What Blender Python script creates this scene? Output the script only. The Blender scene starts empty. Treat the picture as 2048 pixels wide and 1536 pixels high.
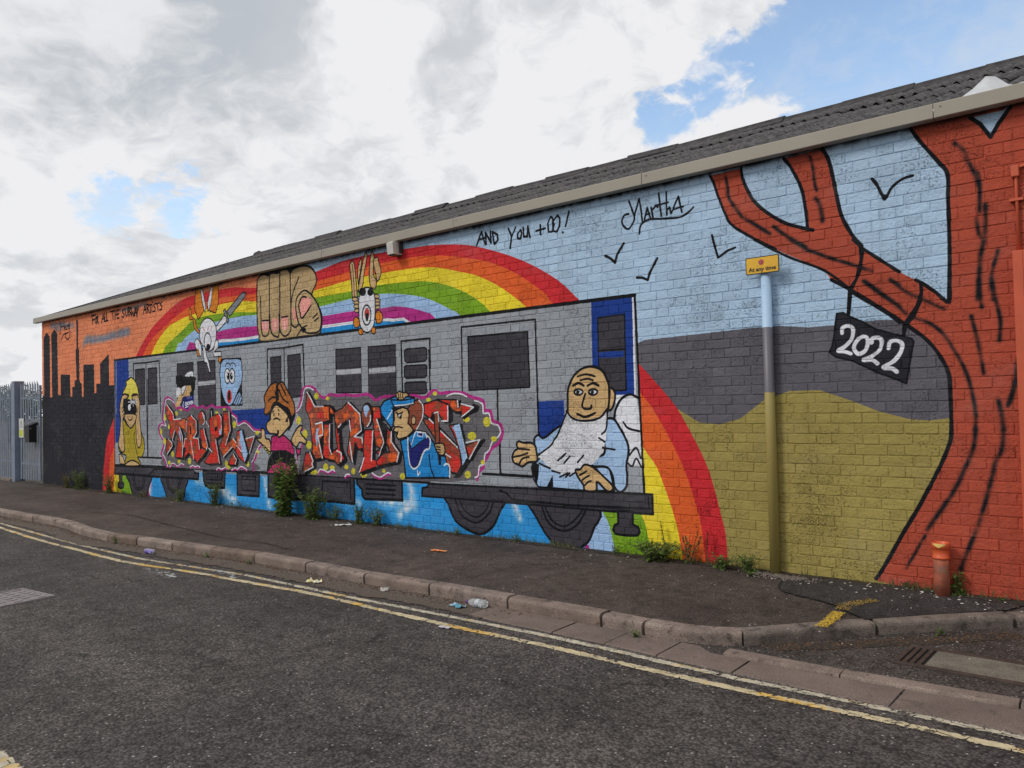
import bpy, bmesh, math, random
import numpy as np
from mathutils import Vector, Matrix
random.seed(4)
SC=bpy.context.scene; COLL=SC.collection
R=math.radians
# ================= camera, sky, sun, exposure =================
cam_data=bpy.data.cameras.new('camera'); cam=bpy.data.objects.new('camera',cam_data); COLL.objects.link(cam)
cam_data.sensor_fit='HORIZONTAL'; cam_data.sensor_width=36.0; cam_data.lens=1598/2048*36; cam_data.clip_end=2000; cam_data.clip_start=.05
CR=((0.75992807,-0.03533605,-0.64904599),(0.64956452,0.00443881,0.76029352),(-0.02398478,-0.99936563,0.02632622))
m=Matrix([[CR[i][0],-CR[i][1],-CR[i][2],(0,-6.78,1.5)[i]] for i in range(3)]+[[0,0,0,1]])
cam.matrix_world=m; SC.camera=cam
SUN_EL,SUN_AZ=R(42),math.atan2(-.55,-.835)      # sun behind thin cloud, from the street side, left of the viewer
sd=Vector((math.sin(SUN_AZ)*math.cos(SUN_EL),math.cos(SUN_AZ)*math.cos(SUN_EL),math.sin(SUN_EL)))
sun_data=bpy.data.lights.new('sun','SUN'); sun=bpy.data.objects.new('sun',sun_data); COLL.objects.link(sun)
sun_data.energy=1.5; sun_data.angle=R(16); sun_data.color=(1,.96,.9); sun.rotation_euler=sd.to_track_quat('Z','Y').to_euler(); sun.location=sd*50
world=bpy.data.worlds.new('World'); SC.world=world; world.use_nodes=True
SC.view_settings.view_transform='Standard'; SC.view_settings.look='None'; SC.view_settings.exposure=.10; SC.view_settings.gamma=1; SC.view_settings.use_curve_mapping=False
class NG:
    def __init__(s,tree): s.t=tree; s.n=tree.nodes; s.l=tree.links
    def node(s,typ,**k):
        n=s.n.new(typ)
        for a,b in k.items(): setattr(n,a,b)
        return n
    def put(s,sock,v):
        if isinstance(v,bpy.types.NodeSocket): s.l.new(v,sock)
        elif v is not None: sock.default_value=v
    def math(s,op,a,b=None,c=None,clamp=False):
        n=s.node('ShaderNodeMath',operation=op,use_clamp=clamp); s.put(n.inputs[0],a); s.put(n.inputs[1],b)
        if c is not None: s.put(n.inputs[2],c)
        return n.outputs[0]
    def vmath(s,op,a,b=None):
        n=s.node('ShaderNodeVectorMath',operation=op); s.put(n.inputs[0],a)
        if b is not None: s.put(n.inputs[1],b)
        return n.outputs[1] if op in('LENGTH','DISTANCE','DOT_PRODUCT') else n.outputs[0]
    def scale(s,v,k):
        n=s.node('ShaderNodeVectorMath',operation='SCALE'); s.put(n.inputs[0],v); s.put(n.inputs[3],k); return n.outputs[0]
    def mix(s,f,a,b,blend='MIX'):
        n=s.node('ShaderNodeMix',data_type='RGBA',blend_type=blend,clamp_factor=True); s.put(n.inputs[0],f)
        for i,v in ((6,a),(7,b)):
            if isinstance(v,tuple) and len(v)==3: v=(*v,1)
            s.put(n.inputs[i],v)
        return n.outputs[2]
    def noise(s,vec,scale,detail=4,rough=.55,dist=0,out=0):
        n=s.node('ShaderNodeTexNoise'); s.put(n.inputs['Vector'],vec); n.inputs['Scale'].default_value=scale; n.inputs['Detail'].default_value=detail; n.inputs['Roughness'].default_value=rough; n.inputs['Distortion'].default_value=dist
        return n.outputs[out]
    def voro(s,vec,scale,feature='F1',out='Distance'):
        n=s.node('ShaderNodeTexVoronoi',feature=feature); s.put(n.inputs['Vector'],vec); n.inputs['Scale'].default_value=scale; return n.outputs[out]
    def ramp(s,v,a,b,lo=0.,hi=1.,smooth=True):
        n=s.node('ShaderNodeMapRange',interpolation_type='SMOOTHSTEP' if smooth else 'LINEAR'); s.put(n.inputs[0],v)
        for i,x in enumerate((a,b,lo,hi)): n.inputs[i+1].default_value=x
        return n.outputs[0]
def build_sky():
    g=NG(world.node_tree); g.n.clear()
    out=g.node('ShaderNodeOutputWorld'); bg=g.node('ShaderNodeBackground'); bg.inputs['Strength'].default_value=.1
    sky=g.node('ShaderNodeTexSky',sky_type='NISHITA'); sky.sun_disc=False; sky.sun_elevation=SUN_EL; sky.sun_rotation=SUN_AZ; sky.air_density=1; sky.dust_density=1.2; sky.ozone_density=1
    d=g.vmath('NORMALIZE',g.node('ShaderNodeTexCoord').outputs['Generated'])
    sep=g.node('ShaderNodeSeparateXYZ'); g.put(sep.inputs[0],d)
    z=g.math('MAXIMUM',sep.outputs[2],0.0)
    k=g.math('DIVIDE',1.0,g.math('ADD',z,.42))
    p=g.scale(d,k)
    warp=g.scale(g.vmath('SUBTRACT',g.noise(p,2.2,4,.6,0,1),(.5,.5,.5)),.30)
    p2=g.vmath('ADD',p,warp)
    n1=g.noise(p2,2.6,9,.60)
    big=g.noise(p,1.1,3,.5)
    # openings in the cloud deck (directions), ragged by the noise
    gap=None; dw=g.vmath('ADD',d,g.scale(g.vmath('SUBTRACT',g.noise(p,5.0,6,.65,0,1),(.5,.5,.5)),.16))
    for (gx,gy,gz,r,a) in ((-.858,.433,.277,.044,.32),(-.848,.44,.297,.032,.28),(-.875,.415,.250,.036,.28),(-.893,.385,.226,.050,.32),(-.868,.440,.222,.044,.30),(-.845,.485,.215,.026,.2),(-.09,.91,.36,.20,.42),(-.20,.90,.375,.15,.42),(-.26,.905,.31,.09,.34),(-.33,.865,.385,.07,.26),(-.40,.84,.36,.05,.22),(-.455,.825,.325,.045,.20)):
        v=g.ramp(g.vmath('DISTANCE',dw,(gx,gy,gz)),r*1.7,r*.25,0,a)
        gap=v if gap is None else g.math('MAXIMUM',gap,v)
    field=g.math('SUBTRACT',g.math('ADD',n1,g.math('MULTIPLY',g.math('SUBTRACT',big,.5),.25)),gap)
    cover=g.ramp(field,.25,.335)
    # relief of the cloud: compare with the field a little way towards the sun
    p3=g.vmath('ADD',p2,(sd.x*.10,sd.y*.10,sd.z*.10+.02))
    n2=g.noise(p3,2.6,6,.58)
    m1=g.noise(p2,6.0,8,.60); m2=g.noise(g.vmath('ADD',p2,(sd.x*.045,sd.y*.045,sd.z*.045+.02)),6.0,6,.58); relief=g.ramp(g.math('ADD',g.math('SUBTRACT',n1,n2),g.math('MULTIPLY',g.math('SUBTRACT',m1,m2),.55)),-.15,.15)
    thick=g.ramp(g.math('ADD',g.math('MULTIPLY',g.noise(p2,1.5,6,.58),.7),g.math('MULTIPLY',field,.3)),.34,.72)
    # thicker, greyer deck high on the left of the street
    dark=g.ramp(g.vmath('DISTANCE',d,(-.78,.30,.55)),.52,.12)
    shade=g.math('ADD',g.math('MULTIPLY',thick,.42),g.math('MULTIPLY',dark,.46),clamp=True)
    shade=g.math('ADD',shade,g.math('MULTIPLY',g.math('SUBTRACT',.5,relief),1.0),clamp=True)
    cloud=g.mix(shade,(8.05,8.05,8.2),(4.75,5.1,5.5))
    base=g.mix(1.0,sky.outputs[0],(2.25,2.2,2.1),'MULTIPLY')
    wisp=g.math('MULTIPLY',g.ramp(g.noise(p2,4.5,8,.65),.40,.72),.60)
    base=g.mix(wisp,base,(6.2,6.6,7.1))
    col=g.mix(cover,base,cloud)
    g.put(bg.inputs['Color'],col); g.l.new(bg.outputs[0],out.inputs[0])
build_sky()
# ================= mural outlines, millimetres on the wall plane =================
PAL={'cyan': (36, 138, 206), 'black': (20, 21, 26), 'mag': (176, 48, 130), 'cloudg': (104, 102, 106), 'olive': (156, 141, 80), 'yfig': (222, 208, 88), 'nail': (232, 160, 150), 'hairb': (172, 104, 50), 'lred': (206, 52, 44), 'tan2': (186, 160, 118), 'ydark': (176, 156, 46), 'brown': (142, 74, 54), 'grey': (152, 157, 164), 'charc': (41, 41, 48), 'orange': (226, 136, 96), 'blue': (28, 60, 140), 'sailor': (36, 136, 206), 'slate': (96, 94, 102), 'robe': (164, 194, 228), 'wing': (214, 128, 36), 'green': (122, 164, 36), 'tan': (206, 172, 122), 'navy': (32, 36, 110), 'pink': (196, 48, 110), 'ora': (224, 98, 46), 'red': (202, 46, 52), 'yel': (232, 210, 52), 'lblue': (156, 188, 226), 'sgrey': (128, 130, 142), 'iris': (190, 60, 56), 'white': (222, 224, 230), 'sky': (172, 198, 222), 'dark': (62, 60, 67), 'sword': (132, 136, 144), 'lgrey': (176, 178, 184), 'mural_blue': (44, 146, 214), 'tree': (172, 77, 57), 'spot': (206, 196, 60)}
MURAL=[
('f','sky',0,0,"-19700 -50 4000 -50 4000 3800 -19700 3800"),
('f','slate',0,0,"-4181 2063 -4066 2104 -3476 2118 -2988 2134 -2715 2130 -2456 2096 -2209 2096 -1896 2110 -1639 2088 -1102 1967 -1170 -18 -4247 44"),
('f','olive',0,0,"-3864 1513 -3707 1415 -3503 1296 -3304 1277 -3109 1326 -2871 1491 -2646 1563 -2391 1564 -2150 1475 -1921 1378 -1702 1316 -1560 1304 -1421 1322 -1254 1321 -1302 -73 -3919 -162"),
('f','orange',0,0,"-20347 3726 -20438 -416 -15317 -115 -9816 1646 -9736 3592 -13650 3846"),
('s85','sgrey',1,139,"-17355 2936 -17145 3075 -16394 3020 -15830 3076 -15258 3079"),
('s85','sgrey',1,146,"-17270 3015 -16588 3001 -15831 3027 -15294 3034"),
('s80','sgrey',1,106,"-17147 3007 -16204 3006 -15470 3032"),
('s80','sgrey',1,138,"-19070 3471 -18605 3469 -18245 3439 -17852 3388"),
('s80','sgrey',1,141,"-18975 3518 -18699 3386 -18425 3418"),
('s70','sgrey',1,90,"-15602 3489 -15247 3495 -14835 3509 -14568 3513"),
('f','charc',0,0,"-19659 1998 -19489 1947 -19509 3228 -19312 3365 -19137 3238 -19144 1911 -19030 1917 -19051 3296 -18893 3393 -18715 3297 -18695 1954 -18549 1950 -18562 2389 -18049 2367 -18026 1901 -17939 1899 -17934 2099 -17817 2104 -17814 2235 -17707 2239 -17748 2866 -17691 2906 -17699 3480 -17648 3501 -17602 3471 -17607 2901 -17565 2872 -17559 2233 -17506 2171 -17456 2169 -17442 1878 -17359 1884 -17356 2542 -16836 2524 -16831 1938 -16740 1944 -16735 2127 -16551 2128 -16554 2518 -16144 2692 -16133 2073 -15855 2071 -15635 -686 -20771 -916 -20707 2026"),
('f','red',0,0,"-16498 -441 -16489 -46 -16480 61 -16466 215 -16441 384 -16401 573 -16350 776 -16297 945 -16247 1053 -16195 1128 -16136 1205 -16072 1284 -16000 1366 -15906 1482 -15779 1655 -15630 1860 -15474 2058 -15308 2244 -15136 2423 -14979 2576 -14851 2689 -14737 2777 -14619 2860 -14495 2945 -14368 3025 -14222 3103 -14043 3179 -13847 3253 -13664 3317 -13512 3371 -13371 3417 -13213 3451 -13025 3472 -12823 3481 -12616 3486 -12401 3489 -12183 3488 -11981 3485 -11807 3483 -11648 3479 -11478 3469 -11297 3444 -11107 3414 -10890 3394 -10630 3395 -10348 3405 -10078 3416 -9824 3426 -9580 3436 -9357 3450 -9160 3470 -8982 3494 -8814 3512 -8668 3521 -8532 3525 -8369 3525 -8160 3521 -7929 3514 -7704 3505 -7489 3498 -7279 3489 -7092 3479 -6933 3465 -6793 3449 -6664 3431 -6551 3413 -6447 3393 -6327 3363 -6175 3317 -6009 3261 -5853 3204 -5715 3148 -5586 3091 -5459 3028 -5330 2958 -5204 2882 -5091 2806 -5001 2733 -4922 2659 -4831 2573 -4716 2468 -4590 2351 -4469 2234 -4353 2114 -4242 1993 -4146 1888 -4074 1812 -4014 1751 -3954 1687 -3884 1613 -3814 1535 -3750 1457 -3697 1380 -3651 1302 -3603 1217 -3549 1119 -3494 1015 -3447 918 -3414 830 -3390 748 -3368 670 -3349 597 -3332 528 -3316 462 -3301 404 -3286 349 -3275 287 -3269 201 -3266 108 -3264 42 -3270 -139"),
('f','ora',0,0,"-16172 -428 -16162 -38 -16167 124 -16169 353 -16148 557 -16098 675 -16024 767 -15915 916 -15764 1167 -15578 1471 -15375 1770 -15137 2066 -14883 2354 -14676 2578 -14553 2702 -14472 2766 -14374 2824 -14252 2888 -14116 2945 -13930 3012 -13668 3105 -13363 3205 -13078 3280 -12833 3315 -12603 3328 -12379 3336 -12168 3346 -11962 3352 -11733 3350 -11464 3335 -11176 3314 -10892 3298 -10617 3295 -10345 3296 -10081 3299 -9833 3299 -9591 3300 -9343 3307 -9077 3322 -8806 3342 -8549 3358 -8312 3368 -8087 3375 -7869 3379 -7650 3379 -7437 3376 -7246 3368 -7086 3355 -6945 3338 -6808 3316 -6666 3289 -6527 3258 -6397 3226 -6282 3199 -6175 3172 -6060 3134 -5929 3081 -5791 3018 -5657 2947 -5520 2863 -5387 2772 -5282 2693 -5240 2650 -5223 2617 -5155 2548 -4995 2420 -4792 2260 -4595 2091 -4407 1900 -4226 1702 -4089 1549 -4021 1470 -3993 1430 -3964 1385 -3920 1318 -3876 1245 -3832 1169 -3788 1088 -3745 1005 -3708 929 -3679 865 -3655 808 -3632 748 -3610 681 -3589 612 -3569 542 -3550 477 -3531 413 -3516 338 -3503 233 -3493 118 -3486 36 -3492 -148"),
('f','yel',0,0,"-16015 -427 -16006 -40 -15991 99 -15964 300 -15903 525 -15818 747 -15698 991 -15493 1297 -15126 1733 -14688 2215 -14365 2567 -14241 2705 -14216 2730 -14183 2753 -14105 2810 -14020 2864 -13933 2914 -13854 2959 -13773 2999 -13671 3035 -13534 3068 -13376 3097 -13222 3122 -13097 3139 -12975 3151 -12795 3168 -12514 3196 -12185 3227 -11888 3246 -11643 3247 -11425 3238 -11242 3227 -11125 3213 -11038 3196 -10896 3183 -10654 3177 -10365 3174 -10085 3174 -9832 3176 -9587 3181 -9346 3190 -9111 3205 -8879 3223 -8642 3237 -8395 3245 -8146 3248 -7905 3248 -7669 3245 -7442 3238 -7250 3228 -7107 3215 -6994 3199 -6883 3178 -6763 3149 -6646 3116 -6538 3085 -6447 3062 -6365 3040 -6277 3009 -6174 2966 -6065 2914 -5964 2861 -5871 2806 -5784 2748 -5706 2695 -5660 2663 -5622 2635 -5531 2562 -5353 2427 -5130 2254 -4911 2060 -4695 1828 -4484 1579 -4319 1374 -4220 1236 -4160 1136 -4108 1051 -4055 982 -4011 929 -3972 875 -3942 815 -3917 754 -3893 690 -3867 622 -3841 551 -3817 481 -3796 412 -3777 343 -3760 273 -3744 191 -3730 107 -3720 49 -3726 -139"),
('f','green',0,0,"-15687 -423 -15677 -41 -15672 37 -15657 158 -15592 335 -15476 569 -15313 856 -15076 1203 -14700 1673 -14264 2188 -13942 2558 -13818 2692 -13793 2699 -13753 2706 -13657 2752 -13549 2796 -13441 2837 -13341 2875 -13242 2911 -13139 2948 -13040 2993 -12937 3039 -12797 3073 -12605 3091 -12380 3098 -12142 3098 -11879 3090 -11606 3077 -11369 3063 -11206 3047 -11074 3031 -10900 3022 -10650 3026 -10366 3037 -10089 3049 -9832 3060 -9581 3071 -9332 3079 -9076 3081 -8823 3081 -8593 3082 -8401 3089 -8228 3097 -8044 3100 -7826 3094 -7599 3083 -7405 3071 -7262 3060 -7147 3046 -7033 3027 -6911 2998 -6791 2963 -6679 2925 -6576 2884 -6480 2841 -6393 2797 -6314 2752 -6244 2707 -6183 2665 -6157 2642 -6139 2620 -6056 2551 -5871 2416 -5630 2240 -5379 2035 -5119 1802 -4852 1545 -4621 1275 -4429 960 -4266 632 -4151 389 -4104 288 -4102 265 -4099 233 -4077 154 -4055 67 -4039 6 -4046 -187"),
('f','lblue',0,0,"-15200 -407 -15190 -33 -15154 156 -15083 440 -14881 833 -14437 1424 -13887 2093 -13484 2565 -13342 2719 -13322 2708 -13271 2703 -13145 2765 -12990 2831 -12802 2887 -12568 2927 -12305 2956 -12051 2977 -11810 2991 -11578 2996 -11371 2997 -11214 2994 -11078 2986 -10902 2976 -10654 2960 -10372 2942 -10092 2931 -9821 2931 -9552 2936 -9295 2945 -9052 2957 -8819 2971 -8596 2982 -8377 2986 -8166 2986 -7979 2981 -7825 2969 -7692 2952 -7564 2932 -7431 2909 -7303 2883 -7185 2854 -7079 2819 -6983 2781 -6896 2743 -6818 2708 -6749 2674 -6688 2643 -6656 2634 -6633 2628 -6554 2571 -6396 2448 -6190 2279 -5956 2069 -5683 1807 -5389 1512 -5134 1223 -4922 921 -4742 622 -4613 402 -4555 310 -4543 289 -4533 256 -4510 173 -4489 78 -4475 11 -4482 -189"),
('f','mag',0,0,"-14713 -400 -14703 -33 -14627 160 -14505 451 -14290 844 -13908 1429 -13450 2093 -13102 2563 -12961 2712 -12912 2693 -12808 2676 -12581 2722 -12306 2769 -12055 2804 -11857 2819 -11678 2824 -11496 2824 -11313 2821 -11127 2814 -10906 2808 -10630 2807 -10326 2808 -10032 2808 -9759 2807 -9494 2805 -9241 2805 -8998 2808 -8765 2813 -8548 2814 -8340 2808 -8147 2800 -7983 2793 -7865 2793 -7774 2795 -7678 2790 -7562 2773 -7443 2750 -7338 2725 -7253 2702 -7181 2678 -7117 2654 -7086 2651 -7063 2646 -6974 2574 -6789 2416 -6547 2196 -6269 1914 -5935 1534 -5578 1107 -5283 741 -5066 447 -4897 198 -4785 31 -4792 -174"),
('f','white',0,0,"-14457 -390 -14448 -28 -14338 164 -14170 453 -13912 851 -13506 1458 -13028 2149 -12639 2631 -12406 2768 -12245 2724 -12081 2675 -11890 2674 -11698 2666 -11500 2660 -11307 2658 -11109 2658 -10883 2659 -10613 2659 -10321 2660 -10036 2662 -9767 2666 -9503 2673 -9250 2677 -9003 2678 -8766 2676 -8552 2675 -8366 2674 -8202 2673 -8057 2669 -7936 2661 -7832 2651 -7730 2636 -7640 2638 -7551 2637 -7420 2569 -7247 2425 -7036 2221 -6757 1937 -6365 1526 -5927 1060 -5562 676 -5284 395 -5060 174 -4912 29 -4918 -178"),
('f','cyan',0,0,"-14459 -444 -14449 -82 -14340 110 -14172 399 -13914 798 -13507 1406 -13029 2098 -12640 2581 -12407 2718 -12247 2675 -12082 2626 -11892 2625 -11699 2618 -11502 2612 -11308 2611 -11110 2612 -10884 2613 -10614 2614 -10322 2615 -10038 2618 -9768 2623 -9505 2630 -9252 2635 -9005 2636 -8767 2636 -8553 2635 -8368 2634 -8203 2634 -8058 2630 -7937 2623 -7833 2612 -7732 2598 -7641 2600 -7552 2599 -7421 2531 -7248 2388 -7038 2185 -6758 1901 -6366 1491 -5928 1026 -5563 643 -5285 363 -5061 143 -4913 -2 -4919 -209"),
('f','mural_blue',0,0,"-14376 481 -4674 586 -4850 -16 -14510 -158"),
('s75','white',1,229,"-12782 410 -12218 311 -11613 102"),
('s75','white',1,196,"-14497 341 -14504 69"),
('s75','white',1,148,"-7504 593 -7466 346 -7705 142"),
('s75','white',1,146,"-10751 530 -10629 85"),
('s75','white',1,148,"-8088 309 -7422 286"),
('s75','white',1,107,"-5787 389 -5718 255"),
('s75','white',1,115,"-8817 266 -8498 252"),
('f','lblue',0,0,"-4676 404 -4612 402 -4531 255 -4475 37 -4812 40 -4734 191"),
('f','mag',0,0,"-14557 164 -14480 3 -14659 0"),
('f','grey',0,0,"-15908 2553 -4161 2554 -4121 591 -15927 466"),
('f','blue',0,0,"-15875 2537 -15302 2544 -15652 963 -15892 960"),
('f','blue',0,0,"-15875 2537 -15292 2544 -15247 1015 -15892 960"),
('l','lgrey',0,17,"-15820 2535 -15845 1510"),
('f','blue',0,0,"-11798 1522 -10324 1546 -10336 1138 -11808 1162"),
('f','blue',0,0,"-5428 1534 -5065 1537 -5052 1140 -5421 1137"),
('f','blue',0,0,"-4683 2539 -4191 2540 -4187 1561 -4690 1521"),
('f','white',0,0,"-4193 2540 -4173 2541 -4178 1551 -4197 1551"),
('f','dark',0,0,"-4606 2369 -4285 2376 -4290 1620 -4611 1614"),
('lc','black',0,15,"-4606 2369 -4285 2376 -4290 1620 -4611 1614"),
('f','blue',0,0,"-4604 2017 -4306 2014 -4305 1952 -4604 1957"),
('l','black',0,21,"-4616 2033 -4291 2031"),
('l','black',0,37,"-15908 2553 -9197 2550 -4161 2554"),
('l','black',0,26,"-4161 2554 -4140 1568 -4115 591"),
('l','black',0,32,"-15908 2553 -15925 524"),
('l','black',0,30,"-15077 1986 -15083 2446 -14579 2435 -14065 2445 -14033 1508"),
('l','black',0,27,"-14579 2435 -14558 712"),
('l','black',0,27,"-14522 2117 -14542 716"),
('l','black',0,32,"-14873 700 -14002 707"),
('f','dark',0,0,"-15017 2326 -14631 2330 -14625 1675 -15000 1666"),
('lc','black',0,22,"-15017 2326 -14631 2330 -14625 1675 -15000 1666"),
('f','dark',0,0,"-14500 2324 -14163 2323 -14148 1681 -14501 1673"),
('lc','black',0,22,"-14500 2324 -14163 2323 -14148 1681 -14501 1673"),
('f','dark',0,0,"-13413 2352 -12852 2348 -12858 1635 -13417 1645"),
('lc','black',0,20,"-13413 2352 -12852 2348 -12858 1635 -13417 1645"),
('f','dark',0,0,"-12713 2350 -12136 2347 -12130 1608 -12692 1597"),
('lc','black',0,20,"-12713 2350 -12136 2347 -12130 1608 -12692 1597"),
('f','lgrey',0,0,"-12695 2015 -12137 2021 -12139 1960 -12697 1945"),
('l','black',0,27,"-10614 2150 -10618 2432 -10182 2423 -9704 2440 -9698 2105"),
('l','black',0,25,"-10622 2420 -10626 1880"),
('l','black',0,22,"-10179 2429 -10180 1865"),
('l','black',0,26,"-9700 2362 -9685 1836"),
('f','dark',0,0,"-10536 2296 -10264 2301 -10261 1806 -10535 1815"),
('lc','black',0,18,"-10536 2296 -10264 2301 -10261 1806 -10535 1815"),
('f','dark',0,0,"-10094 2303 -9777 2311 -9760 1695 -9965 1686 -10086 1679"),
('lc','black',0,17,"-10094 2303 -9777 2311 -9760 1695 -9965 1686 -10086 1679"),
('f','dark',0,0,"-8948 2320 -8408 2313 -8408 1711 -8947 1726"),
('lc','black',0,16,"-8948 2320 -8408 2313 -8408 1711 -8947 1726"),
('f','lgrey',0,0,"-8942 2040 -8409 2035 -8408 1965 -8944 1969"),
('f','dark',0,0,"-8257 2314 -7715 2302 -7717 1602 -8261 1614"),
('lc','black',0,15,"-8257 2314 -7715 2302 -7717 1602 -8261 1614"),
('f','lgrey',0,0,"-8255 2024 -7723 2030 -7722 1956 -8254 1958"),
('l','black',0,26,"-7599 2003 -7605 2340 -7082 2339 -7082 1978"),
('l','black',0,27,"-7605 2229 -7598 1683"),
('l','black',0,22,"-7104 2198 -7092 1679"),
('f','dark',0,0,"-7554 2211 -7507 2234 -7174 2233 -7138 2205 -7138 2093 -7179 2065 -7497 2061 -7542 2090"),
('lc','black',0,18,"-7554 2211 -7507 2234 -7174 2233 -7138 2205 -7138 2093 -7179 2065 -7497 2061 -7542 2090"),
('f','dark',0,0,"-7557 2012 -7525 2026 -7170 2020 -7145 2002 -7149 1884 -7182 1863 -7514 1866 -7553 1886"),
('lc','black',0,18,"-7557 2012 -7525 2026 -7170 2020 -7145 2002 -7149 1884 -7182 1863 -7514 1866 -7553 1886"),
('f','dark',0,0,"-7555 1802 -7524 1817 -7183 1814 -7157 1798 -7155 1686 -7188 1666 -7520 1676 -7551 1697"),
('lc','black',0,18,"-7555 1802 -7524 1817 -7183 1814 -7157 1798 -7155 1686 -7188 1666 -7520 1676 -7551 1697"),
('l','black',0,22,"-6549 1646 -6541 2432 -5424 2425 -5417 1181"),
('l','black',0,25,"-5998 1712 -6000 1306"),
('f','dark',0,0,"-6437 2309 -5536 2299 -5524 1691 -6440 1685"),
('lc','black',0,21,"-6437 2309 -5536 2299 -5524 1691 -6440 1685"),
('l','black',0,25,"-5985 1132 -5984 725 -5516 719"),
('l','black',0,29,"-6248 719 -5523 714"),
('l','black',0,25,"-5975 1300 -5983 729"),
('f','dark',1,0,"-15376 368 -15298 206 -15161 -7 -14902 -47 -14628 4 -14508 188 -14446 403"),
('lc','black',1,37,"-15376 368 -15298 206 -15161 -7 -14902 -47 -14628 4 -14508 188 -14446 403"),
('f','dark',1,0,"-14018 385 -13950 197 -13811 -2 -13565 -56 -13288 -22 -13180 201 -13141 403"),
('lc','black',1,35,"-14018 385 -13950 197 -13811 -2 -13565 -56 -13288 -22 -13180 201 -13141 403"),
('l','black',1,31,"-15172 339 -15097 142 -14918 96 -14740 159 -14658 342"),
('l','black',1,27,"-15112 341 -15036 163 -14917 133 -14798 174 -14716 339"),
('l','black',1,29,"-13855 357 -13771 172 -13595 121 -13402 190 -13329 361"),
('l','black',1,26,"-13802 359 -13717 191 -13594 155 -13453 204 -13380 359"),
('f','dark',1,0,"-6844 472 -6815 324 -6712 154 -6526 62 -6312 23 -6131 112 -6012 290 -5961 490"),
('lc','black',1,31,"-6844 472 -6815 324 -6712 154 -6526 62 -6312 23 -6131 112 -6012 290 -5961 490"),
('l','black',1,24,"-6704 402 -6603 220 -6363 151 -6164 280 -6099 415"),
('l','black',1,19,"-6638 406 -6544 271 -6361 214 -6218 305 -6160 411"),
('f','dark',1,0,"-5530 442 -5486 293 -5346 102 -5222 13 -5038 -31 -4826 50 -4733 203 -4680 422"),
('lc','black',1,26,"-5530 442 -5486 293 -5346 102 -5222 13 -5038 -31 -4826 50 -4733 203 -4680 422"),
('l','black',1,25,"-5401 412 -5310 230 -5124 158 -4939 234 -4815 401"),
('l','black',1,22,"-5353 403 -5262 259 -5107 209 -4968 281 -4859 398"),
('f','dark',0,0,"-15928 526 -12903 568 -12856 488 -12717 482 -12726 383 -13209 383 -14580 362 -15946 356"),
('lc','black',0,39,"-15928 526 -12903 568 -12856 488 -12717 482 -12726 383 -13209 383 -14580 362 -15946 356"),
('l','black',0,34,"-15932 369 -14541 378 -14311 496 -12937 534"),
('l','black',0,45,"-15903 515 -12862 559 -10352 568 -8593 580 -7143 584"),
('f','dark',0,0,"-12580 539 -11871 551 -11903 280 -12367 257 -12507 291 -12559 361"),
('lc','black',0,38,"-12580 539 -11871 551 -11903 280 -12367 257 -12507 291 -12559 361"),
('l','black',0,23,"-12470 486 -12467 397"),
('l','black',0,22,"-12411 488 -12407 400"),
('l','black',0,22,"-12351 490 -12347 402"),
('l','black',0,22,"-12292 493 -12288 405"),
('l','black',0,22,"-12233 495 -12229 407"),
('l','black',0,22,"-12175 497 -12171 410"),
('l','black',0,22,"-12117 499 -12113 412"),
('l','black',0,22,"-12059 501 -12055 415"),
('l','black',0,22,"-12001 503 -11998 417"),
('lc','black',0,24,"-12486 493 -11947 505 -11959 403 -12473 389"),
('l','black',0,24,"-12459 333 -11997 338"),
('f','dark',0,0,"-11521 544 -10883 553 -10906 202 -11517 191"),
('lc','black',0,38,"-11521 544 -10883 553 -10906 202 -11517 191"),
('lc','black',0,23,"-11380 489 -10992 496 -11004 279 -11392 267"),
('l','black',0,19,"-11325 445 -11021 450"),
('f','dark',0,0,"-10648 558 -8599 589 -8593 230 -9100 232 -10100 208 -10658 205"),
('lc','black',0,37,"-10648 558 -8599 589 -8593 230 -9100 232 -10100 208 -10658 205"),
('l','black',0,29,"-9310 254 -9303 502 -8695 512"),
('l','black',0,25,"-8683 552 -8680 290"),
('f','dark',0,0,"-8558 571 -7643 578 -7639 332 -8382 307 -8432 343 -8439 433 -8529 494"),
('lc','black',0,35,"-8558 571 -7643 578 -7639 332 -8382 307 -8432 343 -8439 433 -8529 494"),
('l','black',0,27,"-8346 502 -7775 510"),
('l','black',0,27,"-8348 444 -7776 454"),
('l','black',0,27,"-8350 380 -7778 392"),
('f','dark',0,0,"-7153 565 -6003 578 -4958 592 -4027 601 -4026 412 -4683 407 -6008 412 -7282 407 -7270 505 -7181 521"),
('lc','black',0,25,"-7153 565 -6003 578 -4958 592 -4027 601 -4026 412 -4683 407 -6008 412 -7282 407 -7270 505 -7181 521"),
('l','black',0,25,"-6004 539 -5900 518 -5815 451 -5023 436 -4050 463"),
('l','black',0,20,"-4073 575 -4070 473"),
('f','dark',1,0,"-15740 354 -15617 355 -15620 228 -15546 185 -15556 120 -15675 86 -15793 109 -15800 174 -15735 223"),
('lc','black',1,31,"-15740 354 -15617 355 -15620 228 -15546 185 -15556 120 -15675 86 -15793 109 -15800 174 -15735 223"),
('f','dark',0,0,"-4425 415 -4253 421 -4257 294 -4195 276 -4179 226 -4204 191 -4340 180 -4463 184 -4490 223 -4468 272 -4425 292"),
('lc','black',0,24,"-4425 415 -4253 421 -4257 294 -4195 276 -4179 226 -4204 191 -4340 180 -4463 184 -4490 223 -4468 272 -4425 292"),
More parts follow.
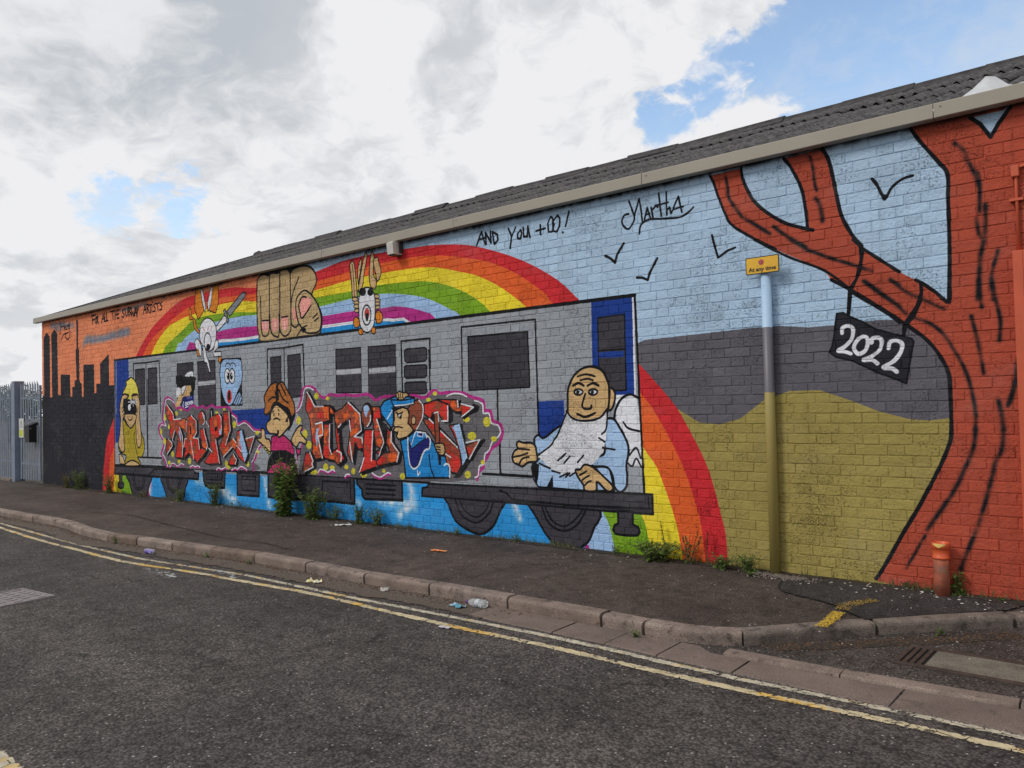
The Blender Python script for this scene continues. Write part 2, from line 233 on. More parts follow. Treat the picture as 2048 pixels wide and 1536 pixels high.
('f','cloudg',1,0,"-13881 1749 -13781 1780 -13664 1754 -13568 1714 -13512 1629 -13437 1585 -13285 1592 -13173 1558 -13063 1538 -12951 1610 -12842 1617 -12735 1579 -12557 1603 -12453 1565 -12279 1616 -12128 1578 -11911 1583 -11716 1563 -11654 1476 -11512 1415 -11468 1305 -11280 1346 -11158 1304 -11009 1221 -10817 1205 -10793 1009 -10868 943 -10945 851 -10992 776 -11054 716 -11042 593 -13833 563 -13948 730 -14027 786 -13943 911 -13940 1016 -14078 1139 -14116 1255 -14033 1307 -13893 1293 -13970 1407 -13924 1636"),
('l','mag',1,41,"-13881 1749 -13781 1780 -13664 1754 -13568 1714 -13512 1629 -13437 1585 -13285 1592 -13173 1558 -13063 1538 -12951 1610 -12842 1617 -12735 1579 -12557 1603 -12453 1565 -12279 1616 -12128 1578 -11911 1583 -11716 1563 -11654 1476 -11512 1415 -11468 1305 -11280 1346 -11158 1304 -11009 1221 -10817 1205"),
('l','mag',1,44,"-13833 563 -13948 730 -14027 786 -13943 911 -13940 1016 -14078 1139 -14116 1255 -14033 1307 -13893 1293 -13970 1407 -13924 1636 -13881 1749"),
('l','mag',1,45,"-10793 1009 -10868 943 -10945 851 -10992 776 -11054 716 -11042 593"),
('l','white',1,17,"-13854 1722 -13754 1753 -13638 1727 -13542 1687"),
('l','white',1,16,"-11667 1452 -11525 1391 -11481 1281 -11293 1323 -11171 1281 -11022 1198 -10829 1182"),
('l','white',1,19,"-13782 557 -13896 724 -13975 779 -13892 905 -13889 1009 -14026 1132 -14063 1247 -13981 1299 -13842 1285 -13918 1399 -13873 1627 -13830 1741"),
('l','white',1,16,"-10834 1004 -10910 937 -10987 845 -11034 770 -11096 710"),
('f','spot',1,0,"-13413 1492 -13419 1471 -13437 1456 -13460 1450 -13482 1456 -13499 1472 -13504 1493 -13498 1514 -13480 1529 -13457 1534 -13435 1528 -13418 1513"),
('f','spot',1,0,"-13248 1555 -13255 1543 -13272 1535 -13296 1532 -13319 1536 -13337 1544 -13343 1556 -13336 1567 -13318 1576 -13295 1578 -13271 1575 -13254 1566"),
('f','spot',1,0,"-13826 1425 -13833 1397 -13849 1376 -13871 1369 -13893 1376 -13909 1397 -13914 1426 -13907 1455 -13890 1475 -13868 1483 -13847 1475 -13831 1454"),
('f','spot',1,0,"-13982 1178 -13989 1149 -14006 1128 -14028 1121 -14050 1128 -14066 1149 -14071 1178 -14064 1207 -14047 1228 -14025 1235 -14003 1228 -13987 1207"),
('f','spot',1,0,"-13851 1008 -13858 979 -13877 958 -13902 950 -13927 957 -13945 978 -13951 1007 -13943 1035 -13924 1056 -13899 1064 -13875 1057 -13857 1036"),
('f','spot',1,0,"-13558 786 -13566 760 -13586 741 -13613 734 -13640 740 -13660 758 -13666 784 -13658 810 -13638 829 -13611 837 -13584 830 -13564 812"),
('f','spot',1,0,"-12967 681 -12975 653 -12995 633 -13023 625 -13050 631 -13070 651 -13077 678 -13068 706 -13048 726 -13020 734 -12993 728 -12973 708"),
('f','spot',1,0,"-13328 666 -13337 648 -13358 634 -13386 628 -13415 632 -13435 645 -13442 663 -13434 682 -13413 696 -13384 702 -13356 698 -13336 685"),
('f','spot',1,0,"-11528 1296 -11536 1269 -11555 1249 -11580 1241 -11606 1249 -11624 1269 -11630 1297 -11622 1324 -11603 1345 -11577 1352 -11552 1344 -11534 1324"),
('f','spot',1,0,"-10869 1172 -10878 1156 -10900 1145 -10930 1140 -10959 1144 -10981 1156 -10988 1171 -10980 1187 -10958 1199 -10928 1203 -10898 1199 -10877 1187"),
('f','spot',1,0,"-11838 1543 -11844 1532 -11859 1525 -11880 1522 -11900 1525 -11915 1533 -11920 1544 -11914 1555 -11899 1563 -11879 1565 -11858 1562 -11843 1554"),
('f','spot',1,0,"-11792 679 -11799 657 -11816 641 -11839 634 -11862 639 -11878 655 -11883 676 -11877 698 -11859 714 -11836 720 -11814 715 -11798 700"),
('f','spot',1,0,"-11710 621 -11719 604 -11743 590 -11775 585 -11808 588 -11831 600 -11839 617 -11830 635 -11806 648 -11773 653 -11741 650 -11718 638"),
('f','spot',1,0,"-11167 680 -11172 659 -11187 643 -11207 637 -11227 642 -11241 657 -11246 678 -11240 699 -11225 714 -11205 721 -11185 716 -11171 701"),
('f','spot',1,0,"-12058 1490 -12065 1477 -12082 1469 -12106 1466 -12129 1469 -12146 1478 -12152 1491 -12145 1503 -12128 1512 -12104 1515 -12081 1511 -12064 1502"),
('f','spot',1,0,"-13701 1264 -13706 1243 -13719 1227 -13737 1221 -13755 1227 -13767 1243 -13771 1264 -13766 1285 -13753 1301 -13735 1306 -13717 1301 -13705 1285"),
('f','spot',1,0,"-13684 633 -13691 614 -13709 600 -13734 594 -13758 598 -13776 612 -13782 630 -13775 649 -13757 664 -13732 670 -13708 665 -13690 652"),
('f','spot',1,0,"-10882 877 -10887 858 -10899 845 -10916 839 -10932 844 -10944 857 -10947 876 -10942 894 -10930 908 -10914 913 -10897 908 -10886 895"),
('l','mag',1,39,"-13715 553 -13636 612 -13540 606 -13445 571 -13311 617 -13218 597"),
('l','white',1,18,"-13715 566 -13636 625 -13539 619 -13444 584 -13311 630 -13217 610"),
('l','mag',1,38,"-13015 567 -12923 597 -12833 582 -12726 594 -12673 569"),
('l','white',1,18,"-13015 579 -12923 610 -12833 594 -12725 607 -12673 581"),
('l','mag',1,36,"-12139 560 -12071 589 -11989 565 -11856 604 -11824 580"),
('l','white',1,17,"-12138 573 -12071 601 -11988 578 -11856 617 -11824 592"),
('l','mag',1,35,"-11679 568 -11582 596 -11504 586 -11408 627 -11300 606 -11240 583"),
('l','white',1,16,"-11679 580 -11582 608 -11503 598 -11408 639 -11300 618 -11239 595"),
('f','black',0,0,"-12315 1563 -12212 1570 -12191 1430 -12355 1369"),
('f','black',0,0,"-13813 1691 -13506 1516 -13518 1423 -13614 1442"),
('f','black',0,0,"-13749 1651 -13501 1483 -13485 1370 -13107 1386 -13034 1359 -13040 1139 -13140 1203 -13279 1240 -13190 1092 -13176 909 -13200 715 -13445 713 -13362 961 -13359 1091 -13451 1193 -13552 1024 -13647 1089 -13604 1239 -13687 1390 -13765 1429"),
('lc','black',0,32,"-13749 1651 -13501 1483 -13485 1370 -13107 1386 -13034 1359 -13040 1139 -13140 1203 -13279 1240 -13190 1092 -13176 909 -13200 715 -13445 713 -13362 961 -13359 1091 -13451 1193 -13552 1024 -13647 1089 -13604 1239 -13687 1390 -13765 1429"),
('m','lred',0,0,"-13824 1667 -13574 1498 -13557 1386 -13178 1402 -13104 1374 -13110 1153 -13211 1217 -13351 1254 -13260 1107 -13246 922 -13270 728 -13517 727 -13434 975 -13431 1105 -13524 1208 -13625 1038 -13720 1103 -13677 1254 -13762 1406 -13840 1444"),
('lc','black',0,18,"-13824 1667 -13574 1498 -13557 1386 -13178 1402 -13104 1374 -13110 1153 -13211 1217 -13351 1254 -13260 1107 -13246 922 -13270 728 -13517 727 -13434 975 -13431 1105 -13524 1208 -13625 1038 -13720 1103 -13677 1254 -13762 1406 -13840 1444"),
('l','white',0,18,"-13820 1663 -13578 1496 -13561 1386 -13290 1402"),
('l','white',0,18,"-13351 1250 -13260 1107 -13246 922 -13274 733"),
('l','white',0,18,"-13533 1198 -13615 1020"),
('l','white',0,18,"-13104 1364 -13113 1163"),
('f','black',0,0,"-13756 1031 -13687 1032 -13572 968 -13535 912 -13763 757"),
('lc','black',0,33,"-13756 1031 -13687 1032 -13572 968 -13535 912 -13763 757"),
('m','lred',0,0,"-13830 1046 -13761 1046 -13646 982 -13608 926 -13838 771"),
('lc','black',0,18,"-13830 1046 -13761 1046 -13646 982 -13608 926 -13838 771"),
('l','white',0,18,"-13757 1042 -13636 982 -13624 921 -13824 776"),
('f','black',0,0,"-13015 1404 -12886 1444 -12718 1348 -12705 1150 -12815 1059 -12646 1052 -12598 873 -12527 901 -12389 859 -12460 787 -12638 685 -12711 629 -12762 717 -12798 680 -12976 803 -13163 698 -13066 883 -13158 900 -13098 1047 -13042 1057"),
('lc','black',0,32,"-13015 1404 -12886 1444 -12718 1348 -12705 1150 -12815 1059 -12646 1052 -12598 873 -12527 901 -12389 859 -12460 787 -12638 685 -12711 629 -12762 717 -12798 680 -12976 803 -13163 698 -13066 883 -13158 900 -13098 1047 -13042 1057"),
('m','lred',0,0,"-13084 1419 -12955 1459 -12785 1363 -12773 1164 -12883 1073 -12713 1065 -12665 886 -12593 914 -12455 872 -12526 800 -12705 697 -12778 641 -12829 730 -12866 693 -13045 816 -13233 711 -13135 896 -13228 913 -13168 1061 -13112 1071"),
('lc','black',0,18,"-13084 1419 -12955 1459 -12785 1363 -12773 1164 -12883 1073 -12713 1065 -12665 886 -12593 914 -12455 872 -12526 800 -12705 697 -12778 641 -12829 730 -12866 693 -13045 816 -13233 711 -13135 896 -13228 913 -13168 1061 -13112 1071"),
('l','white',0,18,"-12951 1455 -12785 1363 -12773 1164 -12883 1075 -12717 1065 -12679 886"),
('l','white',0,18,"-13112 1062 -13168 1057 -13219 913"),
('l','white',0,18,"-12966 1036 -12884 710"),
('f','black',0,0,"-12589 1213 -12475 1227 -12353 940 -12389 868 -12527 910"),
('lc','black',0,31,"-12589 1213 -12475 1227 -12353 940 -12389 868 -12527 910"),
('m','lred',0,0,"-12655 1227 -12540 1241 -12418 953 -12454 881 -12593 923"),
('lc','black',0,17,"-12655 1227 -12540 1241 -12418 953 -12454 881 -12593 923"),
('l','white',0,17,"-12541 1238 -12418 953 -12454 883"),
('f','black',0,0,"-12307 1355 -12220 1416 -11984 1462 -11911 1396 -11902 1119 -12095 1048 -12080 979 -11981 655 -12327 636 -12473 658 -12323 781 -12235 854 -12261 1152 -12275 1258"),
('lc','black',0,30,"-12307 1355 -12220 1416 -11984 1462 -11911 1396 -11902 1119 -12095 1048 -12080 979 -11981 655 -12327 636 -12473 658 -12323 781 -12235 854 -12261 1152 -12275 1258"),
('m','lred',0,0,"-12372 1369 -12284 1430 -12047 1476 -11974 1410 -11965 1133 -12159 1061 -12144 992 -12044 667 -12392 648 -12538 670 -12388 794 -12300 866 -12326 1166 -12340 1272"),
('lc','black',0,17,"-12372 1369 -12284 1430 -12047 1476 -11974 1410 -11965 1133 -12159 1061 -12144 992 -12044 667 -12392 648 -12538 670 -12388 794 -12300 866 -12326 1166 -12340 1272"),
('l','white',0,17,"-12282 1519 -12276 1422"),
('l','white',0,17,"-12047 1472 -11977 1410 -11972 1150"),
('l','white',0,17,"-12159 1053 -12047 671"),
('l','white',0,17,"-12467 1361 -12375 1263"),
('l','white',0,17,"-12384 909 -12283 853"),
('f','black',0,0,"-11843 1490 -11673 1488 -11641 1198 -11784 965 -11572 1070 -11464 995 -11450 920 -11514 876 -11592 934 -11871 762 -11999 910 -11845 1111"),
('lc','black',0,30,"-11843 1490 -11673 1488 -11641 1198 -11784 965 -11572 1070 -11464 995 -11450 920 -11514 876 -11592 934 -11871 762 -11999 910 -11845 1111"),
('m','lred',0,0,"-11905 1505 -11734 1503 -11701 1211 -11846 978 -11633 1083 -11523 1008 -11510 932 -11574 889 -11652 947 -11933 774 -12062 923 -11907 1124"),
('lc','black',0,17,"-11905 1505 -11734 1503 -11701 1211 -11846 978 -11633 1083 -11523 1008 -11510 932 -11574 889 -11652 947 -11933 774 -12062 923 -11907 1124"),
('l','white',0,17,"-11737 1501 -11706 1211 -11854 970"),
('l','white',0,17,"-11630 1079 -11527 1008"),
('l','white',0,17,"-11653 943 -11930 774"),
('f','black',0,0,"-11443 1173 -11318 1207 -11144 825 -11240 690 -11362 745 -11499 868 -11457 953"),
('lc','black',0,29,"-11443 1173 -11318 1207 -11144 825 -11240 690 -11362 745 -11499 868 -11457 953"),
('m','lred',0,0,"-11503 1186 -11376 1220 -11202 837 -11298 701 -11420 757 -11559 880 -11517 966"),
('lc','black',0,16,"-11503 1186 -11376 1220 -11202 837 -11298 701 -11420 757 -11559 880 -11517 966"),
('l','white',0,17,"-11443 1060 -11446 958"),
('l','white',0,16,"-11517 966 -11371 867"),
('f','black',0,0,"-11199 1057 -10956 1105 -11113 859"),
('lc','black',0,29,"-11199 1057 -10956 1105 -11113 859"),
('m','lred',0,0,"-11257 1070 -11012 1118 -11170 871"),
('lc','black',0,16,"-11257 1070 -11012 1118 -11170 871"),
('l','white',0,16,"-11249 1074 -11012 1118 -11156 855"),
('f','black',0,0,"-11728 641 -11579 832 -11471 733 -11505 648"),
('lc','black',0,30,"-11728 641 -11579 832 -11471 733 -11505 648"),
('m','lred',0,0,"-11789 653 -11639 845 -11531 745 -11565 660"),
('lc','black',0,17,"-11789 653 -11639 845 -11531 745 -11565 660"),
('l','white',0,17,"-11631 836 -11531 741 -11572 672"),
('f','lblue',0,0,"-11424 1199 -11369 1212 -11205 841 -11297 710 -11356 834 -11428 1035"),
('f','lblue',0,0,"-13390 1189 -13333 1199 -13298 1088 -13320 986 -13355 1087"),
('f','lblue',0,0,"-12046 1202 -12003 1237 -11981 1133 -12031 1132"),
('f','black',1,0,"-12445 1410 -12454 1367 -12478 1330 -12513 1302 -12557 1287 -12603 1287 -12645 1302 -12680 1331 -12702 1369 -12709 1412 -12700 1455 -12676 1492 -12639 1520 -12596 1534 -12550 1534 -12508 1518 -12474 1490 -12452 1452"),
('f','brown',1,0,"-12496 1406 -12503 1368 -12521 1336 -12549 1312 -12583 1299 -12618 1299 -12651 1312 -12678 1337 -12695 1370 -12700 1407 -12693 1445 -12674 1477 -12646 1502 -12612 1514 -12577 1514 -12544 1500 -12518 1476 -12501 1443"),
('f','lred',1,0,"-12684 1470 -12612 1514 -12578 1478 -12597 1415 -12686 1407"),
('f','white',1,0,"-12586 1514 -12509 1450 -12493 1370 -12536 1406"),
('l','white',1,15,"-12493 1370 -12521 1317 -12574 1299"),
('f','black',0,0,"-12987 1282 -12942 1263 -12945 1136 -12991 1127"),
('f','black',0,0,"-12170 1254 -12085 1280 -12104 1202 -12189 1184"),
('f','cloudg',0,0,"-9888 1482 -9825 1541 -9760 1695 -9726 1802 -9595 1833 -9458 1805 -9344 1708 -9211 1664 -9097 1708 -8930 1686 -8748 1693 -8535 1676 -8276 1685 -8126 1611 -7993 1640 -7862 1648 -7353 1645 -7264 1617 -7159 1630 -7085 1679 -7011 1697 -6926 1664 -6743 1669 -6550 1654 -6391 1601 -6222 1559 -6206 1453 -6110 1433 -6075 1329 -5963 1281 -5935 1188 -5995 1075 -6111 1007 -6177 911 -6244 833 -6239 795 -6313 736 -6341 648 -6874 593 -9775 576 -9853 584 -9824 872 -9718 1052 -9751 1290 -9888 1482"),
('l','mag',1,40,"-9888 1482 -9825 1541 -9760 1695 -9726 1802 -9595 1833 -9458 1805 -9344 1708 -9211 1664 -9097 1708 -8930 1686 -8748 1693 -8535 1676 -8276 1685 -8126 1611 -7993 1640 -7862 1648 -7353 1645 -7264 1617 -7159 1630 -7085 1679 -7011 1697 -6926 1664 -6743 1669 -6550 1654 -6391 1601 -6222 1559 -6206 1453 -6110 1433 -6075 1329 -5963 1281 -5935 1188 -5995 1075 -6111 1007 -6177 911 -6244 833 -6239 795 -6313 736 -6341 648"),
('l','white',1,18,"-6814 1626 -6701 1653 -6578 1645 -6484 1613"),
('l','white',1,19,"-6352 1561 -6236 1521 -6220 1415 -6136 1410 -6101 1300 -6001 1272 -5973 1178 -6095 1083 -6149 988 -6215 939 -6231 834 -6304 803 -6327 697 -6380 670"),
('l','white',1,19,"-9888 1482 -9784 1553 -9719 1694 -9676 1800 -9576 1815 -9478 1782"),
('l','mag',1,38,"-9942 1399 -9833 1290 -9734 1194 -9747 1075 -9791 956 -9887 834 -9911 690 -9863 584"),
('l','white',1,17,"-9932 1399 -9872 1326 -9794 1230"),
('l','white',1,17,"-9918 822 -9891 690 -9857 584"),
('f','spot',1,0,"-9348 1691 -9356 1667 -9377 1649 -9404 1643 -9431 1650 -9451 1669 -9457 1694 -9449 1718 -9429 1736 -9401 1741 -9374 1734 -9355 1716"),
('f','spot',1,0,"-9104 1650 -9110 1637 -9125 1627 -9146 1624 -9167 1628 -9182 1638 -9187 1652 -9181 1666 -9165 1676 -9144 1679 -9124 1675 -9109 1664"),
('f','spot',1,0,"-9784 1350 -9793 1320 -9814 1298 -9843 1290 -9871 1298 -9891 1320 -9898 1350 -9890 1380 -9868 1402 -9839 1410 -9811 1401 -9791 1379"),
('f','spot',1,0,"-9635 1159 -9644 1127 -9666 1103 -9697 1094 -9727 1102 -9748 1126 -9755 1159 -9746 1191 -9723 1215 -9693 1224 -9663 1216 -9642 1192"),
('f','spot',1,0,"-9540 1001 -9549 971 -9571 950 -9601 941 -9631 949 -9652 970 -9659 999 -9650 1029 -9628 1051 -9598 1059 -9568 1052 -9547 1030"),
('f','spot',1,0,"-9164 702 -9172 676 -9193 656 -9222 648 -9250 654 -9271 672 -9278 698 -9269 724 -9248 744 -9219 752 -9191 746 -9171 727"),
('f','spot',1,0,"-9015 695 -9022 678 -9043 665 -9071 659 -9099 663 -9119 674 -9126 691 -9118 709 -9097 722 -9069 728 -9041 724 -9021 712"),
('f','spot',1,0,"-8567 665 -8573 643 -8589 626 -8610 619 -8631 625 -8646 640 -8651 662 -8645 685 -8629 702 -8608 708 -8587 703 -8572 687"),
('f','spot',1,0,"-8716 716 -8722 699 -8738 686 -8760 681 -8781 685 -8797 697 -8802 713 -8796 730 -8779 743 -8758 748 -8736 744 -8721 733"),
('f','spot',1,0,"-7953 692 -7958 679 -7971 670 -7990 666 -8007 668 -8020 677 -8025 690 -8020 703 -8006 713 -7988 717 -7970 714 -7957 705"),
('f','spot',1,0,"-8324 625 -8334 608 -8359 595 -8394 589 -8428 592 -8453 603 -8462 620 -8452 636 -8426 649 -8392 655 -8358 652 -8333 641"),
('f','spot',1,0,"-9405 624 -9417 606 -9449 592 -9493 586 -9538 589 -9570 600 -9581 618 -9569 636 -9536 650 -9491 656 -9448 653 -9416 641"),
('f','spot',1,0,"-6439 1345 -6447 1328 -6466 1316 -6493 1312 -6520 1316 -6540 1329 -6546 1346 -6539 1363 -6518 1375 -6491 1380 -6465 1375 -6445 1362"),
('f','spot',1,0,"-6114 1315 -6122 1286 -6144 1265 -6173 1258 -6202 1266 -6222 1287 -6229 1315 -6221 1344 -6199 1365 -6169 1372 -6141 1364 -6120 1343"),
('f','spot',1,0,"-6343 1152 -6353 1128 -6378 1110 -6413 1103 -6448 1110 -6472 1127 -6481 1151 -6471 1176 -6445 1193 -6410 1200 -6376 1194 -6351 1176"),
('f','spot',1,0,"-6025 1121 -6031 1106 -6048 1095 -6070 1091 -6092 1095 -6108 1106 -6113 1121 -6107 1136 -6090 1147 -6068 1151 -6046 1147 -6030 1136"),
('f','spot',1,0,"-7080 1587 -7086 1575 -7103 1567 -7125 1564 -7147 1568 -7162 1577 -7168 1589 -7162 1601 -7145 1610 -7123 1613 -7101 1609 -7086 1600"),
('f','spot',1,0,"-6975 1661 -6980 1648 -6994 1638 -7013 1635 -7032 1639 -7045 1649 -7050 1663 -7045 1676 -7031 1685 -7012 1688 -6993 1684 -6980 1674"),
('f','spot',1,0,"-6442 702 -6449 680 -6468 663 -6494 656 -6519 661 -6537 677 -6544 698 -6536 720 -6517 737 -6491 744 -6466 739 -6448 724"),
('f','spot',1,0,"-6219 853 -6224 840 -6235 830 -6251 826 -6267 829 -6278 838 -6282 851 -6277 865 -6265 875 -6249 879 -6234 876 -6223 866"),
('f','spot',1,0,"-7583 638 -7590 617 -7607 601 -7631 594 -7654 599 -7671 613 -7676 634 -7670 655 -7652 671 -7628 678 -7605 673 -7588 658"),
('l','mag',1,37,"-9388 594 -9348 642 -9253 640 -9159 615 -9064 652 -9009 632"),
('l','white',1,21,"-9395 613 -9355 661 -9260 658 -9166 633 -9071 670 -9016 649"),
('l','mag',1,36,"-8792 572 -8737 602 -8684 599"),
('l','white',1,20,"-8798 590 -8744 620 -8690 616"),
('l','mag',1,35,"-8216 639 -8150 609 -8051 591 -7918 650 -7854 642"),
('l','white',1,19,"-8222 656 -8156 626 -8057 608 -7924 667 -7860 659"),
('f','black',0,0,"-9617 1787 -9368 1534 -9408 1523 -9599 1691"),
('f','black',0,0,"-6222 1129 -6197 1101 -6622 656 -6732 652 -6453 885"),
('f','black',0,0,"-6380 1533 -6276 1493 -6304 1435 -6560 1351 -6572 1390 -6409 1456"),
('f','black',0,0,"-6775 1521 -6720 1490 -6705 1322 -6782 1293"),
('f','black',0,0,"-9300 1568 -9063 1563 -9058 1426 -9114 1426"),
('f','black',0,0,"-9570 1743 -9371 1527 -9057 1533 -9054 1327 -9195 1305 -9367 1305 -9214 1293 -9201 1120 -9298 1050 -9229 808 -9412 780 -9499 813 -9446 943 -9502 1353 -9597 1483"),
('lc','black',0,33,"-9570 1743 -9371 1527 -9057 1533 -9054 1327 -9195 1305 -9367 1305 -9214 1293 -9201 1120 -9298 1050 -9229 808 -9412 780 -9499 813 -9446 943 -9502 1353 -9597 1483"),
('m','lred',0,0,"-9637 1764 -9436 1547 -9120 1553 -9117 1346 -9259 1323 -9433 1324 -9279 1312 -9265 1138 -9363 1068 -9293 825 -9478 797 -9565 830 -9512 960 -9569 1372 -9665 1503"),
('lc','black',0,21,"-9637 1764 -9436 1547 -9120 1553 -9117 1346 -9259 1323 -9433 1324 -9279 1312 -9265 1138 -9363 1068 -9293 825 -9478 797 -9565 830 -9512 960 -9569 1372 -9665 1503"),
('l','white',0,21,"-9627 1757 -9446 1547"),
('l','white',0,21,"-9465 1547 -9253 1544"),
('l','white',0,21,"-9434 1301 -9288 1324 -9261 1150 -9390 1126 -9293 825"),
('f','black',0,0,"-9615 869 -9516 883 -9441 768 -9444 686 -9683 583 -9702 630"),
('lc','black',0,33,"-9615 869 -9516 883 -9441 768 -9444 686 -9683 583 -9702 630"),
('m','lred',0,0,"-9683 886 -9583 900 -9507 784 -9510 702 -9751 600 -9770 647"),
('lc','black',0,21,"-9683 886 -9583 900 -9507 784 -9510 702 -9751 600 -9770 647"),
('l','white',0,21,"-9583 894 -9511 784 -9538 737 -9510 691 -9741 612"),
('f','black',0,0,"-9177 1282 -9055 1281 -9048 870 -8889 953 -8920 1156 -8931 1406 -9041 1419 -9038 1533 -8912 1417 -8847 1157 -8826 942 -8740 809 -8878 715 -8968 781 -9153 798 -9218 843 -9192 1097"),
('lc','black',0,32,"-9177 1282 -9055 1281 -9048 870 -8889 953 -8920 1156 -8931 1406 -9041 1419 -9038 1533 -8912 1417 -8847 1157 -8826 942 -8740 809 -8878 715 -8968 781 -9153 798 -9218 843 -9192 1097"),
('m','lred',0,0,"-9241 1300 -9118 1300 -9111 887 -8951 970 -8982 1174 -8993 1425 -9104 1438 -9101 1552 -8974 1436 -8908 1174 -8887 959 -8800 826 -8940 732 -9030 797 -9217 815 -9282 860 -9256 1115"),
('lc','black',0,21,"-9241 1300 -9118 1300 -9111 887 -8951 970 -8982 1174 -8993 1425 -9104 1438 -9101 1552 -8974 1436 -8908 1174 -8887 959 -8800 826 -8940 732 -9030 797 -9217 815 -9282 860 -9256 1115"),
('l','white',0,21,"-9114 1294 -9128 967 -9083 882"),
('l','white',0,21,"-8993 1419 -8918 1163"),
('l','white',0,20,"-8961 930 -8862 903 -8874 790"),
('f','black',0,0,"-8948 1440 -8764 1495 -8637 1582 -8397 1412 -8383 1192 -8519 1109 -8355 1094 -8324 963 -8428 939 -8504 1026 -8573 758 -8675 889 -8614 1158 -8590 1347 -8771 1281 -8854 1236 -8865 1145 -8933 1349"),
('lc','black',0,32,"-8948 1440 -8764 1495 -8637 1582 -8397 1412 -8383 1192 -8519 1109 -8355 1094 -8324 963 -8428 939 -8504 1026 -8573 758 -8675 889 -8614 1158 -8590 1347 -8771 1281 -8854 1236 -8865 1145 -8933 1349"),
('m','lred',0,0,"-9011 1459 -8825 1514 -8697 1601 -8455 1430 -8441 1210 -8578 1126 -8413 1111 -8382 979 -8486 955 -8563 1043 -8632 774 -8735 906 -8674 1175 -8650 1365 -8832 1299 -8915 1254 -8927 1163 -8995 1368"),
('lc','black',0,20,"-9011 1459 -8825 1514 -8697 1601 -8455 1430 -8441 1210 -8578 1126 -8413 1111 -8382 979 -8486 955 -8563 1043 -8632 774 -8735 906 -8674 1175 -8650 1365 -8832 1299 -8915 1254 -8927 1163 -8995 1368"),
('l','white',0,20,"-8697 1592 -8455 1430 -8430 1210 -8578 1126 -8413 1111 -8390 990"),
('l','white',0,20,"-8677 1343 -8655 1198"),
('l','white',0,20,"-8677 1052 -8628 786"),
('l','white',0,21,"-8859 1299 -8915 1254"),
('f','black',0,0,"-8300 1203 -8132 1204 -8160 825 -8061 806 -8055 731 -8420 631 -8436 674 -8328 831 -8341 984"),
('lc','black',0,31,"-8300 1203 -8132 1204 -8160 825 -8061 806 -8055 731 -8420 631 -8436 674 -8328 831 -8341 984"),
('m','lred',0,0,"-8358 1221 -8188 1221 -8216 841 -8117 822 -8111 746 -8478 646 -8494 690 -8386 847 -8399 1001"),
('lc','black',0,19,"-8358 1221 -8188 1221 -8216 841 -8117 822 -8111 746 -8478 646 -8494 690 -8386 847 -8399 1001"),
('l','white',0,20,"-8192 1210 -8230 819"),
('l','white',0,20,"-8386 847 -8481 657"),
('l','white',0,20,"-8125 821 -8116 746"),
('f','black',0,0,"-8165 1502 -7990 1505 -7963 1344 -8045 1344 -7914 1055 -8010 872 -8074 913 -7991 958 -8088 999 -8115 1215"),
('lc','black',0,31,"-8165 1502 -7990 1505 -7963 1344 -8045 1344 -7914 1055 -8010 872 -8074 913 -7991 958 -8088 999 -8115 1215"),
('m','lred',0,0,"-8221 1520 -8046 1523 -8018 1361 -8100 1362 -7969 1072 -8065 887 -8130 929 -8046 974 -8144 1015 -8171 1232"),
('lc','black',0,19,"-8221 1520 -8046 1523 -8018 1361 -8100 1362 -7969 1072 -8065 887 -8130 929 -8046 974 -8144 1015 -8171 1232"),
('l','white',0,19,"-8109 1356 -7973 1066 -8073 887"),
('f','black',0,0,"-7844 1237 -7775 1163 -7770 1052 -7632 922 -7667 801 -8055 731 -8078 795 -7927 906 -7806 919 -7875 1034"),
('lc','black',0,31,"-7844 1237 -7775 1163 -7770 1052 -7632 922 -7667 801 -8055 731 -8078 795 -7927 906 -7806 919 -7875 1034"),
('m','lred',0,0,"-7899 1254 -7828 1179 -7824 1068 -7685 938 -7720 816 -8111 746 -8134 810 -7982 921 -7860 935 -7929 1051"),
('lc','black',0,19,"-7899 1254 -7828 1179 -7824 1068 -7685 938 -7720 816 -8111 746 -8134 810 -7982 921 -7860 935 -7929 1051"),
('l','white',0,19,"-7828 1195 -7832 1068 -7690 933 -7728 816"),
('f','black',0,0,"-7157 1522 -6938 1568 -6742 1514 -6755 1312 -6846 1312 -6914 1422 -7000 1413 -7046 1338 -7161 1400"),
('lc','black',0,29,"-7157 1522 -6938 1568 -6742 1514 -6755 1312 -6846 1312 -6914 1422 -7000 1413 -7046 1338 -7161 1400"),
('m','lred',0,0,"-7207 1539 -6986 1585 -6789 1531 -6802 1328 -6894 1328 -6962 1439 -7049 1430 -7095 1355 -7210 1417"),
('lc','black',0,18,"-7207 1539 -6986 1585 -6789 1531 -6802 1328 -6894 1328 -6962 1439 -7049 1430 -7095 1355 -7210 1417"),
('l','white',0,18,"-6796 1526 -6802 1328 -6908 1328"),
('f','black',0,0,"-6938 1573 -6582 1561 -6571 1472 -6536 1511 -6330 1469 -6527 1359 -6532 1418 -6661 1424 -6749 1515"),
('lc','black',0,28,"-6938 1573 -6582 1561 -6571 1472 -6536 1511 -6330 1469 -6527 1359 -6532 1418 -6661 1424 -6749 1515"),
('m','lred',0,0,"-6986 1590 -6628 1577 -6617 1489 -6582 1527 -6375 1485 -6573 1375 -6578 1434 -6708 1441 -6796 1531"),
('lc','black',0,17,"-6986 1590 -6628 1577 -6617 1489 -6582 1527 -6375 1485 -6573 1375 -6578 1434 -6708 1441 -6796 1531"),
('l','white',0,18,"-6632 1572 -6626 1494"),
('l','white',0,17,"-6575 1529 -6375 1485 -6570 1375"),
('f','black',0,0,"-7192 1339 -7075 1338 -6878 1197 -6660 1041 -6573 974 -6545 790 -6616 690 -6753 714 -6831 900 -6995 1117"),
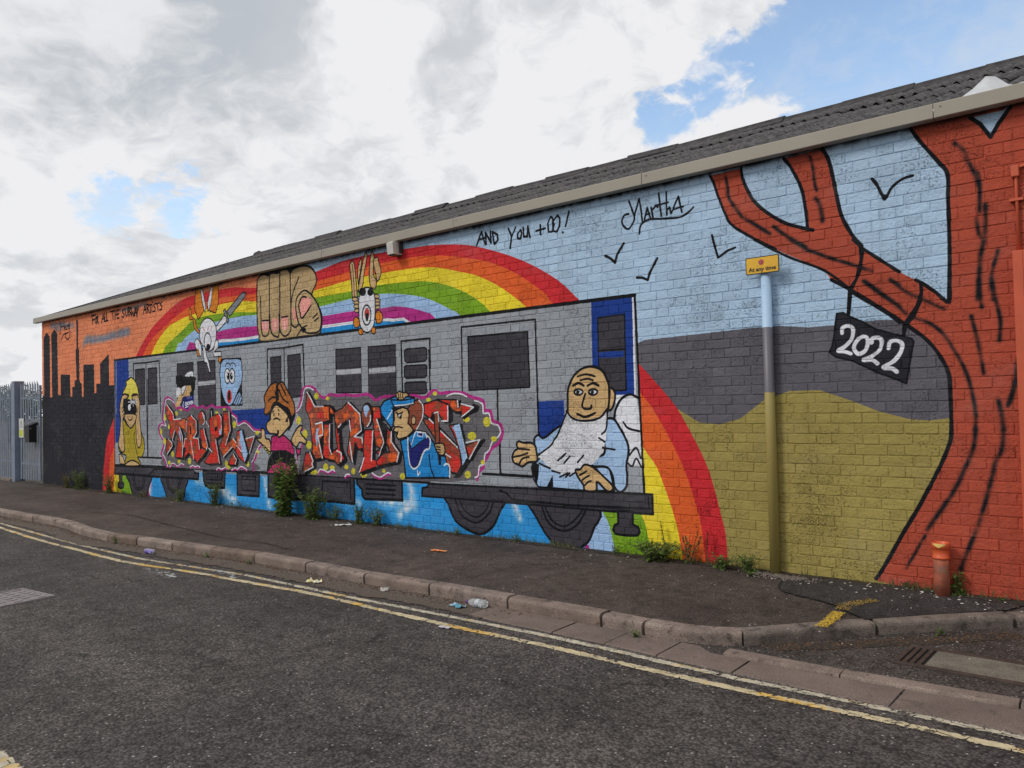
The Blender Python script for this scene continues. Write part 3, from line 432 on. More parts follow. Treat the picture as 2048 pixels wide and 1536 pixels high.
('lc','black',0,28,"-7192 1339 -7075 1338 -6878 1197 -6660 1041 -6573 974 -6545 790 -6616 690 -6753 714 -6831 900 -6995 1117"),
('m','lred',0,0,"-7242 1356 -7124 1355 -6926 1213 -6706 1056 -6619 989 -6590 804 -6662 703 -6800 728 -6878 914 -7043 1132"),
('lc','black',0,18,"-7242 1356 -7124 1355 -6926 1213 -6706 1056 -6619 989 -6590 804 -6662 703 -6800 728 -6878 914 -7043 1132"),
('l','white',0,18,"-7124 1355 -7052 1304"),
('l','white',0,18,"-6926 1208 -6619 994"),
('l','white',0,18,"-6856 935 -6766 897"),
('f','black',0,0,"-6736 1262 -6570 1277 -6504 1024 -6455 879 -6518 781 -6573 974 -6663 1159"),
('lc','black',0,28,"-6736 1262 -6570 1277 -6504 1024 -6455 879 -6518 781 -6573 974 -6663 1159"),
('m','lred',0,0,"-6783 1278 -6616 1292 -6549 1039 -6500 894 -6564 795 -6619 989 -6709 1174"),
('lc','black',0,18,"-6783 1278 -6616 1292 -6549 1039 -6500 894 -6564 795 -6619 989 -6709 1174"),
('l','white',0,18,"-6616 1288 -6500 894"),
('f','black',0,0,"-6470 1024 -6244 1095 -6415 871"),
('lc','black',0,27,"-6470 1024 -6244 1095 -6415 871"),
('m','lred',0,0,"-6515 1039 -6288 1109 -6460 885"),
('lc','black',0,17,"-6515 1039 -6288 1109 -6460 885"),
('l','white',0,17,"-6508 1073 -6288 1109 -6460 885"),
('f','lblue',0,0,"-6671 1283 -6609 1288 -6504 894 -6570 804 -6605 989 -6675 1175 -6728 1253"),
('f','lblue',0,0,"-9416 1231 -9358 1242 -9389 1161 -9414 962 -9449 1113"),
('f','black',0,0,"-8832 1299 -8867 1039 -8909 1163 -8925 1231"),
('f','black',0,0,"-8051 1351 -7906 1286 -7928 1093 -7969 1061"),
('f','black',0,0,"-8047 931 -7978 1039 -7900 944"),
('f','black',1,0,"-8171 1411 -8180 1353 -8203 1303 -8238 1265 -8280 1245 -8325 1245 -8366 1265 -8399 1304 -8420 1355 -8426 1414 -8416 1472 -8392 1523 -8357 1560 -8315 1580 -8270 1579 -8229 1558 -8197 1520 -8176 1469"),
('f','brown',1,0,"-8226 1406 -8233 1356 -8250 1312 -8276 1279 -8306 1261 -8338 1261 -8368 1279 -8392 1312 -8407 1357 -8411 1408 -8403 1459 -8386 1503 -8360 1536 -8330 1553 -8298 1552 -8268 1534 -8245 1501 -8230 1456"),
('f','lblue',1,0,"-8366 1528 -8297 1544 -8256 1494 -8291 1440 -8319 1385 -8368 1462"),
('l','white',1,20,"-8230 1406 -8244 1330 -8305 1265"),
('f','yfig',0,0,"-15589 1840 -15497 1980 -15371 2071 -15394 2127 -15281 2146 -15176 2189 -15023 2113 -14924 1993 -14862 1807 -15153 1736 -15503 1743"),
('f','ydark',1,0,"-15564 1412 -15303 1269 -15023 1454 -14827 1207 -14683 994 -14704 796 -14800 702 -14958 698 -14844 548 -15480 528 -15423 711 -15599 746 -15751 839 -15697 1126"),
('lc','black',1,28,"-15564 1412 -15303 1269 -15023 1454 -14827 1207 -14683 994 -14704 796 -14800 702 -14958 698 -14844 548 -15480 528 -15423 711 -15599 746 -15751 839 -15697 1126"),
('f','tan',1,0,"-15571 1856 -15428 1883 -15324 1833 -15503 1743 -15523 1633 -15474 1490 -15554 1396 -15520 1064 -15490 859 -15563 779 -15669 808 -15752 950 -15697 1142 -15655 1364 -15684 1635"),
('lc','black',1,29,"-15571 1856 -15428 1883 -15324 1833 -15503 1743 -15523 1633 -15474 1490 -15554 1396 -15520 1064 -15490 859 -15563 779 -15669 808 -15752 950 -15697 1142 -15655 1364 -15684 1635"),
('f','tan',1,0,"-15150 1852 -14945 1855 -14847 1729 -14854 1437 -14810 1207 -14799 978 -14886 877 -14985 960 -15025 1392 -15053 1625"),
('lc','black',1,28,"-15150 1852 -14945 1855 -14847 1729 -14854 1437 -14810 1207 -14799 978 -14886 877 -14985 960 -15025 1392 -15053 1625"),
('f','tan',1,0,"-15473 1498 -15022 1493 -15032 1361 -15228 1238 -15407 1348"),
('lc','black',1,28,"-15473 1498 -15022 1493 -15032 1361 -15228 1238 -15407 1348"),
('l','black',1,23,"-15341 1441 -15300 1394 -15196 1393 -15161 1432"),
('f','black',0,0,"-15526 1799 -15015 1772 -14977 1670 -14987 1516 -15438 1497 -15547 1681"),
('f','white',1,0,"-15221 1628 -15225 1608 -15235 1590 -15250 1577 -15269 1570 -15288 1570 -15306 1578 -15321 1591 -15330 1609 -15333 1630 -15329 1650 -15319 1668 -15304 1681 -15285 1687 -15266 1687 -15248 1680 -15233 1666 -15224 1648"),
('l','white',0,15,"-15112 1727 -14908 1723"),
('l','white',0,15,"-15112 1727 -14968 1669"),
('l','white',0,15,"-15112 1727 -15114 1649"),
('l','white',0,16,"-15112 1727 -15260 1675"),
('l','white',0,16,"-15112 1727 -15320 1731"),
('l','white',0,16,"-15112 1727 -15257 1785"),
('l','white',0,15,"-15112 1727 -15110 1805"),
('l','white',0,15,"-15112 1727 -14966 1779"),
('l','black',1,28,"-15572 1840 -15534 1918 -15425 2010 -15388 2071 -15405 2119 -15246 2176 -15176 2192 -15023 2113 -14924 1993 -14861 1837"),
('l','black',1,23,"-15553 1863 -15393 1882 -15289 1856 -15342 1810"),
('l','black',1,22,"-15185 1846 -15013 1849 -14877 1868"),
('f','tan',1,0,"-15480 528 -15320 612 -15112 633 -14877 547"),
('lc','black',1,28,"-15480 528 -15320 612 -15112 633 -14877 547"),
('f','tan',0,0,"-15743 727 -15671 745 -15565 684 -15480 552 -15694 554"),
('lc','black',0,23,"-15743 727 -15671 745 -15565 684 -15480 552 -15694 554"),
('l','black',0,21,"-15595 1602 -15505 1664"),
('l','black',0,21,"-15586 1539 -15478 1608"),
('l','black',0,21,"-15563 1475 -15472 1537"),
('l','black',0,21,"-15019 1594 -14936 1531"),
('l','black',0,21,"-15019 1624 -14925 1577"),
('l','black',1,22,"-15082 1160 -15085 1021 -14973 744"),
('f','white',0,0,"-13162 2129 -13071 2178 -12958 2201 -12859 2191 -12856 2108"),
('f','white',1,0,"-13430 1928 -13304 1930 -13283 1845 -13435 1770"),
('f','tan',0,0,"-13269 1962 -12932 1962 -12901 1884 -12968 1852 -12992 1781 -13148 1785 -13240 1765 -13287 1682 -13393 1594 -13491 1607 -13484 1663 -13377 1780 -13306 1834 -13270 1923"),
('f','black',0,0,"-13471 2133 -13424 2160 -13402 2125 -13286 2159 -13230 2123 -13150 2131 -13050 2097 -13027 2121 -12983 2099 -12960 2134 -12905 2116 -12807 2106 -12753 2076 -12798 2029 -12790 1919 -12858 1838 -12859 1800 -12970 1786 -12990 1842 -12912 1873 -12943 1962 -13144 1969 -13315 1924 -13463 2014"),
('f','white',1,0,"-13235 1944 -13121 1963 -13134 1918 -13204 1837 -13249 1827 -13270 1889"),
('l','black',1,15,"-13270 1912 -13272 1850 -13238 1815 -13192 1831 -13122 1929 -13099 1962"),
('f','navy',0,0,"-13194 1786 -12992 1781 -12859 1800 -12836 1634 -13087 1555 -13244 1602 -13301 1603 -13241 1698"),
('l','white',0,17,"-13196 1691 -13232 1630 -13199 1602"),
('l','white',0,17,"-13129 1679 -13153 1629 -13108 1622 -13095 1672 -13129 1679"),
('l','white',0,17,"-13073 1683 -13074 1627"),
('l','white',0,17,"-13028 1688 -13068 1655 -13018 1632"),
('l','white',0,17,"-12972 1692 -13011 1676 -12973 1659 -13001 1640"),
('l','white',0,17,"-12917 1696 -12955 1692 -12951 1647 -12907 1652"),
('l','white',0,17,"-12950 1672 -12917 1674"),
('l','white',0,16,"-12901 1652 -12906 1696 -12868 1657 -12873 1701"),
('l','white',0,17,"-13142 1590 -13030 1610"),
('s60','lblue',0,34,"-13060 1749 -12926 1763"),
('l','mag',1,42,"-13437 1585 -13285 1592 -13173 1558 -13063 1538 -12951 1610 -12842 1617 -12735 1579 -12557 1603 -12453 1565"),
('f','black',0,0,"-11980 2365 -11346 2349 -11331 1591 -11988 1594"),
('f','lblue',1,0,"-11891 2340 -11664 2343 -11419 2330 -11343 2258 -11336 1997 -11470 1805 -11634 1625 -11784 1615 -11907 1751 -11967 1914 -11990 2184"),
('lc','black',1,21,"-11891 2340 -11664 2343 -11419 2330 -11343 2258 -11336 1997 -11470 1805 -11634 1625 -11784 1615 -11907 1751 -11967 1914 -11990 2184"),
('f','white',1,0,"-11684 2070 -11690 2029 -11706 1994 -11728 1968 -11756 1955 -11784 1956 -11811 1971 -11833 1999 -11846 2036 -11850 2077 -11844 2118 -11828 2153 -11805 2179 -11778 2192 -11749 2191 -11723 2175 -11701 2147 -11688 2111"),
('lc','black',1,19,"-11684 2070 -11690 2029 -11706 1994 -11728 1968 -11756 1955 -11784 1956 -11811 1971 -11833 1999 -11846 2036 -11850 2077 -11844 2118 -11828 2153 -11805 2179 -11778 2192 -11749 2191 -11723 2175 -11701 2147 -11688 2111"),
('f','black',1,0,"-11707 2071 -11710 2051 -11717 2033 -11728 2020 -11741 2013 -11755 2014 -11768 2022 -11779 2035 -11785 2054 -11787 2074 -11784 2095 -11776 2112 -11765 2125 -11752 2132 -11738 2131 -11725 2123 -11715 2110 -11709 2091"),
('f','white',1,0,"-11751 2093 -11756 2082 -11767 2077 -11777 2082 -11781 2094 -11777 2105 -11766 2109 -11755 2104"),
('f','white',1,0,"-11546 2064 -11552 2024 -11567 1989 -11589 1963 -11616 1950 -11645 1951 -11671 1966 -11692 1994 -11705 2030 -11709 2071 -11703 2112 -11688 2147 -11665 2172 -11638 2185 -11610 2184 -11584 2169 -11563 2141 -11550 2105"),
('lc','black',1,19,"-11546 2064 -11552 2024 -11567 1989 -11589 1963 -11616 1950 -11645 1951 -11671 1966 -11692 1994 -11705 2030 -11709 2071 -11703 2112 -11688 2147 -11665 2172 -11638 2185 -11610 2184 -11584 2169 -11563 2141 -11550 2105"),
('f','black',1,0,"-11607 2067 -11610 2046 -11618 2029 -11629 2016 -11642 2010 -11655 2010 -11668 2018 -11678 2031 -11685 2050 -11687 2070 -11684 2090 -11676 2108 -11665 2121 -11652 2127 -11638 2127 -11626 2119 -11616 2105 -11609 2087"),
('f','white',1,0,"-11612 2087 -11616 2076 -11627 2071 -11637 2077 -11641 2088 -11637 2099 -11626 2103 -11616 2098"),
('l','black',1,17,"-11831 2230 -11791 2274 -11716 2277 -11679 2242"),
('l','black',1,17,"-11679 2249 -11616 2279 -11543 2255 -11520 2214"),
('f','lred',1,0,"-11644 1744 -11649 1707 -11663 1675 -11683 1651 -11708 1639 -11734 1639 -11758 1653 -11778 1677 -11790 1711 -11793 1748 -11788 1785 -11774 1818 -11753 1841 -11728 1854 -11702 1853 -11678 1839 -11659 1814 -11647 1781"),
('f','black',1,0,"-11685 1759 -11688 1732 -11696 1709 -11706 1692 -11718 1684 -11731 1684 -11743 1693 -11753 1711 -11759 1734 -11760 1760 -11757 1787 -11750 1810 -11740 1827 -11727 1835 -11714 1835 -11702 1826 -11693 1808 -11687 1785"),
('f','lblue',0,0,"-11610 1625 -11483 1766 -11409 1817 -11351 1737 -11342 1613 -11537 1604"),
('lc','black',0,18,"-11610 1625 -11483 1766 -11409 1817 -11351 1737 -11342 1613 -11537 1604"),
('l','black',0,18,"-11536 1636 -11435 1752"),
('l','black',0,18,"-11475 1622 -11387 1738"),
('l','black',0,18,"-11414 1614 -11359 1685"),
('f','black',0,0,"-10859 3513 -10765 3597 -10021 3595 -9691 3594 -9453 3533 -9696 3445 -10768 3476"),
('f','tan2',1,0,"-10860 3487 -10789 3555 -10675 3573 -10542 3537 -10474 3567 -10300 3545 -10234 3574 -10085 3579 -9982 3517 -9897 3555 -9692 3576 -9493 3526 -9369 3404 -9363 3285 -9465 3132 -9314 2952 -9242 2793 -9265 2643 -9345 2556 -9803 2555 -10726 2553 -10837 2656 -10878 2850 -10878 3234"),
('lc','black',1,28,"-10860 3487 -10789 3555 -10675 3573 -10542 3537 -10474 3567 -10300 3545 -10234 3574 -10085 3579 -9982 3517 -9897 3555 -9692 3576 -9493 3526 -9369 3404 -9363 3285 -9465 3132 -9314 2952 -9242 2793 -9265 2643 -9345 2556 -9803 2555 -10726 2553 -10837 2656 -10878 2850 -10878 3234"),
('f','nail',1,0,"-10740 2870 -10572 2862 -10564 2736 -10655 2693 -10744 2750"),
('f','nail',1,0,"-10483 2867 -10320 2859 -10324 2717 -10412 2680 -10476 2729"),
('f','nail',1,0,"-10233 2882 -10084 2881 -10078 2721 -10153 2685 -10226 2746"),
('f','nail',1,0,"-9955 2990 -9873 2970 -9795 2830 -9878 2802 -9938 2855"),
('l','white',0,11,"-10650 2856 -10654 2743"),
('l','white',0,11,"-10396 2834 -10400 2723"),
('l','white',0,11,"-10149 2813 -10153 2703"),
('l','black',1,27,"-10531 3536 -10547 2948 -10566 2686 -10679 2632 -10767 2727 -10775 3248"),
('l','black',1,27,"-10257 3539 -10292 2689 -10392 2610 -10510 2694 -10536 2947"),
('l','black',1,27,"-9992 3530 -9992 2775 -10028 2644 -10156 2593 -10271 2688 -10292 2924"),
('l','black',1,26,"-9778 3419 -9928 3206 -9985 3018 -9982 2774 -9880 2705 -9776 2757"),
('l','black',1,27,"-10740 2874 -10572 2865"),
('l','black',1,26,"-10233 2879 -10073 2882"),
('f','tan2',1,0,"-9797 2758 -9863 2945 -9848 3101 -9744 3186 -9622 3209 -9465 3120 -9333 2965 -9262 2771 -9324 2601 -9599 2599 -9718 2680"),
('lc','black',1,28,"-9797 2758 -9863 2945 -9848 3101 -9744 3186 -9622 3209 -9465 3120 -9333 2965 -9262 2771 -9324 2601 -9599 2599 -9718 2680"),
('f','nail',1,0,"-9747 3066 -9624 3125 -9484 3027 -9693 2821 -9761 2924"),
('l','black',1,28,"-9605 3111 -9705 3122 -9789 3022 -9762 2900 -9703 2822 -9499 2982"),
('l','black',0,25,"-9455 2800 -9346 2855"),
('l','black',0,25,"-9417 2756 -9329 2789"),
('l','black',0,26,"-9843 2582 -9718 2680 -9596 2706"),
('f','black',0,0,"-9738 2694 -9637 2673 -9618 2636 -9700 2607 -9749 2646"),
('f','wing',0,0,"-12741 3599 -12589 3595 -12435 3260 -12519 3157 -12659 3058 -12779 3237"),
('lc','black',0,20,"-12741 3599 -12589 3595 -12435 3260 -12519 3157 -12659 3058 -12779 3237"),
('f','wing',0,0,"-12187 3577 -12004 3563 -12012 3272 -12094 3117 -12277 3162 -12356 3224"),
('lc','black',0,20,"-12187 3577 -12004 3563 -12012 3272 -12094 3117 -12277 3162 -12356 3224"),
('f','white',0,0,"-12590 3582 -12509 3545 -12408 3257 -12438 3149 -12515 3323"),
('lc','black',0,17,"-12590 3582 -12509 3545 -12408 3257 -12438 3149 -12515 3323"),
('f','white',0,0,"-12240 3556 -12174 3562 -12248 3268 -12344 3168 -12353 3307"),
('lc','black',0,17,"-12240 3556 -12174 3562 -12248 3268 -12344 3168 -12353 3307"),
('f','sword',0,0,"-11761 3113 -11286 3368 -11179 3343 -11217 3282 -11663 3024"),
('lc','black',0,19,"-11761 3113 -11286 3368 -11179 3343 -11217 3282 -11663 3024"),
('f','sword',0,0,"-11862 3136 -11810 3158 -11690 2946 -11741 2924"),
('lc','black',0,17,"-11862 3136 -11810 3158 -11690 2946 -11741 2924"),
('f','white',0,0,"-12101 2887 -11839 3053 -11764 3019 -11766 2953 -11946 2861 -12077 2803"),
('lc','black',0,19,"-12101 2887 -11839 3053 -11764 3019 -11766 2953 -11946 2861 -12077 2803"),
('f','wing',1,0,"-12960 3297 -12891 3220 -12880 3134 -12769 3068 -12717 2937 -12610 2845 -12665 2835 -12801 2930 -12839 3074 -12952 3084"),
('lc','black',1,16,"-12960 3297 -12891 3220 -12880 3134 -12769 3068 -12717 2937 -12610 2845 -12665 2835 -12801 2930 -12839 3074 -12952 3084"),
('f','white',1,0,"-12608 2914 -12523 3018 -12360 3059 -12176 2988 -12088 2858 -12106 2683 -12188 2553 -12322 2507 -12481 2572 -12613 2720"),
('lc','black',1,22,"-12608 2914 -12523 3018 -12360 3059 -12176 2988 -12088 2858 -12106 2683 -12188 2553 -12322 2507 -12481 2572 -12613 2720"),
('f','white',1,0,"-12259 2667 -12267 2621 -12287 2581 -12318 2552 -12355 2538 -12394 2541 -12430 2559 -12459 2592 -12478 2635 -12483 2683 -12475 2729 -12454 2769 -12424 2798 -12386 2811 -12347 2808 -12311 2789 -12283 2757 -12264 2714"),
('lc','black',1,20,"-12259 2667 -12267 2621 -12287 2581 -12318 2552 -12355 2538 -12394 2541 -12430 2559 -12459 2592 -12478 2635 -12483 2683 -12475 2729 -12454 2769 -12424 2798 -12386 2811 -12347 2808 -12311 2789 -12283 2757 -12264 2714"),
('f','black',1,0,"-12283 2573 -12287 2554 -12299 2538 -12316 2527 -12337 2522 -12359 2524 -12380 2531 -12397 2545 -12407 2562 -12411 2581 -12406 2600 -12395 2615 -12377 2627 -12356 2632 -12334 2630 -12313 2622 -12297 2609 -12286 2592"),
('l','iris',0,12,"-12526 2921 -12446 2846"),
('l','iris',0,12,"-12338 2906 -12366 2853"),
('l','iris',0,12,"-12231 2911 -12259 2845"),
('f','white',1,0,"-12751 2729 -12668 2723 -12575 2592 -12580 2439 -12674 2487 -12781 2647"),
('lc','black',1,18,"-12751 2729 -12668 2723 -12575 2592 -12580 2439 -12674 2487 -12781 2647"),
('f','white',0,0,"-12106 2683 -12029 2664 -12032 2556 -12164 2483 -11957 2484 -11946 2403 -12166 2402 -12203 2486"),
('lc','black',0,17,"-12106 2683 -12029 2664 -12032 2556 -12164 2483 -11957 2484 -11946 2403 -12166 2402 -12203 2486"),
('f','wing',0,0,"-12742 2547 -12672 2556 -12634 2456 -12703 2433"),
('lc','black',0,15,"-12742 2547 -12672 2556 -12634 2456 -12703 2433"),
('f','wing',0,0,"-12036 2394 -11946 2403 -11948 2335 -12001 2284 -12038 2340"),
('lc','black',0,15,"-12036 2394 -11946 2403 -11948 2335 -12001 2284 -12038 2340"),
('f','white',0,0,"-12534 2617 -12454 2584 -12404 2429 -12352 2357 -12278 2148 -12331 2164 -12407 2319 -12487 2337"),
('lc','black',0,17,"-12534 2617 -12454 2584 -12404 2429 -12352 2357 -12278 2148 -12331 2164 -12407 2319 -12487 2337"),
('f','tan',1,0,"-8434 3087 -8375 3302 -8300 3514 -8264 3564 -8240 3506 -8306 3294 -8346 3122 -8417 3063"),
('lc','black',1,16,"-8434 3087 -8375 3302 -8300 3514 -8264 3564 -8240 3506 -8306 3294 -8346 3122 -8417 3063"),
('f','tan',1,0,"-8163 3517 -8129 3556 -8098 3464 -8120 3270 -8057 3154 -8093 3060 -8176 3102 -8205 3259"),
('lc','black',1,16,"-8163 3517 -8129 3556 -8098 3464 -8120 3270 -8057 3154 -8093 3060 -8176 3102 -8205 3259"),
('f','tan',1,0,"-8445 3289 -8425 3398 -8370 3490 -8354 3433 -8412 3240 -8432 3154"),
('lc','black',1,16,"-8445 3289 -8425 3398 -8370 3490 -8354 3433 -8412 3240 -8432 3154"),
('f','tan',1,0,"-8115 3434 -8031 3466 -8008 3408 -7969 3305 -7972 3219 -8040 3152 -8071 3242"),
('lc','black',1,16,"-8115 3434 -8031 3466 -8008 3408 -7969 3305 -7972 3219 -8040 3152 -8071 3242"),
('f','tan',0,0,"-8608 3444 -8553 3499 -8502 3441 -8467 3135 -8454 2989 -8559 3000 -8580 3216"),
('lc','black',0,18,"-8608 3444 -8553 3499 -8502 3441 -8467 3135 -8454 2989 -8559 3000 -8580 3216"),
('l','black',0,12,"-8546 3447 -8515 3007"),
('f','tan',1,0,"-8448 2961 -8460 2946 -8490 2940 -8527 2943 -8556 2956 -8567 2973 -8555 2988 -8525 2994 -8488 2990 -8459 2977"),
('lc','black',1,13,"-8448 2961 -8460 2946 -8490 2940 -8527 2943 -8556 2956 -8567 2973 -8555 2988 -8525 2994 -8488 2990 -8459 2977"),
('f','tan',1,0,"-8415 2907 -8427 2893 -8456 2886 -8493 2890 -8523 2902 -8534 2919 -8522 2934 -8492 2940 -8455 2937 -8426 2924"),
('lc','black',1,13,"-8415 2907 -8427 2893 -8456 2886 -8493 2890 -8523 2902 -8534 2919 -8522 2934 -8492 2940 -8455 2937 -8426 2924"),
('f','tan',1,0,"-8416 2863 -8428 2848 -8458 2842 -8494 2845 -8524 2858 -8535 2875 -8523 2889 -8493 2896 -8456 2892 -8427 2880"),
('lc','black',1,13,"-8416 2863 -8428 2848 -8458 2842 -8494 2845 -8524 2858 -8535 2875 -8523 2889 -8493 2896 -8456 2892 -8427 2880"),
('f','tan',1,0,"-8409 2807 -8421 2792 -8451 2785 -8487 2789 -8517 2801 -8528 2818 -8516 2833 -8486 2839 -8449 2836 -8420 2823"),
('lc','black',1,13,"-8409 2807 -8421 2792 -8451 2785 -8487 2789 -8517 2801 -8528 2818 -8516 2833 -8486 2839 -8449 2836 -8420 2823"),
('f','tan',1,0,"-8007 2952 -8018 2938 -8046 2932 -8081 2936 -8109 2948 -8119 2964 -8108 2979 -8079 2985 -8045 2981 -8017 2969"),
('lc','black',1,13,"-8007 2952 -8018 2938 -8046 2932 -8081 2936 -8109 2948 -8119 2964 -8108 2979 -8079 2985 -8045 2981 -8017 2969"),
('f','tan',1,0,"-7992 2897 -8003 2883 -8031 2876 -8066 2880 -8094 2892 -8104 2908 -8093 2923 -8064 2929 -8030 2925 -8002 2913"),
('lc','black',1,13,"-7992 2897 -8003 2883 -8031 2876 -8066 2880 -8094 2892 -8104 2908 -8093 2923 -8064 2929 -8030 2925 -8002 2913"),
('f','tan',1,0,"-7993 2854 -8004 2839 -8032 2833 -8067 2836 -8095 2849 -8106 2865 -8094 2879 -8066 2886 -8031 2882 -8003 2870"),
('lc','black',1,13,"-7993 2854 -8004 2839 -8032 2833 -8067 2836 -8095 2849 -8106 2865 -8094 2879 -8066 2886 -8031 2882 -8003 2870"),
('f','tan',1,0,"-7994 2810 -8005 2796 -8034 2790 -8069 2793 -8097 2805 -8107 2822 -8096 2836 -8067 2842 -8032 2839 -8004 2827"),
('lc','black',1,13,"-7994 2810 -8005 2796 -8034 2790 -8069 2793 -8097 2805 -8107 2822 -8096 2836 -8067 2842 -8032 2839 -8004 2827"),
('f','wing',1,0,"-8551 2675 -8497 2726 -8428 2686 -8431 2598 -8519 2594"),
('lc','black',1,15,"-8551 2675 -8497 2726 -8428 2686 -8431 2598 -8519 2594"),
('f','wing',1,0,"-8086 2743 -8019 2770 -7947 2698 -7974 2614 -8073 2612"),
('lc','black',1,15,"-8086 2743 -8019 2770 -7947 2698 -7974 2614 -8073 2612"),
('f','white',1,0,"-8420 2974 -8347 3077 -8244 3099 -8144 3044 -8097 2940 -8105 2669 -8176 2533 -8279 2503 -8380 2560 -8428 2697"),
('lc','black',1,20,"-8420 2974 -8347 3077 -8244 3099 -8144 3044 -8097 2940 -8105 2669 -8176 2533 -8279 2503 -8380 2560 -8428 2697"),
('f','black',1,0,"-8276 3042 -8281 3024 -8294 3008 -8314 2998 -8337 2994 -8362 2997 -8386 3006 -8405 3020 -8417 3038 -8421 3058 -8416 3076 -8403 3092 -8383 3102 -8359 3106 -8334 3103 -8311 3093 -8292 3079 -8280 3061"),
('f','black',1,0,"-8126 3020 -8130 3003 -8141 2990 -8158 2981 -8177 2977 -8199 2979 -8218 2987 -8234 3000 -8244 3016 -8248 3033 -8243 3050 -8232 3063 -8216 3072 -8196 3076 -8175 3074 -8155 3066 -8139 3053 -8129 3037"),
('f','white',1,0,"-8184 2725 -8190 2681 -8207 2643 -8231 2615 -8260 2602 -8291 2605 -8320 2623 -8342 2654 -8357 2696 -8361 2741 -8354 2786 -8337 2824 -8313 2852 -8283 2864 -8253 2861 -8224 2843 -8202 2811 -8188 2770"),
('lc','black',1,20,"-8184 2725 -8190 2681 -8207 2643 -8231 2615 -8260 2602 -8291 2605 -8320 2623 -8342 2654 -8357 2696 -8361 2741 -8354 2786 -8337 2824 -8313 2852 -8283 2864 -8253 2861 -8224 2843 -8202 2811 -8188 2770"),
('f','iris',1,0,"-8212 2744 -8216 2718 -8225 2696 -8239 2680 -8256 2672 -8274 2674 -8290 2685 -8303 2703 -8312 2727 -8314 2754 -8310 2780 -8301 2802 -8286 2818 -8269 2825 -8252 2824 -8235 2813 -8222 2794 -8214 2771"),
('f','black',1,0,"-8230 2702 -8233 2683 -8239 2666 -8249 2654 -8260 2648 -8272 2649 -8283 2657 -8291 2671 -8297 2688 -8298 2708 -8296 2727 -8289 2744 -8280 2756 -8268 2762 -8257 2761 -8246 2753 -8237 2739 -8232 2722"),
('f','wing',1,0,"-8350 2519 -8360 2496 -8385 2482 -8415 2484 -8438 2502 -8447 2527 -8437 2551 -8412 2564 -8382 2562 -8359 2545"),
('lc','black',1,14,"-8350 2519 -8360 2496 -8385 2482 -8415 2484 -8438 2502 -8447 2527 -8437 2551 -8412 2564 -8382 2562 -8359 2545"),
('f','wing',1,0,"-8091 2516 -8100 2489 -8122 2474 -8149 2477 -8171 2495 -8178 2522 -8169 2549 -8147 2563 -8120 2561 -8099 2543"),
('lc','black',1,14,"-8091 2516 -8100 2489 -8122 2474 -8149 2477 -8171 2495 -8178 2522 -8169 2549 -8147 2563 -8120 2561 -8099 2543"),
('f','black',0,0,"-10658 1542 -10454 1713 -10070 1655 -9910 1434 -9997 1290 -10083 1206 -10574 1354"),
('f','hairb',1,0,"-10720 1720 -10559 1878 -10404 1922 -10340 1895 -10232 1922 -10129 1815 -9967 1628 -9930 1471 -10014 1411 -10074 1509 -10200 1560 -10391 1625 -10501 1590 -10570 1491 -10683 1442 -10727 1481 -10701 1593"),
('lc','black',1,26,"-10720 1720 -10559 1878 -10404 1922 -10340 1895 -10232 1922 -10129 1815 -9967 1628 -9930 1471 -10014 1411 -10074 1509 -10200 1560 -10391 1625 -10501 1590 -10570 1491 -10683 1442 -10727 1481 -10701 1593"),
('l','black',1,29,"-10610 1654 -10498 1702 -10411 1700 -10430 1787"),
('l','black',1,29,"-10321 1808 -10239 1683 -10093 1607"),
('l','black',1,29,"-10276 1881 -10152 1730"),
('f','black',0,0,"-10405 1885 -10340 1895 -10325 1660 -10413 1613"),
('f','pink',0,0,"-10537 1117 -10405 1131 -10212 1132 -10046 1048 -9966 929 -9969 844 -10176 894 -10434 896 -10576 893 -10551 1018"),
('lc','black',0,24,"-10537 1117 -10405 1131 -10212 1132 -10046 1048 -9966 929 -9969 844 -10176 894 -10434 896 -10576 893 -10551 1018"),
('f','pink',0,0,"-9925 941 -9802 944 -9814 872 -9886 846"),
('lc','black',0,22,"-9925 941 -9802 944 -9814 872 -9886 846"),
('f','tan',1,0,"-10549 1466 -10414 1588 -10222 1511 -10098 1412 -10060 1290 -10167 1205 -10341 1106 -10405 1149 -10602 1167 -10677 1254 -10642 1329 -10562 1379"),
('lc','black',1,27,"-10549 1466 -10414 1588 -10222 1511 -10098 1412 -10060 1290 -10167 1205 -10341 1106 -10405 1149 -10602 1167 -10677 1254 -10642 1329 -10562 1379"),
('f','black',1,0,"-10451 1440 -10456 1424 -10469 1418 -10481 1425 -10486 1440 -10480 1456 -10468 1463 -10455 1456"),
('f','black',1,0,"-10327 1445 -10332 1429 -10345 1423 -10357 1430 -10362 1445 -10356 1461 -10344 1467 -10332 1461"),
('l','black',0,20,"-10505 1478 -10471 1496"),
('l','black',0,20,"-10362 1519 -10330 1500"),
('l','black',1,25,"-10475 1372 -10398 1388 -10312 1359"),
('f','black',1,0,"-10341 1180 -10347 1159 -10361 1145 -10379 1145 -10393 1158 -10397 1180 -10391 1202 -10377 1215 -10359 1215 -10346 1202"),
('l','black',1,22,"-10163 1339 -10098 1412 -10066 1424"),
('f','black',1,0,"-10106 1357 -10114 1336 -10132 1327 -10150 1336 -10157 1358 -10149 1379 -10130 1388 -10113 1379"),
('f','tan',1,0,"-10943 1089 -10828 1096 -10820 1216 -10768 1235 -10723 1204 -10704 1091 -10583 1055 -10577 880 -10719 953 -10887 1039"),
('lc','black',1,27,"-10943 1089 -10828 1096 -10820 1216 -10768 1235 -10723 1204 -10704 1091 -10583 1055 -10577 880 -10719 953 -10887 1039"),
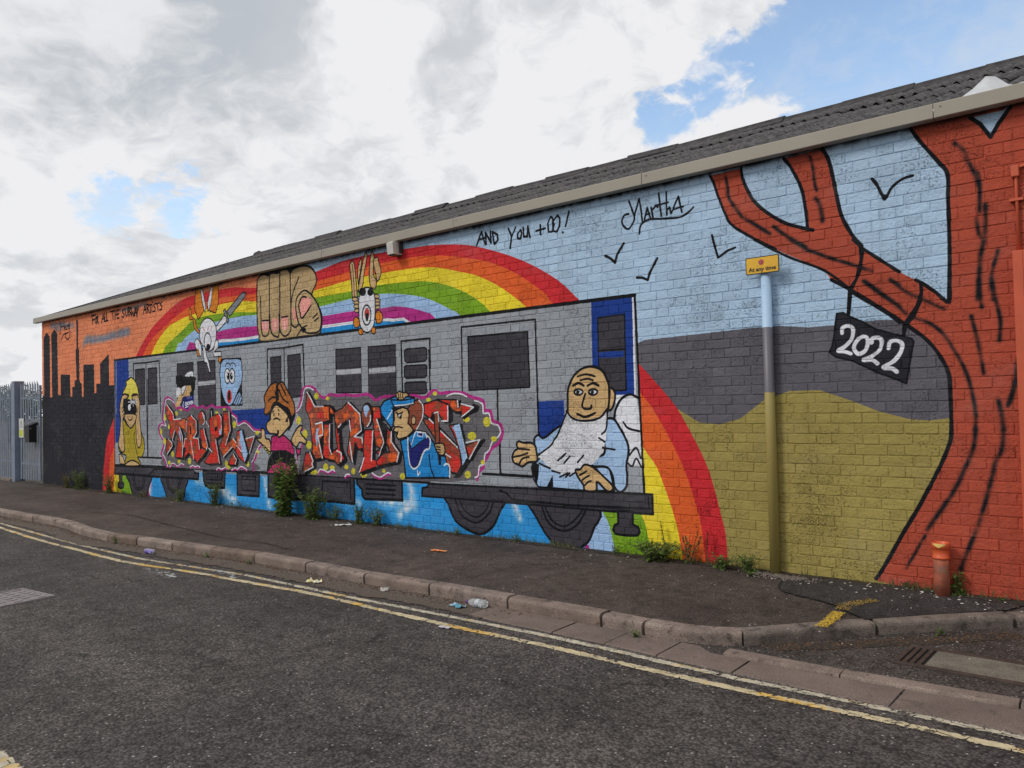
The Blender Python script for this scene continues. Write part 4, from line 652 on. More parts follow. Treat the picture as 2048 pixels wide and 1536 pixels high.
('f','tan',1,0,"-10024 1085 -9896 1230 -9792 1278 -9756 1254 -9795 1170 -9661 1064 -9689 1011 -9819 1039 -9903 966 -9995 1013"),
('lc','black',1,26,"-10024 1085 -9896 1230 -9792 1278 -9756 1254 -9795 1170 -9661 1064 -9689 1011 -9819 1039 -9903 966 -9995 1013"),
('f','yfig',1,0,"-10721 959 -10731 946 -10753 941 -10776 946 -10785 958 -10775 971 -10752 976 -10730 971"),
('lc','black',1,15,"-10721 959 -10731 946 -10753 941 -10776 946 -10785 958 -10775 971 -10752 976 -10730 971"),
('f','yfig',1,0,"-10666 922 -10676 910 -10698 904 -10720 909 -10729 921 -10720 934 -10697 939 -10675 935"),
('lc','black',1,15,"-10666 922 -10676 910 -10698 904 -10720 909 -10729 921 -10720 934 -10697 939 -10675 935"),
('f','yfig',1,0,"-10612 886 -10621 873 -10644 868 -10665 872 -10674 885 -10665 897 -10643 903 -10621 898"),
('lc','black',1,15,"-10612 886 -10621 873 -10644 868 -10665 872 -10674 885 -10665 897 -10643 903 -10621 898"),
('f','yfig',1,0,"-10579 868 -10589 855 -10611 850 -10633 854 -10641 867 -10632 879 -10610 885 -10588 880"),
('lc','black',1,15,"-10579 868 -10589 855 -10611 850 -10633 854 -10641 867 -10632 879 -10610 885 -10588 880"),
('f','black',0,0,"-10685 572 -10647 754 -10544 869 -10390 915 -10176 919 -10009 868 -9939 809 -9956 580"),
('f','pink',0,0,"-10674 572 -10527 683 -10308 745 -10098 696 -9986 585"),
('f','brown',1,0,"-7495 1493 -7386 1574 -7294 1592 -7229 1529 -7224 1447 -7242 1356 -7351 1223 -7411 1222 -7471 1285 -7516 1305 -7481 1430"),
('lc','black',1,20,"-7495 1493 -7386 1574 -7294 1592 -7229 1529 -7224 1447 -7242 1356 -7351 1223 -7411 1222 -7471 1285 -7516 1305 -7481 1430"),
('l','white',1,18,"-7295 1587 -7237 1530 -7227 1448 -7249 1356 -7351 1228"),
('f','sailor',0,0,"-8036 1512 -7952 1591 -7821 1625 -7757 1645 -7599 1646 -7384 1625 -7377 1594 -7394 1543 -7571 1525 -7760 1518 -7778 1465 -7783 1285 -7817 1238 -7943 1350 -8022 1436"),
('lc','black',0,24,"-8036 1512 -7952 1591 -7821 1625 -7757 1645 -7599 1646 -7384 1625 -7377 1594 -7394 1543 -7571 1525 -7760 1518 -7778 1465 -7783 1285 -7817 1238 -7943 1350 -8022 1436"),
('l','black',0,21,"-7821 1615 -7776 1518"),
('l','black',1,19,"-7806 1604 -7600 1594 -7384 1615"),
('l','white',1,17,"-7744 1528 -7555 1535 -7401 1553"),
('l','white',0,17,"-7902 1360 -7802 1466"),
('f','black',0,0,"-7825 1508 -7761 1507 -7526 1493 -7730 1465 -7778 1465"),
('f','tan',0,0,"-7762 1465 -7603 1505 -7511 1482 -7482 1409 -7508 1305 -7441 1253 -7412 1212 -7521 1134 -7694 1096 -7737 1148 -7707 1169 -7786 1211 -7745 1254 -7796 1285 -7762 1349"),
('lc','black',0,23,"-7762 1465 -7603 1505 -7511 1482 -7482 1409 -7508 1305 -7441 1253 -7412 1212 -7521 1134 -7694 1096 -7737 1148 -7707 1169 -7786 1211 -7745 1254 -7796 1285 -7762 1349"),
('l','black',1,21,"-7731 1444 -7684 1422 -7605 1442"),
('f','white',1,0,"-7700 1406 -7637 1427 -7630 1390 -7654 1364"),
('lc','black',1,17,"-7700 1406 -7637 1427 -7630 1390 -7654 1364"),
('f','black',1,0,"-7636 1390 -7641 1377 -7651 1371 -7661 1377 -7665 1390 -7660 1403 -7650 1409 -7640 1403"),
('l','black',1,21,"-7779 1179 -7723 1185 -7699 1190"),
('l','black',1,19,"-7752 1254 -7689 1259 -7611 1248"),
('f','tan',1,0,"-7438 1357 -7406 1398 -7362 1356 -7379 1295 -7432 1295"),
('lc','black',1,17,"-7438 1357 -7406 1398 -7362 1356 -7379 1295 -7432 1295"),
('f','tan',0,0,"-7725 1644 -7716 1686 -7660 1706 -7566 1687 -7535 1697 -7475 1648 -7537 1634 -7585 1599 -7647 1595 -7694 1612"),
('lc','black',0,19,"-7725 1644 -7716 1686 -7660 1706 -7566 1687 -7535 1697 -7475 1648 -7537 1634 -7585 1599 -7647 1595 -7694 1612"),
('l','black',0,17,"-7676 1675 -7666 1601"),
('l','black',0,17,"-7637 1674 -7627 1600"),
('l','black',0,17,"-7598 1672 -7588 1599"),
('f','sailor',0,0,"-7655 1086 -7506 1129 -7366 1212 -7188 1192 -7045 1062 -6978 922 -6850 905 -6838 836 -6798 787 -6788 649 -7568 617 -7599 867"),
('lc','black',0,24,"-7655 1086 -7506 1129 -7366 1212 -7188 1192 -7045 1062 -6978 922 -6850 905 -6838 836 -6798 787 -6788 649 -7568 617 -7599 867"),
('f','navy',0,0,"-7506 1118 -7449 984 -7190 1121 -7174 1162 -7110 1101 -7135 1000 -7209 978 -7286 895 -7350 770 -7441 747 -7500 807 -7512 921"),
('lc','black',0,15,"-7506 1118 -7449 984 -7190 1121 -7174 1162 -7110 1101 -7135 1000 -7209 978 -7286 895 -7350 770 -7441 747 -7500 807 -7512 921"),
('l','white',1,22,"-7514 1118 -7512 921 -7486 787 -7411 737 -7319 792 -7255 916 -7194 978 -7135 995 -7110 1101 -7189 1162"),
('l','white',0,15,"-7455 1036 -7367 1202 -7188 1182 -7175 1121"),
('f','navy',0,0,"-7322 1192 -7232 1182 -7249 1136 -7338 1151"),
('lc','white',0,13,"-7322 1192 -7232 1182 -7249 1136 -7338 1151"),
('l','black',1,20,"-7137 919 -7113 757 -7058 648"),
('l','white',1,20,"-6882 795 -6839 816 -6791 788 -6791 659"),
('l','white',0,19,"-7351 719 -7345 657 -7307 700"),
('f','brown',0,0,"-7037 1425 -6959 1442 -6943 1033 -7017 1032"),
('lc','black',0,18,"-7037 1425 -6959 1442 -6943 1033 -7017 1032"),
('l','white',0,16,"-7034 1425 -6965 1440 -6958 1324"),
('f','black',0,0,"-6978 912 -6928 913 -6936 803 -6967 802"),
('lc','black',0,9,"-6978 912 -6928 913 -6936 803 -6967 802"),
('f','tan',1,0,"-7031 1047 -6888 1054 -6860 955 -6907 914 -6984 937 -7019 992"),
('lc','black',1,20,"-7031 1047 -6888 1054 -6860 955 -6907 914 -6984 937 -7019 992"),
('l','black',0,16,"-7003 1017 -6939 1010"),
('l','black',0,16,"-7004 987 -6940 980"),
('l','black',0,16,"-7005 957 -6941 950"),
('f','white',0,0,"-4416 1577 -4289 1578 -4167 1551 -4146 1339 -4133 871 -4290 876 -4413 1322"),
('l','black',1,26,"-4441 1341 -4415 1439 -4348 1536 -4244 1577 -4156 1541"),
('l','black',1,22,"-4333 1302 -4278 1243 -4155 1215"),
('l','black',1,19,"-4311 914 -4245 868 -4197 946 -4139 861"),
('l','black',1,19,"-4275 973 -4194 1051 -4142 947"),
('f','robe',0,0,"-5400 926 -5526 817 -5503 690 -5437 608 -4818 598 -4459 616 -4542 947 -5026 1140"),
('lc','black',0,20,"-5400 926 -5526 817 -5503 690 -5437 608 -4818 598 -4459 616 -4542 947 -5026 1140"),
('f','black',0,0,"-5525 870 -5416 852 -5434 725 -5457 628 -5515 753"),
('f','black',0,0,"-5330 603 -5240 743 -5231 618"),
('f','robe',1,0,"-5483 1105 -5420 1169 -5340 1138 -5125 1264 -4999 1202 -5211 1024 -5426 957"),
('lc','black',1,25,"-5483 1105 -5420 1169 -5340 1138 -5125 1264 -4999 1202 -5211 1024 -5426 957"),
('f','robe',1,0,"-4590 1283 -4553 1332 -4470 1342 -4413 1302 -4315 1146 -4279 1031 -4312 875 -4305 759 -4319 662 -4390 605 -4457 655 -4477 762 -4545 848 -4712 853 -4741 902 -4661 954 -4563 1006"),
('lc','black',1,26,"-4590 1283 -4553 1332 -4470 1342 -4413 1302 -4315 1146 -4279 1031 -4312 875 -4305 759 -4319 662 -4390 605 -4457 655 -4477 762 -4545 848 -4712 853 -4741 902 -4661 954 -4563 1006"),
('f','tan',1,0,"-4520 1619 -4460 1647 -4421 1586 -4442 1479 -4491 1421 -4524 1480"),
('lc','black',1,23,"-4520 1619 -4460 1647 -4421 1586 -4442 1479 -4491 1421 -4524 1480"),
('f','tan',1,0,"-5014 1531 -5003 1654 -4930 1784 -4815 1861 -4691 1875 -4572 1829 -4505 1717 -4491 1588 -4515 1421 -4590 1283 -4737 1223 -4922 1243 -5006 1366"),
('lc','black',1,27,"-5014 1531 -5003 1654 -4930 1784 -4815 1861 -4691 1875 -4572 1829 -4505 1717 -4491 1588 -4515 1421 -4590 1283 -4737 1223 -4922 1243 -5006 1366"),
('f','white',0,0,"-5030 1428 -4944 1345 -4770 1324 -4612 1353 -4520 1441 -4531 1283 -4548 1125 -4587 1005 -4711 883 -4874 787 -5065 739 -5219 785 -5335 865 -5434 947 -5290 1044 -5154 1181"),
('lc','white',0,3,"-5030 1428 -4944 1345 -4770 1324 -4612 1353 -4520 1441 -4531 1283 -4548 1125 -4587 1005 -4711 883 -4874 787 -5065 739 -5219 785 -5335 865 -5434 947 -5290 1044 -5154 1181"),
('l','black',1,21,"-5030 1408 -5154 1181 -5208 1118 -5236 1076 -5290 1033 -5427 952"),
('l','black',1,21,"-5416 862 -5363 843 -5270 814"),
('l','black',1,21,"-5245 789 -5141 767"),
('l','black',1,21,"-5142 726 -5038 771"),
('l','black',1,21,"-5065 729 -5013 772"),
('l','black',1,21,"-5014 741 -4911 796"),
('l','black',1,20,"-4520 1421 -4538 1243 -4593 1184"),
('l','black',1,20,"-4631 1144 -4560 1105"),
('l','black',1,20,"-4586 1045 -4445 1028"),
('l','black',1,21,"-5163 901 -5057 976"),
('l','black',1,21,"-5086 872 -5007 946"),
('l','black',1,20,"-4908 887 -4831 960"),
('l','black',1,23,"-5030 1423 -4944 1340 -4770 1319 -4612 1351 -4520 1441"),
('f','white',1,0,"-4817 1618 -4821 1607 -4831 1598 -4846 1592 -4864 1589 -4883 1589 -4900 1593 -4915 1601 -4924 1610 -4927 1621 -4924 1631 -4914 1640 -4899 1646 -4881 1649 -4862 1649 -4844 1645 -4830 1637 -4820 1628"),
('lc','black',1,21,"-4817 1618 -4821 1607 -4831 1598 -4846 1592 -4864 1589 -4883 1589 -4900 1593 -4915 1601 -4924 1610 -4927 1621 -4924 1631 -4914 1640 -4899 1646 -4881 1649 -4862 1649 -4844 1645 -4830 1637 -4820 1628"),
('f','black',1,0,"-4861 1617 -4865 1605 -4876 1598 -4889 1598 -4900 1606 -4903 1618 -4899 1630 -4888 1637 -4875 1637 -4865 1629"),
('l','black',1,27,"-4939 1688 -4869 1711 -4802 1683"),
('f','white',1,0,"-4635 1612 -4638 1602 -4648 1593 -4662 1587 -4679 1584 -4698 1584 -4715 1588 -4729 1596 -4738 1605 -4741 1615 -4738 1626 -4728 1634 -4714 1641 -4696 1644 -4677 1643 -4660 1639 -4646 1632 -4637 1623"),
('lc','black',1,20,"-4635 1612 -4638 1602 -4648 1593 -4662 1587 -4679 1584 -4698 1584 -4715 1588 -4729 1596 -4738 1605 -4741 1615 -4738 1626 -4728 1634 -4714 1641 -4696 1644 -4677 1643 -4660 1639 -4646 1632 -4637 1623"),
('f','black',1,0,"-4677 1611 -4681 1600 -4692 1593 -4704 1593 -4715 1601 -4718 1613 -4714 1624 -4703 1631 -4690 1631 -4680 1623"),
('l','black',1,27,"-4753 1681 -4685 1704 -4619 1677"),
('l','black',1,25,"-4786 1596 -4827 1486 -4803 1445 -4730 1444 -4710 1474"),
('l','black',1,25,"-4892 1391 -4794 1359 -4670 1398"),
('l','black',1,20,"-4879 1782 -4767 1798 -4658 1773"),
('l','black',1,20,"-4843 1740 -4756 1752 -4684 1734"),
('f','tan',1,0,"-5728 1070 -5698 1097 -5629 1082 -5518 1083 -5464 1041 -5447 946 -5456 882 -5566 869 -5651 823 -5693 833 -5777 863 -5796 938 -5758 993 -5722 1016"),
('lc','black',1,26,"-5728 1070 -5698 1097 -5629 1082 -5518 1083 -5464 1041 -5447 946 -5456 882 -5566 869 -5651 823 -5693 833 -5777 863 -5796 938 -5758 993 -5722 1016"),
('l','black',1,22,"-5715 1016 -5617 1012 -5548 1008"),
('l','black',1,22,"-5775 923 -5675 941 -5577 970"),
('l','black',1,22,"-5699 849 -5648 909 -5564 928"),
('f','tan',1,0,"-4936 805 -4873 817 -4834 859 -4785 866 -4713 843 -4653 805 -4595 758 -4480 664 -4494 614 -4553 611 -4669 695 -4684 605 -4818 598 -4841 657 -4901 725"),
('lc','black',1,24,"-4936 805 -4873 817 -4834 859 -4785 866 -4713 843 -4653 805 -4595 758 -4480 664 -4494 614 -4553 611 -4669 695 -4684 605 -4818 598 -4841 657 -4901 725"),
('l','black',1,20,"-4887 756 -4837 778 -4799 800"),
('l','black',1,20,"-4852 707 -4801 739 -4764 756"),
('l','black',1,20,"-4829 648 -4778 690 -4741 702"),
('f','tree',0,0,"-3325 3565 -3015 3572 -3009 3483 -2975 3388 -2907 3252 -2786 3126 -2616 3003 -2434 2923 -2460 3136 -2488 3292 -2566 3477 -2631 3576 -2281 3585 -2252 3476 -2218 3305 -2192 3145 -2158 2984 -2086 2827 -2020 2737 -2079 2783 -2028 2727 -1984 2681 -1735 2474 -1623 2399 -1568 2362 -1390 2207 -1385 2371 -1379 2936 -1371 3159 -1415 3258 -1492 3382 -1572 3476 -1625 3574 -1641 3624 -862 3649 -149 3656 -286 -224 -2007 28 -1928 162 -1819 381 -1745 486 -1745 481 -1640 670 -1508 932 -1428 1127 -1411 1231 -1411 1231 -1409 1480 -1416 1658 -1478 1811 -1569 1937 -1691 2046 -1859 2185 -2101 2368 -2262 2476 -2323 2573 -2625 2739 -2883 2888 -2727 2799 -2954 2946 -3125 3079 -3187 3197 -3249 3369 -3284 3484"),
('f','tree',0,0,"-300 -100 4000 -100 4000 3800 -300 3800"),
('l','black',1,25,"-3320 3564 -3284 3484 -3249 3369 -3187 3197 -3125 3079 -2954 2946 -2727 2799"),
('l','black',1,29,"-3020 3573 -3009 3483 -2975 3388 -2907 3252 -2786 3126 -2616 3003 -2401 2914"),
('l','black',1,28,"-2631 3576 -2566 3477 -2488 3292 -2460 3136 -2442 2925"),
('l','black',1,31,"-2301 3586 -2252 3476 -2218 3305 -2192 3145 -2158 2984 -2086 2827 -2013 2720"),
('l','black',1,22,"-2918 2911 -2626 2722 -2323 2565 -2131 2396 -2102 2352 -1852 2168 -1748 2074"),
('l','black',1,26,"-2079 2783 -2028 2727 -1984 2681 -1735 2474"),
('l','black',1,29,"-2262 2476 -2101 2368 -1859 2185 -1691 2046 -1569 1937 -1478 1811 -1416 1658 -1409 1480 -1411 1231"),
('l','black',1,25,"-1623 2399 -1568 2362 -1482 2284 -1394 2204 -1388 2371"),
('l','black',1,29,"-1394 2204 -1377 2599 -1374 2981 -1371 3172 -1429 3281 -1505 3395 -1563 3486 -1617 3586"),
('l','black',1,30,"-1411 1231 -1428 1127 -1508 932 -1640 670 -1745 481 -1821 344 -1929 140 -1992 40"),
('f','sky',0,0,"-1180 3569 -991 3571 -940 3615 -1078 3404"),
('l','black',0,28,"-1206 3568 -1144 3508 -1078 3390 -1025 3479 -947 3581"),
('s85','black',1,34,"-3167 3524 -3151 3422 -3145 3332 -3101 3253"),
('s85','black',1,40,"-3101 3253 -3030 3143 -2932 3065 -2775 2944"),
('s85','black',1,39,"-2738 2998 -2620 2894 -2472 2779"),
('s85','black',1,32,"-2405 3543 -2383 3438 -2372 3303 -2357 3242"),
('s85','black',1,44,"-2368 3177 -2337 3114 -2317 2979"),
('s85','black',1,39,"-2587 2860 -2464 2775"),
('s85','black',1,37,"-2456 2757 -2256 2655 -2124 2596 -1945 2509"),
('s85','black',1,36,"-2007 2437 -1877 2320 -1744 2204"),
('s85','black',1,30,"-1807 2421 -1738 2374"),
('s85','black',1,36,"-2007 2437 -1898 2338 -1771 2223 -1695 2138"),
('s85','black',1,35,"-1807 2421 -1682 2306 -1559 2232 -1432 2152"),
('s85','black',1,34,"-1647 2103 -1537 2056 -1433 1950 -1358 1804 -1297 1660 -1259 1476 -1245 1315 -1254 1231"),
('s85','black',1,34,"-1250 2083 -1218 1912 -1182 1648"),
('s85','black',1,34,"-1193 2347 -1187 2237 -1178 2142"),
('s85','black',1,33,"-1108 2337 -1088 2191 -1063 2030 -1074 1887"),
('s85','black',1,33,"-931 1792 -963 1730 -987 1576 -1028 1435"),
('s85','black',1,39,"-1095 1443 -1080 1343 -1072 1231"),
('s85','black',1,40,"-1248 1231 -1272 1085 -1328 952 -1378 833 -1456 696 -1606 462"),
('s85','black',1,39,"-1072 1231 -1089 1088 -1129 1002 -1159 872 -1217 653 -1260 519 -1323 354 -1388 179"),
('s85','black',1,29,"-1621 415 -1695 280 -1763 151"),
('s85','black',1,40,"-1316 3401 -1265 3345 -1230 3248 -1194 3152 -1165 3058"),
('s85','black',1,34,"-1171 3143 -1162 3038 -1169 2849"),
('s85','black',1,39,"-1129 2900 -1133 2770 -1144 2655 -1174 2514 -1194 2297 -1204 2199"),
('s85','black',1,33,"-1060 2548 -1095 2430 -1111 2324 -1103 2193"),
('s85','black',1,34,"-1189 2809 -1180 2697 -1151 2634"),
('s85','black',1,33,"-959 1748 -975 1643 -1004 1495 -1037 1410"),
('f','charc',0,0,"-2228 2192 -2177 2195 -2124 2158 -2026 2105 -1938 2043 -1808 1993 -1736 1969 -1666 1944 -1652 1917 -1670 1830 -1714 1595 -1819 1645 -1921 1688 -2113 1793 -2245 1832 -2299 1876 -2273 1923 -2254 2019"),
('lc','black',0,15,"-2228 2192 -2177 2195 -2124 2158 -2026 2105 -1938 2043 -1808 1993 -1736 1969 -1666 1944 -1652 1917 -1670 1830 -1714 1595 -1819 1645 -1921 1688 -2113 1793 -2245 1832 -2299 1876 -2273 1923 -2254 2019"),
('f','black',0,0,"-2039 2729 -2012 2733 -1991 2690 -2020 2518 -2094 2367 -2120 2169 -2151 2172 -2132 2388 -2075 2461 -2032 2616"),
('f','black',0,0,"-1599 2366 -1575 2371 -1568 2332 -1580 2227 -1633 2110 -1691 2046 -1712 1963 -1736 1969 -1730 2049 -1711 2086 -1629 2201 -1595 2304"),
('l','white',1,33,"-2191 2027 -2186 2067 -2142 2083 -2104 2056 -2115 1977 -2171 1916 -2227 1884 -2173 1872 -2127 1853"),
('l','white',1,33,"-2030 1987 -2069 1965 -2102 1904 -2073 1850 -2019 1867 -1994 1929 -2000 1976 -2030 1987"),
('l','white',1,32,"-1964 1934 -1956 1965 -1911 1970 -1886 1937 -1907 1868 -1976 1817 -2029 1796 -1962 1792 -1925 1763"),
('l','white',1,32,"-1837 1879 -1824 1925 -1781 1937 -1738 1911 -1748 1842 -1801 1776 -1879 1729 -1817 1718 -1782 1690"),
('l','black',0,27,"-4494 2990 -4430 2954 -4379 2905 -4355 2978 -4271 3083"),
('l','black',0,26,"-4130 2723 -4071 2716 -4007 2685 -3985 2752 -3898 2880"),
('l','black',0,22,"-3320 3016 -3297 2917 -3267 2800 -3178 2850 -3098 2869"),
('l','black',1,22,"-1916 3251 -1884 3209 -1850 3115 -1814 3093"),
('l','black',1,22,"-1911 3243 -1871 3175 -1843 3109 -1822 3068 -1767 3154 -1691 3203 -1615 3215"),
('l','black',0,33,"-16912 3513 -16877 3324"),
('l','black',0,33,"-16953 3508 -16733 3513"),
('l','black',0,33,"-16903 3419 -16775 3425"),
('l','black',0,33,"-16715 3461 -16775 3416 -16737 3346 -16638 3371 -16636 3437 -16715 3461"),
('l','black',0,33,"-16696 3426 -16679 3324"),
('l','black',0,33,"-16715 3461 -16616 3469 -16657 3414 -16600 3334"),
('l','black',0,33,"-16464 3331 -16382 3506 -16318 3343"),
('l','black',0,33,"-16443 3395 -16339 3403"),
('l','black',0,33,"-16313 3507 -16302 3342 -16215 3343"),
('l','black',0,33,"-16230 3508 -16226 3344 -16158 3349"),
('l','black',0,32,"-16060 3508 -15856 3513"),
('l','black',0,32,"-15960 3507 -15926 3350"),
('l','black',0,32,"-15849 3513 -15842 3351"),
('l','black',0,32,"-15840 3423 -15766 3432"),
('l','black',0,32,"-15775 3522 -15750 3351"),
('l','black',0,32,"-15746 3503 -15655 3513"),
('l','black',0,32,"-15748 3431 -15683 3436"),
('l','black',0,32,"-15743 3350 -15670 3359"),
('l','black',0,31,"-15441 3505 -15530 3482 -15513 3441 -15443 3395 -15480 3350 -15551 3373"),
('l','black',0,31,"-15405 3510 -15390 3390 -15338 3361 -15302 3382 -15299 3508"),
('l','black',0,31,"-15264 3520 -15250 3361"),
('l','black',0,31,"-15264 3520 -15178 3488 -15248 3440 -15145 3399 -15250 3361"),
('l','black',0,31,"-15160 3510 -15130 3335 -15082 3424 -15044 3327 -14988 3493"),
('l','black',0,31,"-15009 3339 -14954 3474 -14924 3332"),
('l','black',0,31,"-14991 3392 -14922 3393"),
('l','black',0,31,"-14920 3486 -14888 3406 -14836 3486"),
('l','black',0,31,"-14888 3406 -14924 3316"),
('l','black',0,30,"-14655 3338 -14585 3507 -14540 3350"),
('l','black',0,30,"-14637 3405 -14545 3411"),
('l','black',0,30,"-14519 3508 -14491 3338"),
('l','black',0,30,"-14519 3508 -14438 3477 -14489 3429 -14409 3338"),
('l','black',0,30,"-14438 3477 -14309 3479"),
('l','black',0,30,"-14390 3480 -14361 3326"),
('l','black',0,30,"-14308 3525 -14298 3513"),
('l','black',0,30,"-14316 3457 -14319 3344"),
('l','black',0,30,"-14181 3489 -14261 3452 -14183 3399 -14200 3348 -14280 3348"),
('l','black',0,30,"-14165 3472 -14023 3481"),
('l','black',0,30,"-14102 3474 -14083 3345"),
('l','black',0,29,"-13929 3486 -14008 3457 -13931 3404 -13948 3354 -14026 3354"),
('l','black',0,29,"-18581 3521 -18515 3425 -18541 3284 -18587 3269"),
('l','black',0,29,"-18355 3501 -18337 3322"),
('l','black',0,29,"-18524 3408 -18335 3419"),
('l','black',0,29,"-18313 3373 -18246 3385 -18268 3423 -18313 3391 -18270 3334 -18212 3347"),
('l','black',0,29,"-18201 3417 -18181 3327"),
('l','black',0,29,"-18193 3399 -18135 3421"),
('l','black',0,29,"-18135 3421 -18114 3339"),
('l','black',0,29,"-18122 3393 -18068 3424"),
('l','black',0,29,"-18090 3426 -18061 3370"),
('l','black',0,29,"-18023 3473 -18071 3318 -18040 3157 -18164 3113 -18273 3174 -18249 3244 -18116 3269"),
('l','black',0,29,"-18249 3261 -18384 3236 -18522 3121"),
('l','black',0,29,"-17993 3273 -17980 3262"),
('l','black',0,25,"-6266 3358 -6186 3505 -6133 3354"),
('l','black',0,25,"-6238 3418 -6139 3426"),
('l','black',0,25,"-6116 3352 -6122 3487 -6042 3356 -6048 3491"),
('l','black',0,25,"-6017 3478 -5990 3333"),
('l','black',0,25,"-6017 3478 -5945 3435 -5931 3371 -5990 3333"),
('l','black',0,24,"-5780 3479 -5733 3386"),
('l','black',0,24,"-5670 3476 -5733 3371 -5757 3252"),
('l','black',0,24,"-5602 3434 -5643 3395 -5644 3342 -5605 3336 -5583 3394 -5602 3434"),
('l','black',0,24,"-5562 3451 -5555 3351 -5507 3344 -5494 3455"),
('l','black',0,24,"-5494 3455 -5469 3330"),
('l','black',0,24,"-5322 3441 -5319 3337"),
('l','black',0,23,"-5380 3384 -5257 3394"),
('l','black',0,23,"-5087 3505 -5153 3443 -5147 3346 -5102 3332 -5064 3384 -5056 3470 -5087 3505"),
('l','black',0,23,"-5179 3506 -5218 3439 -5212 3349 -5166 3342 -5136 3411 -5152 3487 -5179 3506"),
('l','black',0,23,"-4933 3522 -4983 3371"),
('l','black',0,23,"-5024 3316 -5017 3310"),
('l','black',1,21,"-4141 3348 -4142 3301 -4162 3263 -4211 3217 -4266 3253 -4285 3311 -4254 3361 -4206 3366"),
('l','black',0,20,"-4199 3495 -4173 3428 -4141 3334"),
('l','black',0,20,"-4141 3334 -4081 3496 -4064 3395 -4050 3271"),
('l','black',0,20,"-4025 3278 -3993 3389 -3957 3272"),
('l','black',0,20,"-4011 3324 -3968 3327"),
('l','black',0,20,"-3949 3382 -3930 3271"),
('l','black',0,20,"-3943 3354 -3896 3392 -3874 3375"),
('l','black',0,20,"-3862 3505 -3840 3282"),
('l','black',0,20,"-3903 3393 -3761 3401"),
('l','black',0,20,"-3780 3503 -3780 3285"),
('l','black',0,20,"-3779 3325 -3748 3352 -3736 3291"),
('l','black',0,19,"-3728 3296 -3651 3439 -3620 3283"),
('l','black',0,19,"-3698 3323 -3604 3333"),
('l','black',1,20,"-4088 3150 -4069 3234 -3976 3272 -3826 3254 -3650 3237 -3556 3266 -3498 3307"),
('s55','black',0,60,"-19600 3600 -17600 3598"),  # black band along wall top: unpainted bricks plus eaves shade put into the colour
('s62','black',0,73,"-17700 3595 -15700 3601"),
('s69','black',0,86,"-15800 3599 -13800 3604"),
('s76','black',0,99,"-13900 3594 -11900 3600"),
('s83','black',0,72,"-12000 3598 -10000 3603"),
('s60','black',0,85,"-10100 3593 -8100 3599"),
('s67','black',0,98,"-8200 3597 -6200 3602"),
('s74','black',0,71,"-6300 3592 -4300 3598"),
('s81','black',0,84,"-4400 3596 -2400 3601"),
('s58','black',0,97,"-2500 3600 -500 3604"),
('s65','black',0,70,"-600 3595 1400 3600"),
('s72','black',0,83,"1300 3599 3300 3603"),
]
# ---- mural paint: flat spray-paint print, rasterised from the wall-coordinate outlines (mm) above
PPM=300; WX0,WX1,WZ0,WZ1=-19.75,3.2,-0.06,3.76
def smooth_curve(p,closed,n=5):
    m=len(p)
    if m<3: return p
    out=[]
    idx=range(m) if closed else range(m-1)
    for i in idx:
        if closed: a,b,c,d=p[i-1],p[i],p[(i+1)%m],p[(i+2)%m]
        else: a,b,c,d=p[max(i-1,0)],p[i],p[i+1],p[min(i+2,m-1)]
        for k in range(n):
            t=k/n;out.append(.5*(2*b+(c-a)*t+(2*a-5*b+4*c-d)*t*t+(3*b-3*c+d-a)*t**3))
    if not closed: out.append(p[-1])
    return np.array(out)
def value_noise(h,w,cell,rng):
    gh,gw=h//cell+3,w//cell+3;g=rng.random((gh,gw)).astype(np.float32)
    y=np.arange(h)/cell;x=np.arange(w)/cell;yi=y.astype(int);xi=x.astype(int)
    fy=(y-yi)[:,None];fx=(x-xi)[None,:];fy=fy*fy*(3-2*fy);fx=fx*fx*(3-2*fx)
    a=g[yi][:,xi];b=g[yi][:,xi+1];c=g[yi+1][:,xi];d=g[yi+1][:,xi+1]
    return ((a*(1-fx)+b*fx)*(1-fy)+(c*(1-fx)+d*fx)*fy).astype(np.float32)
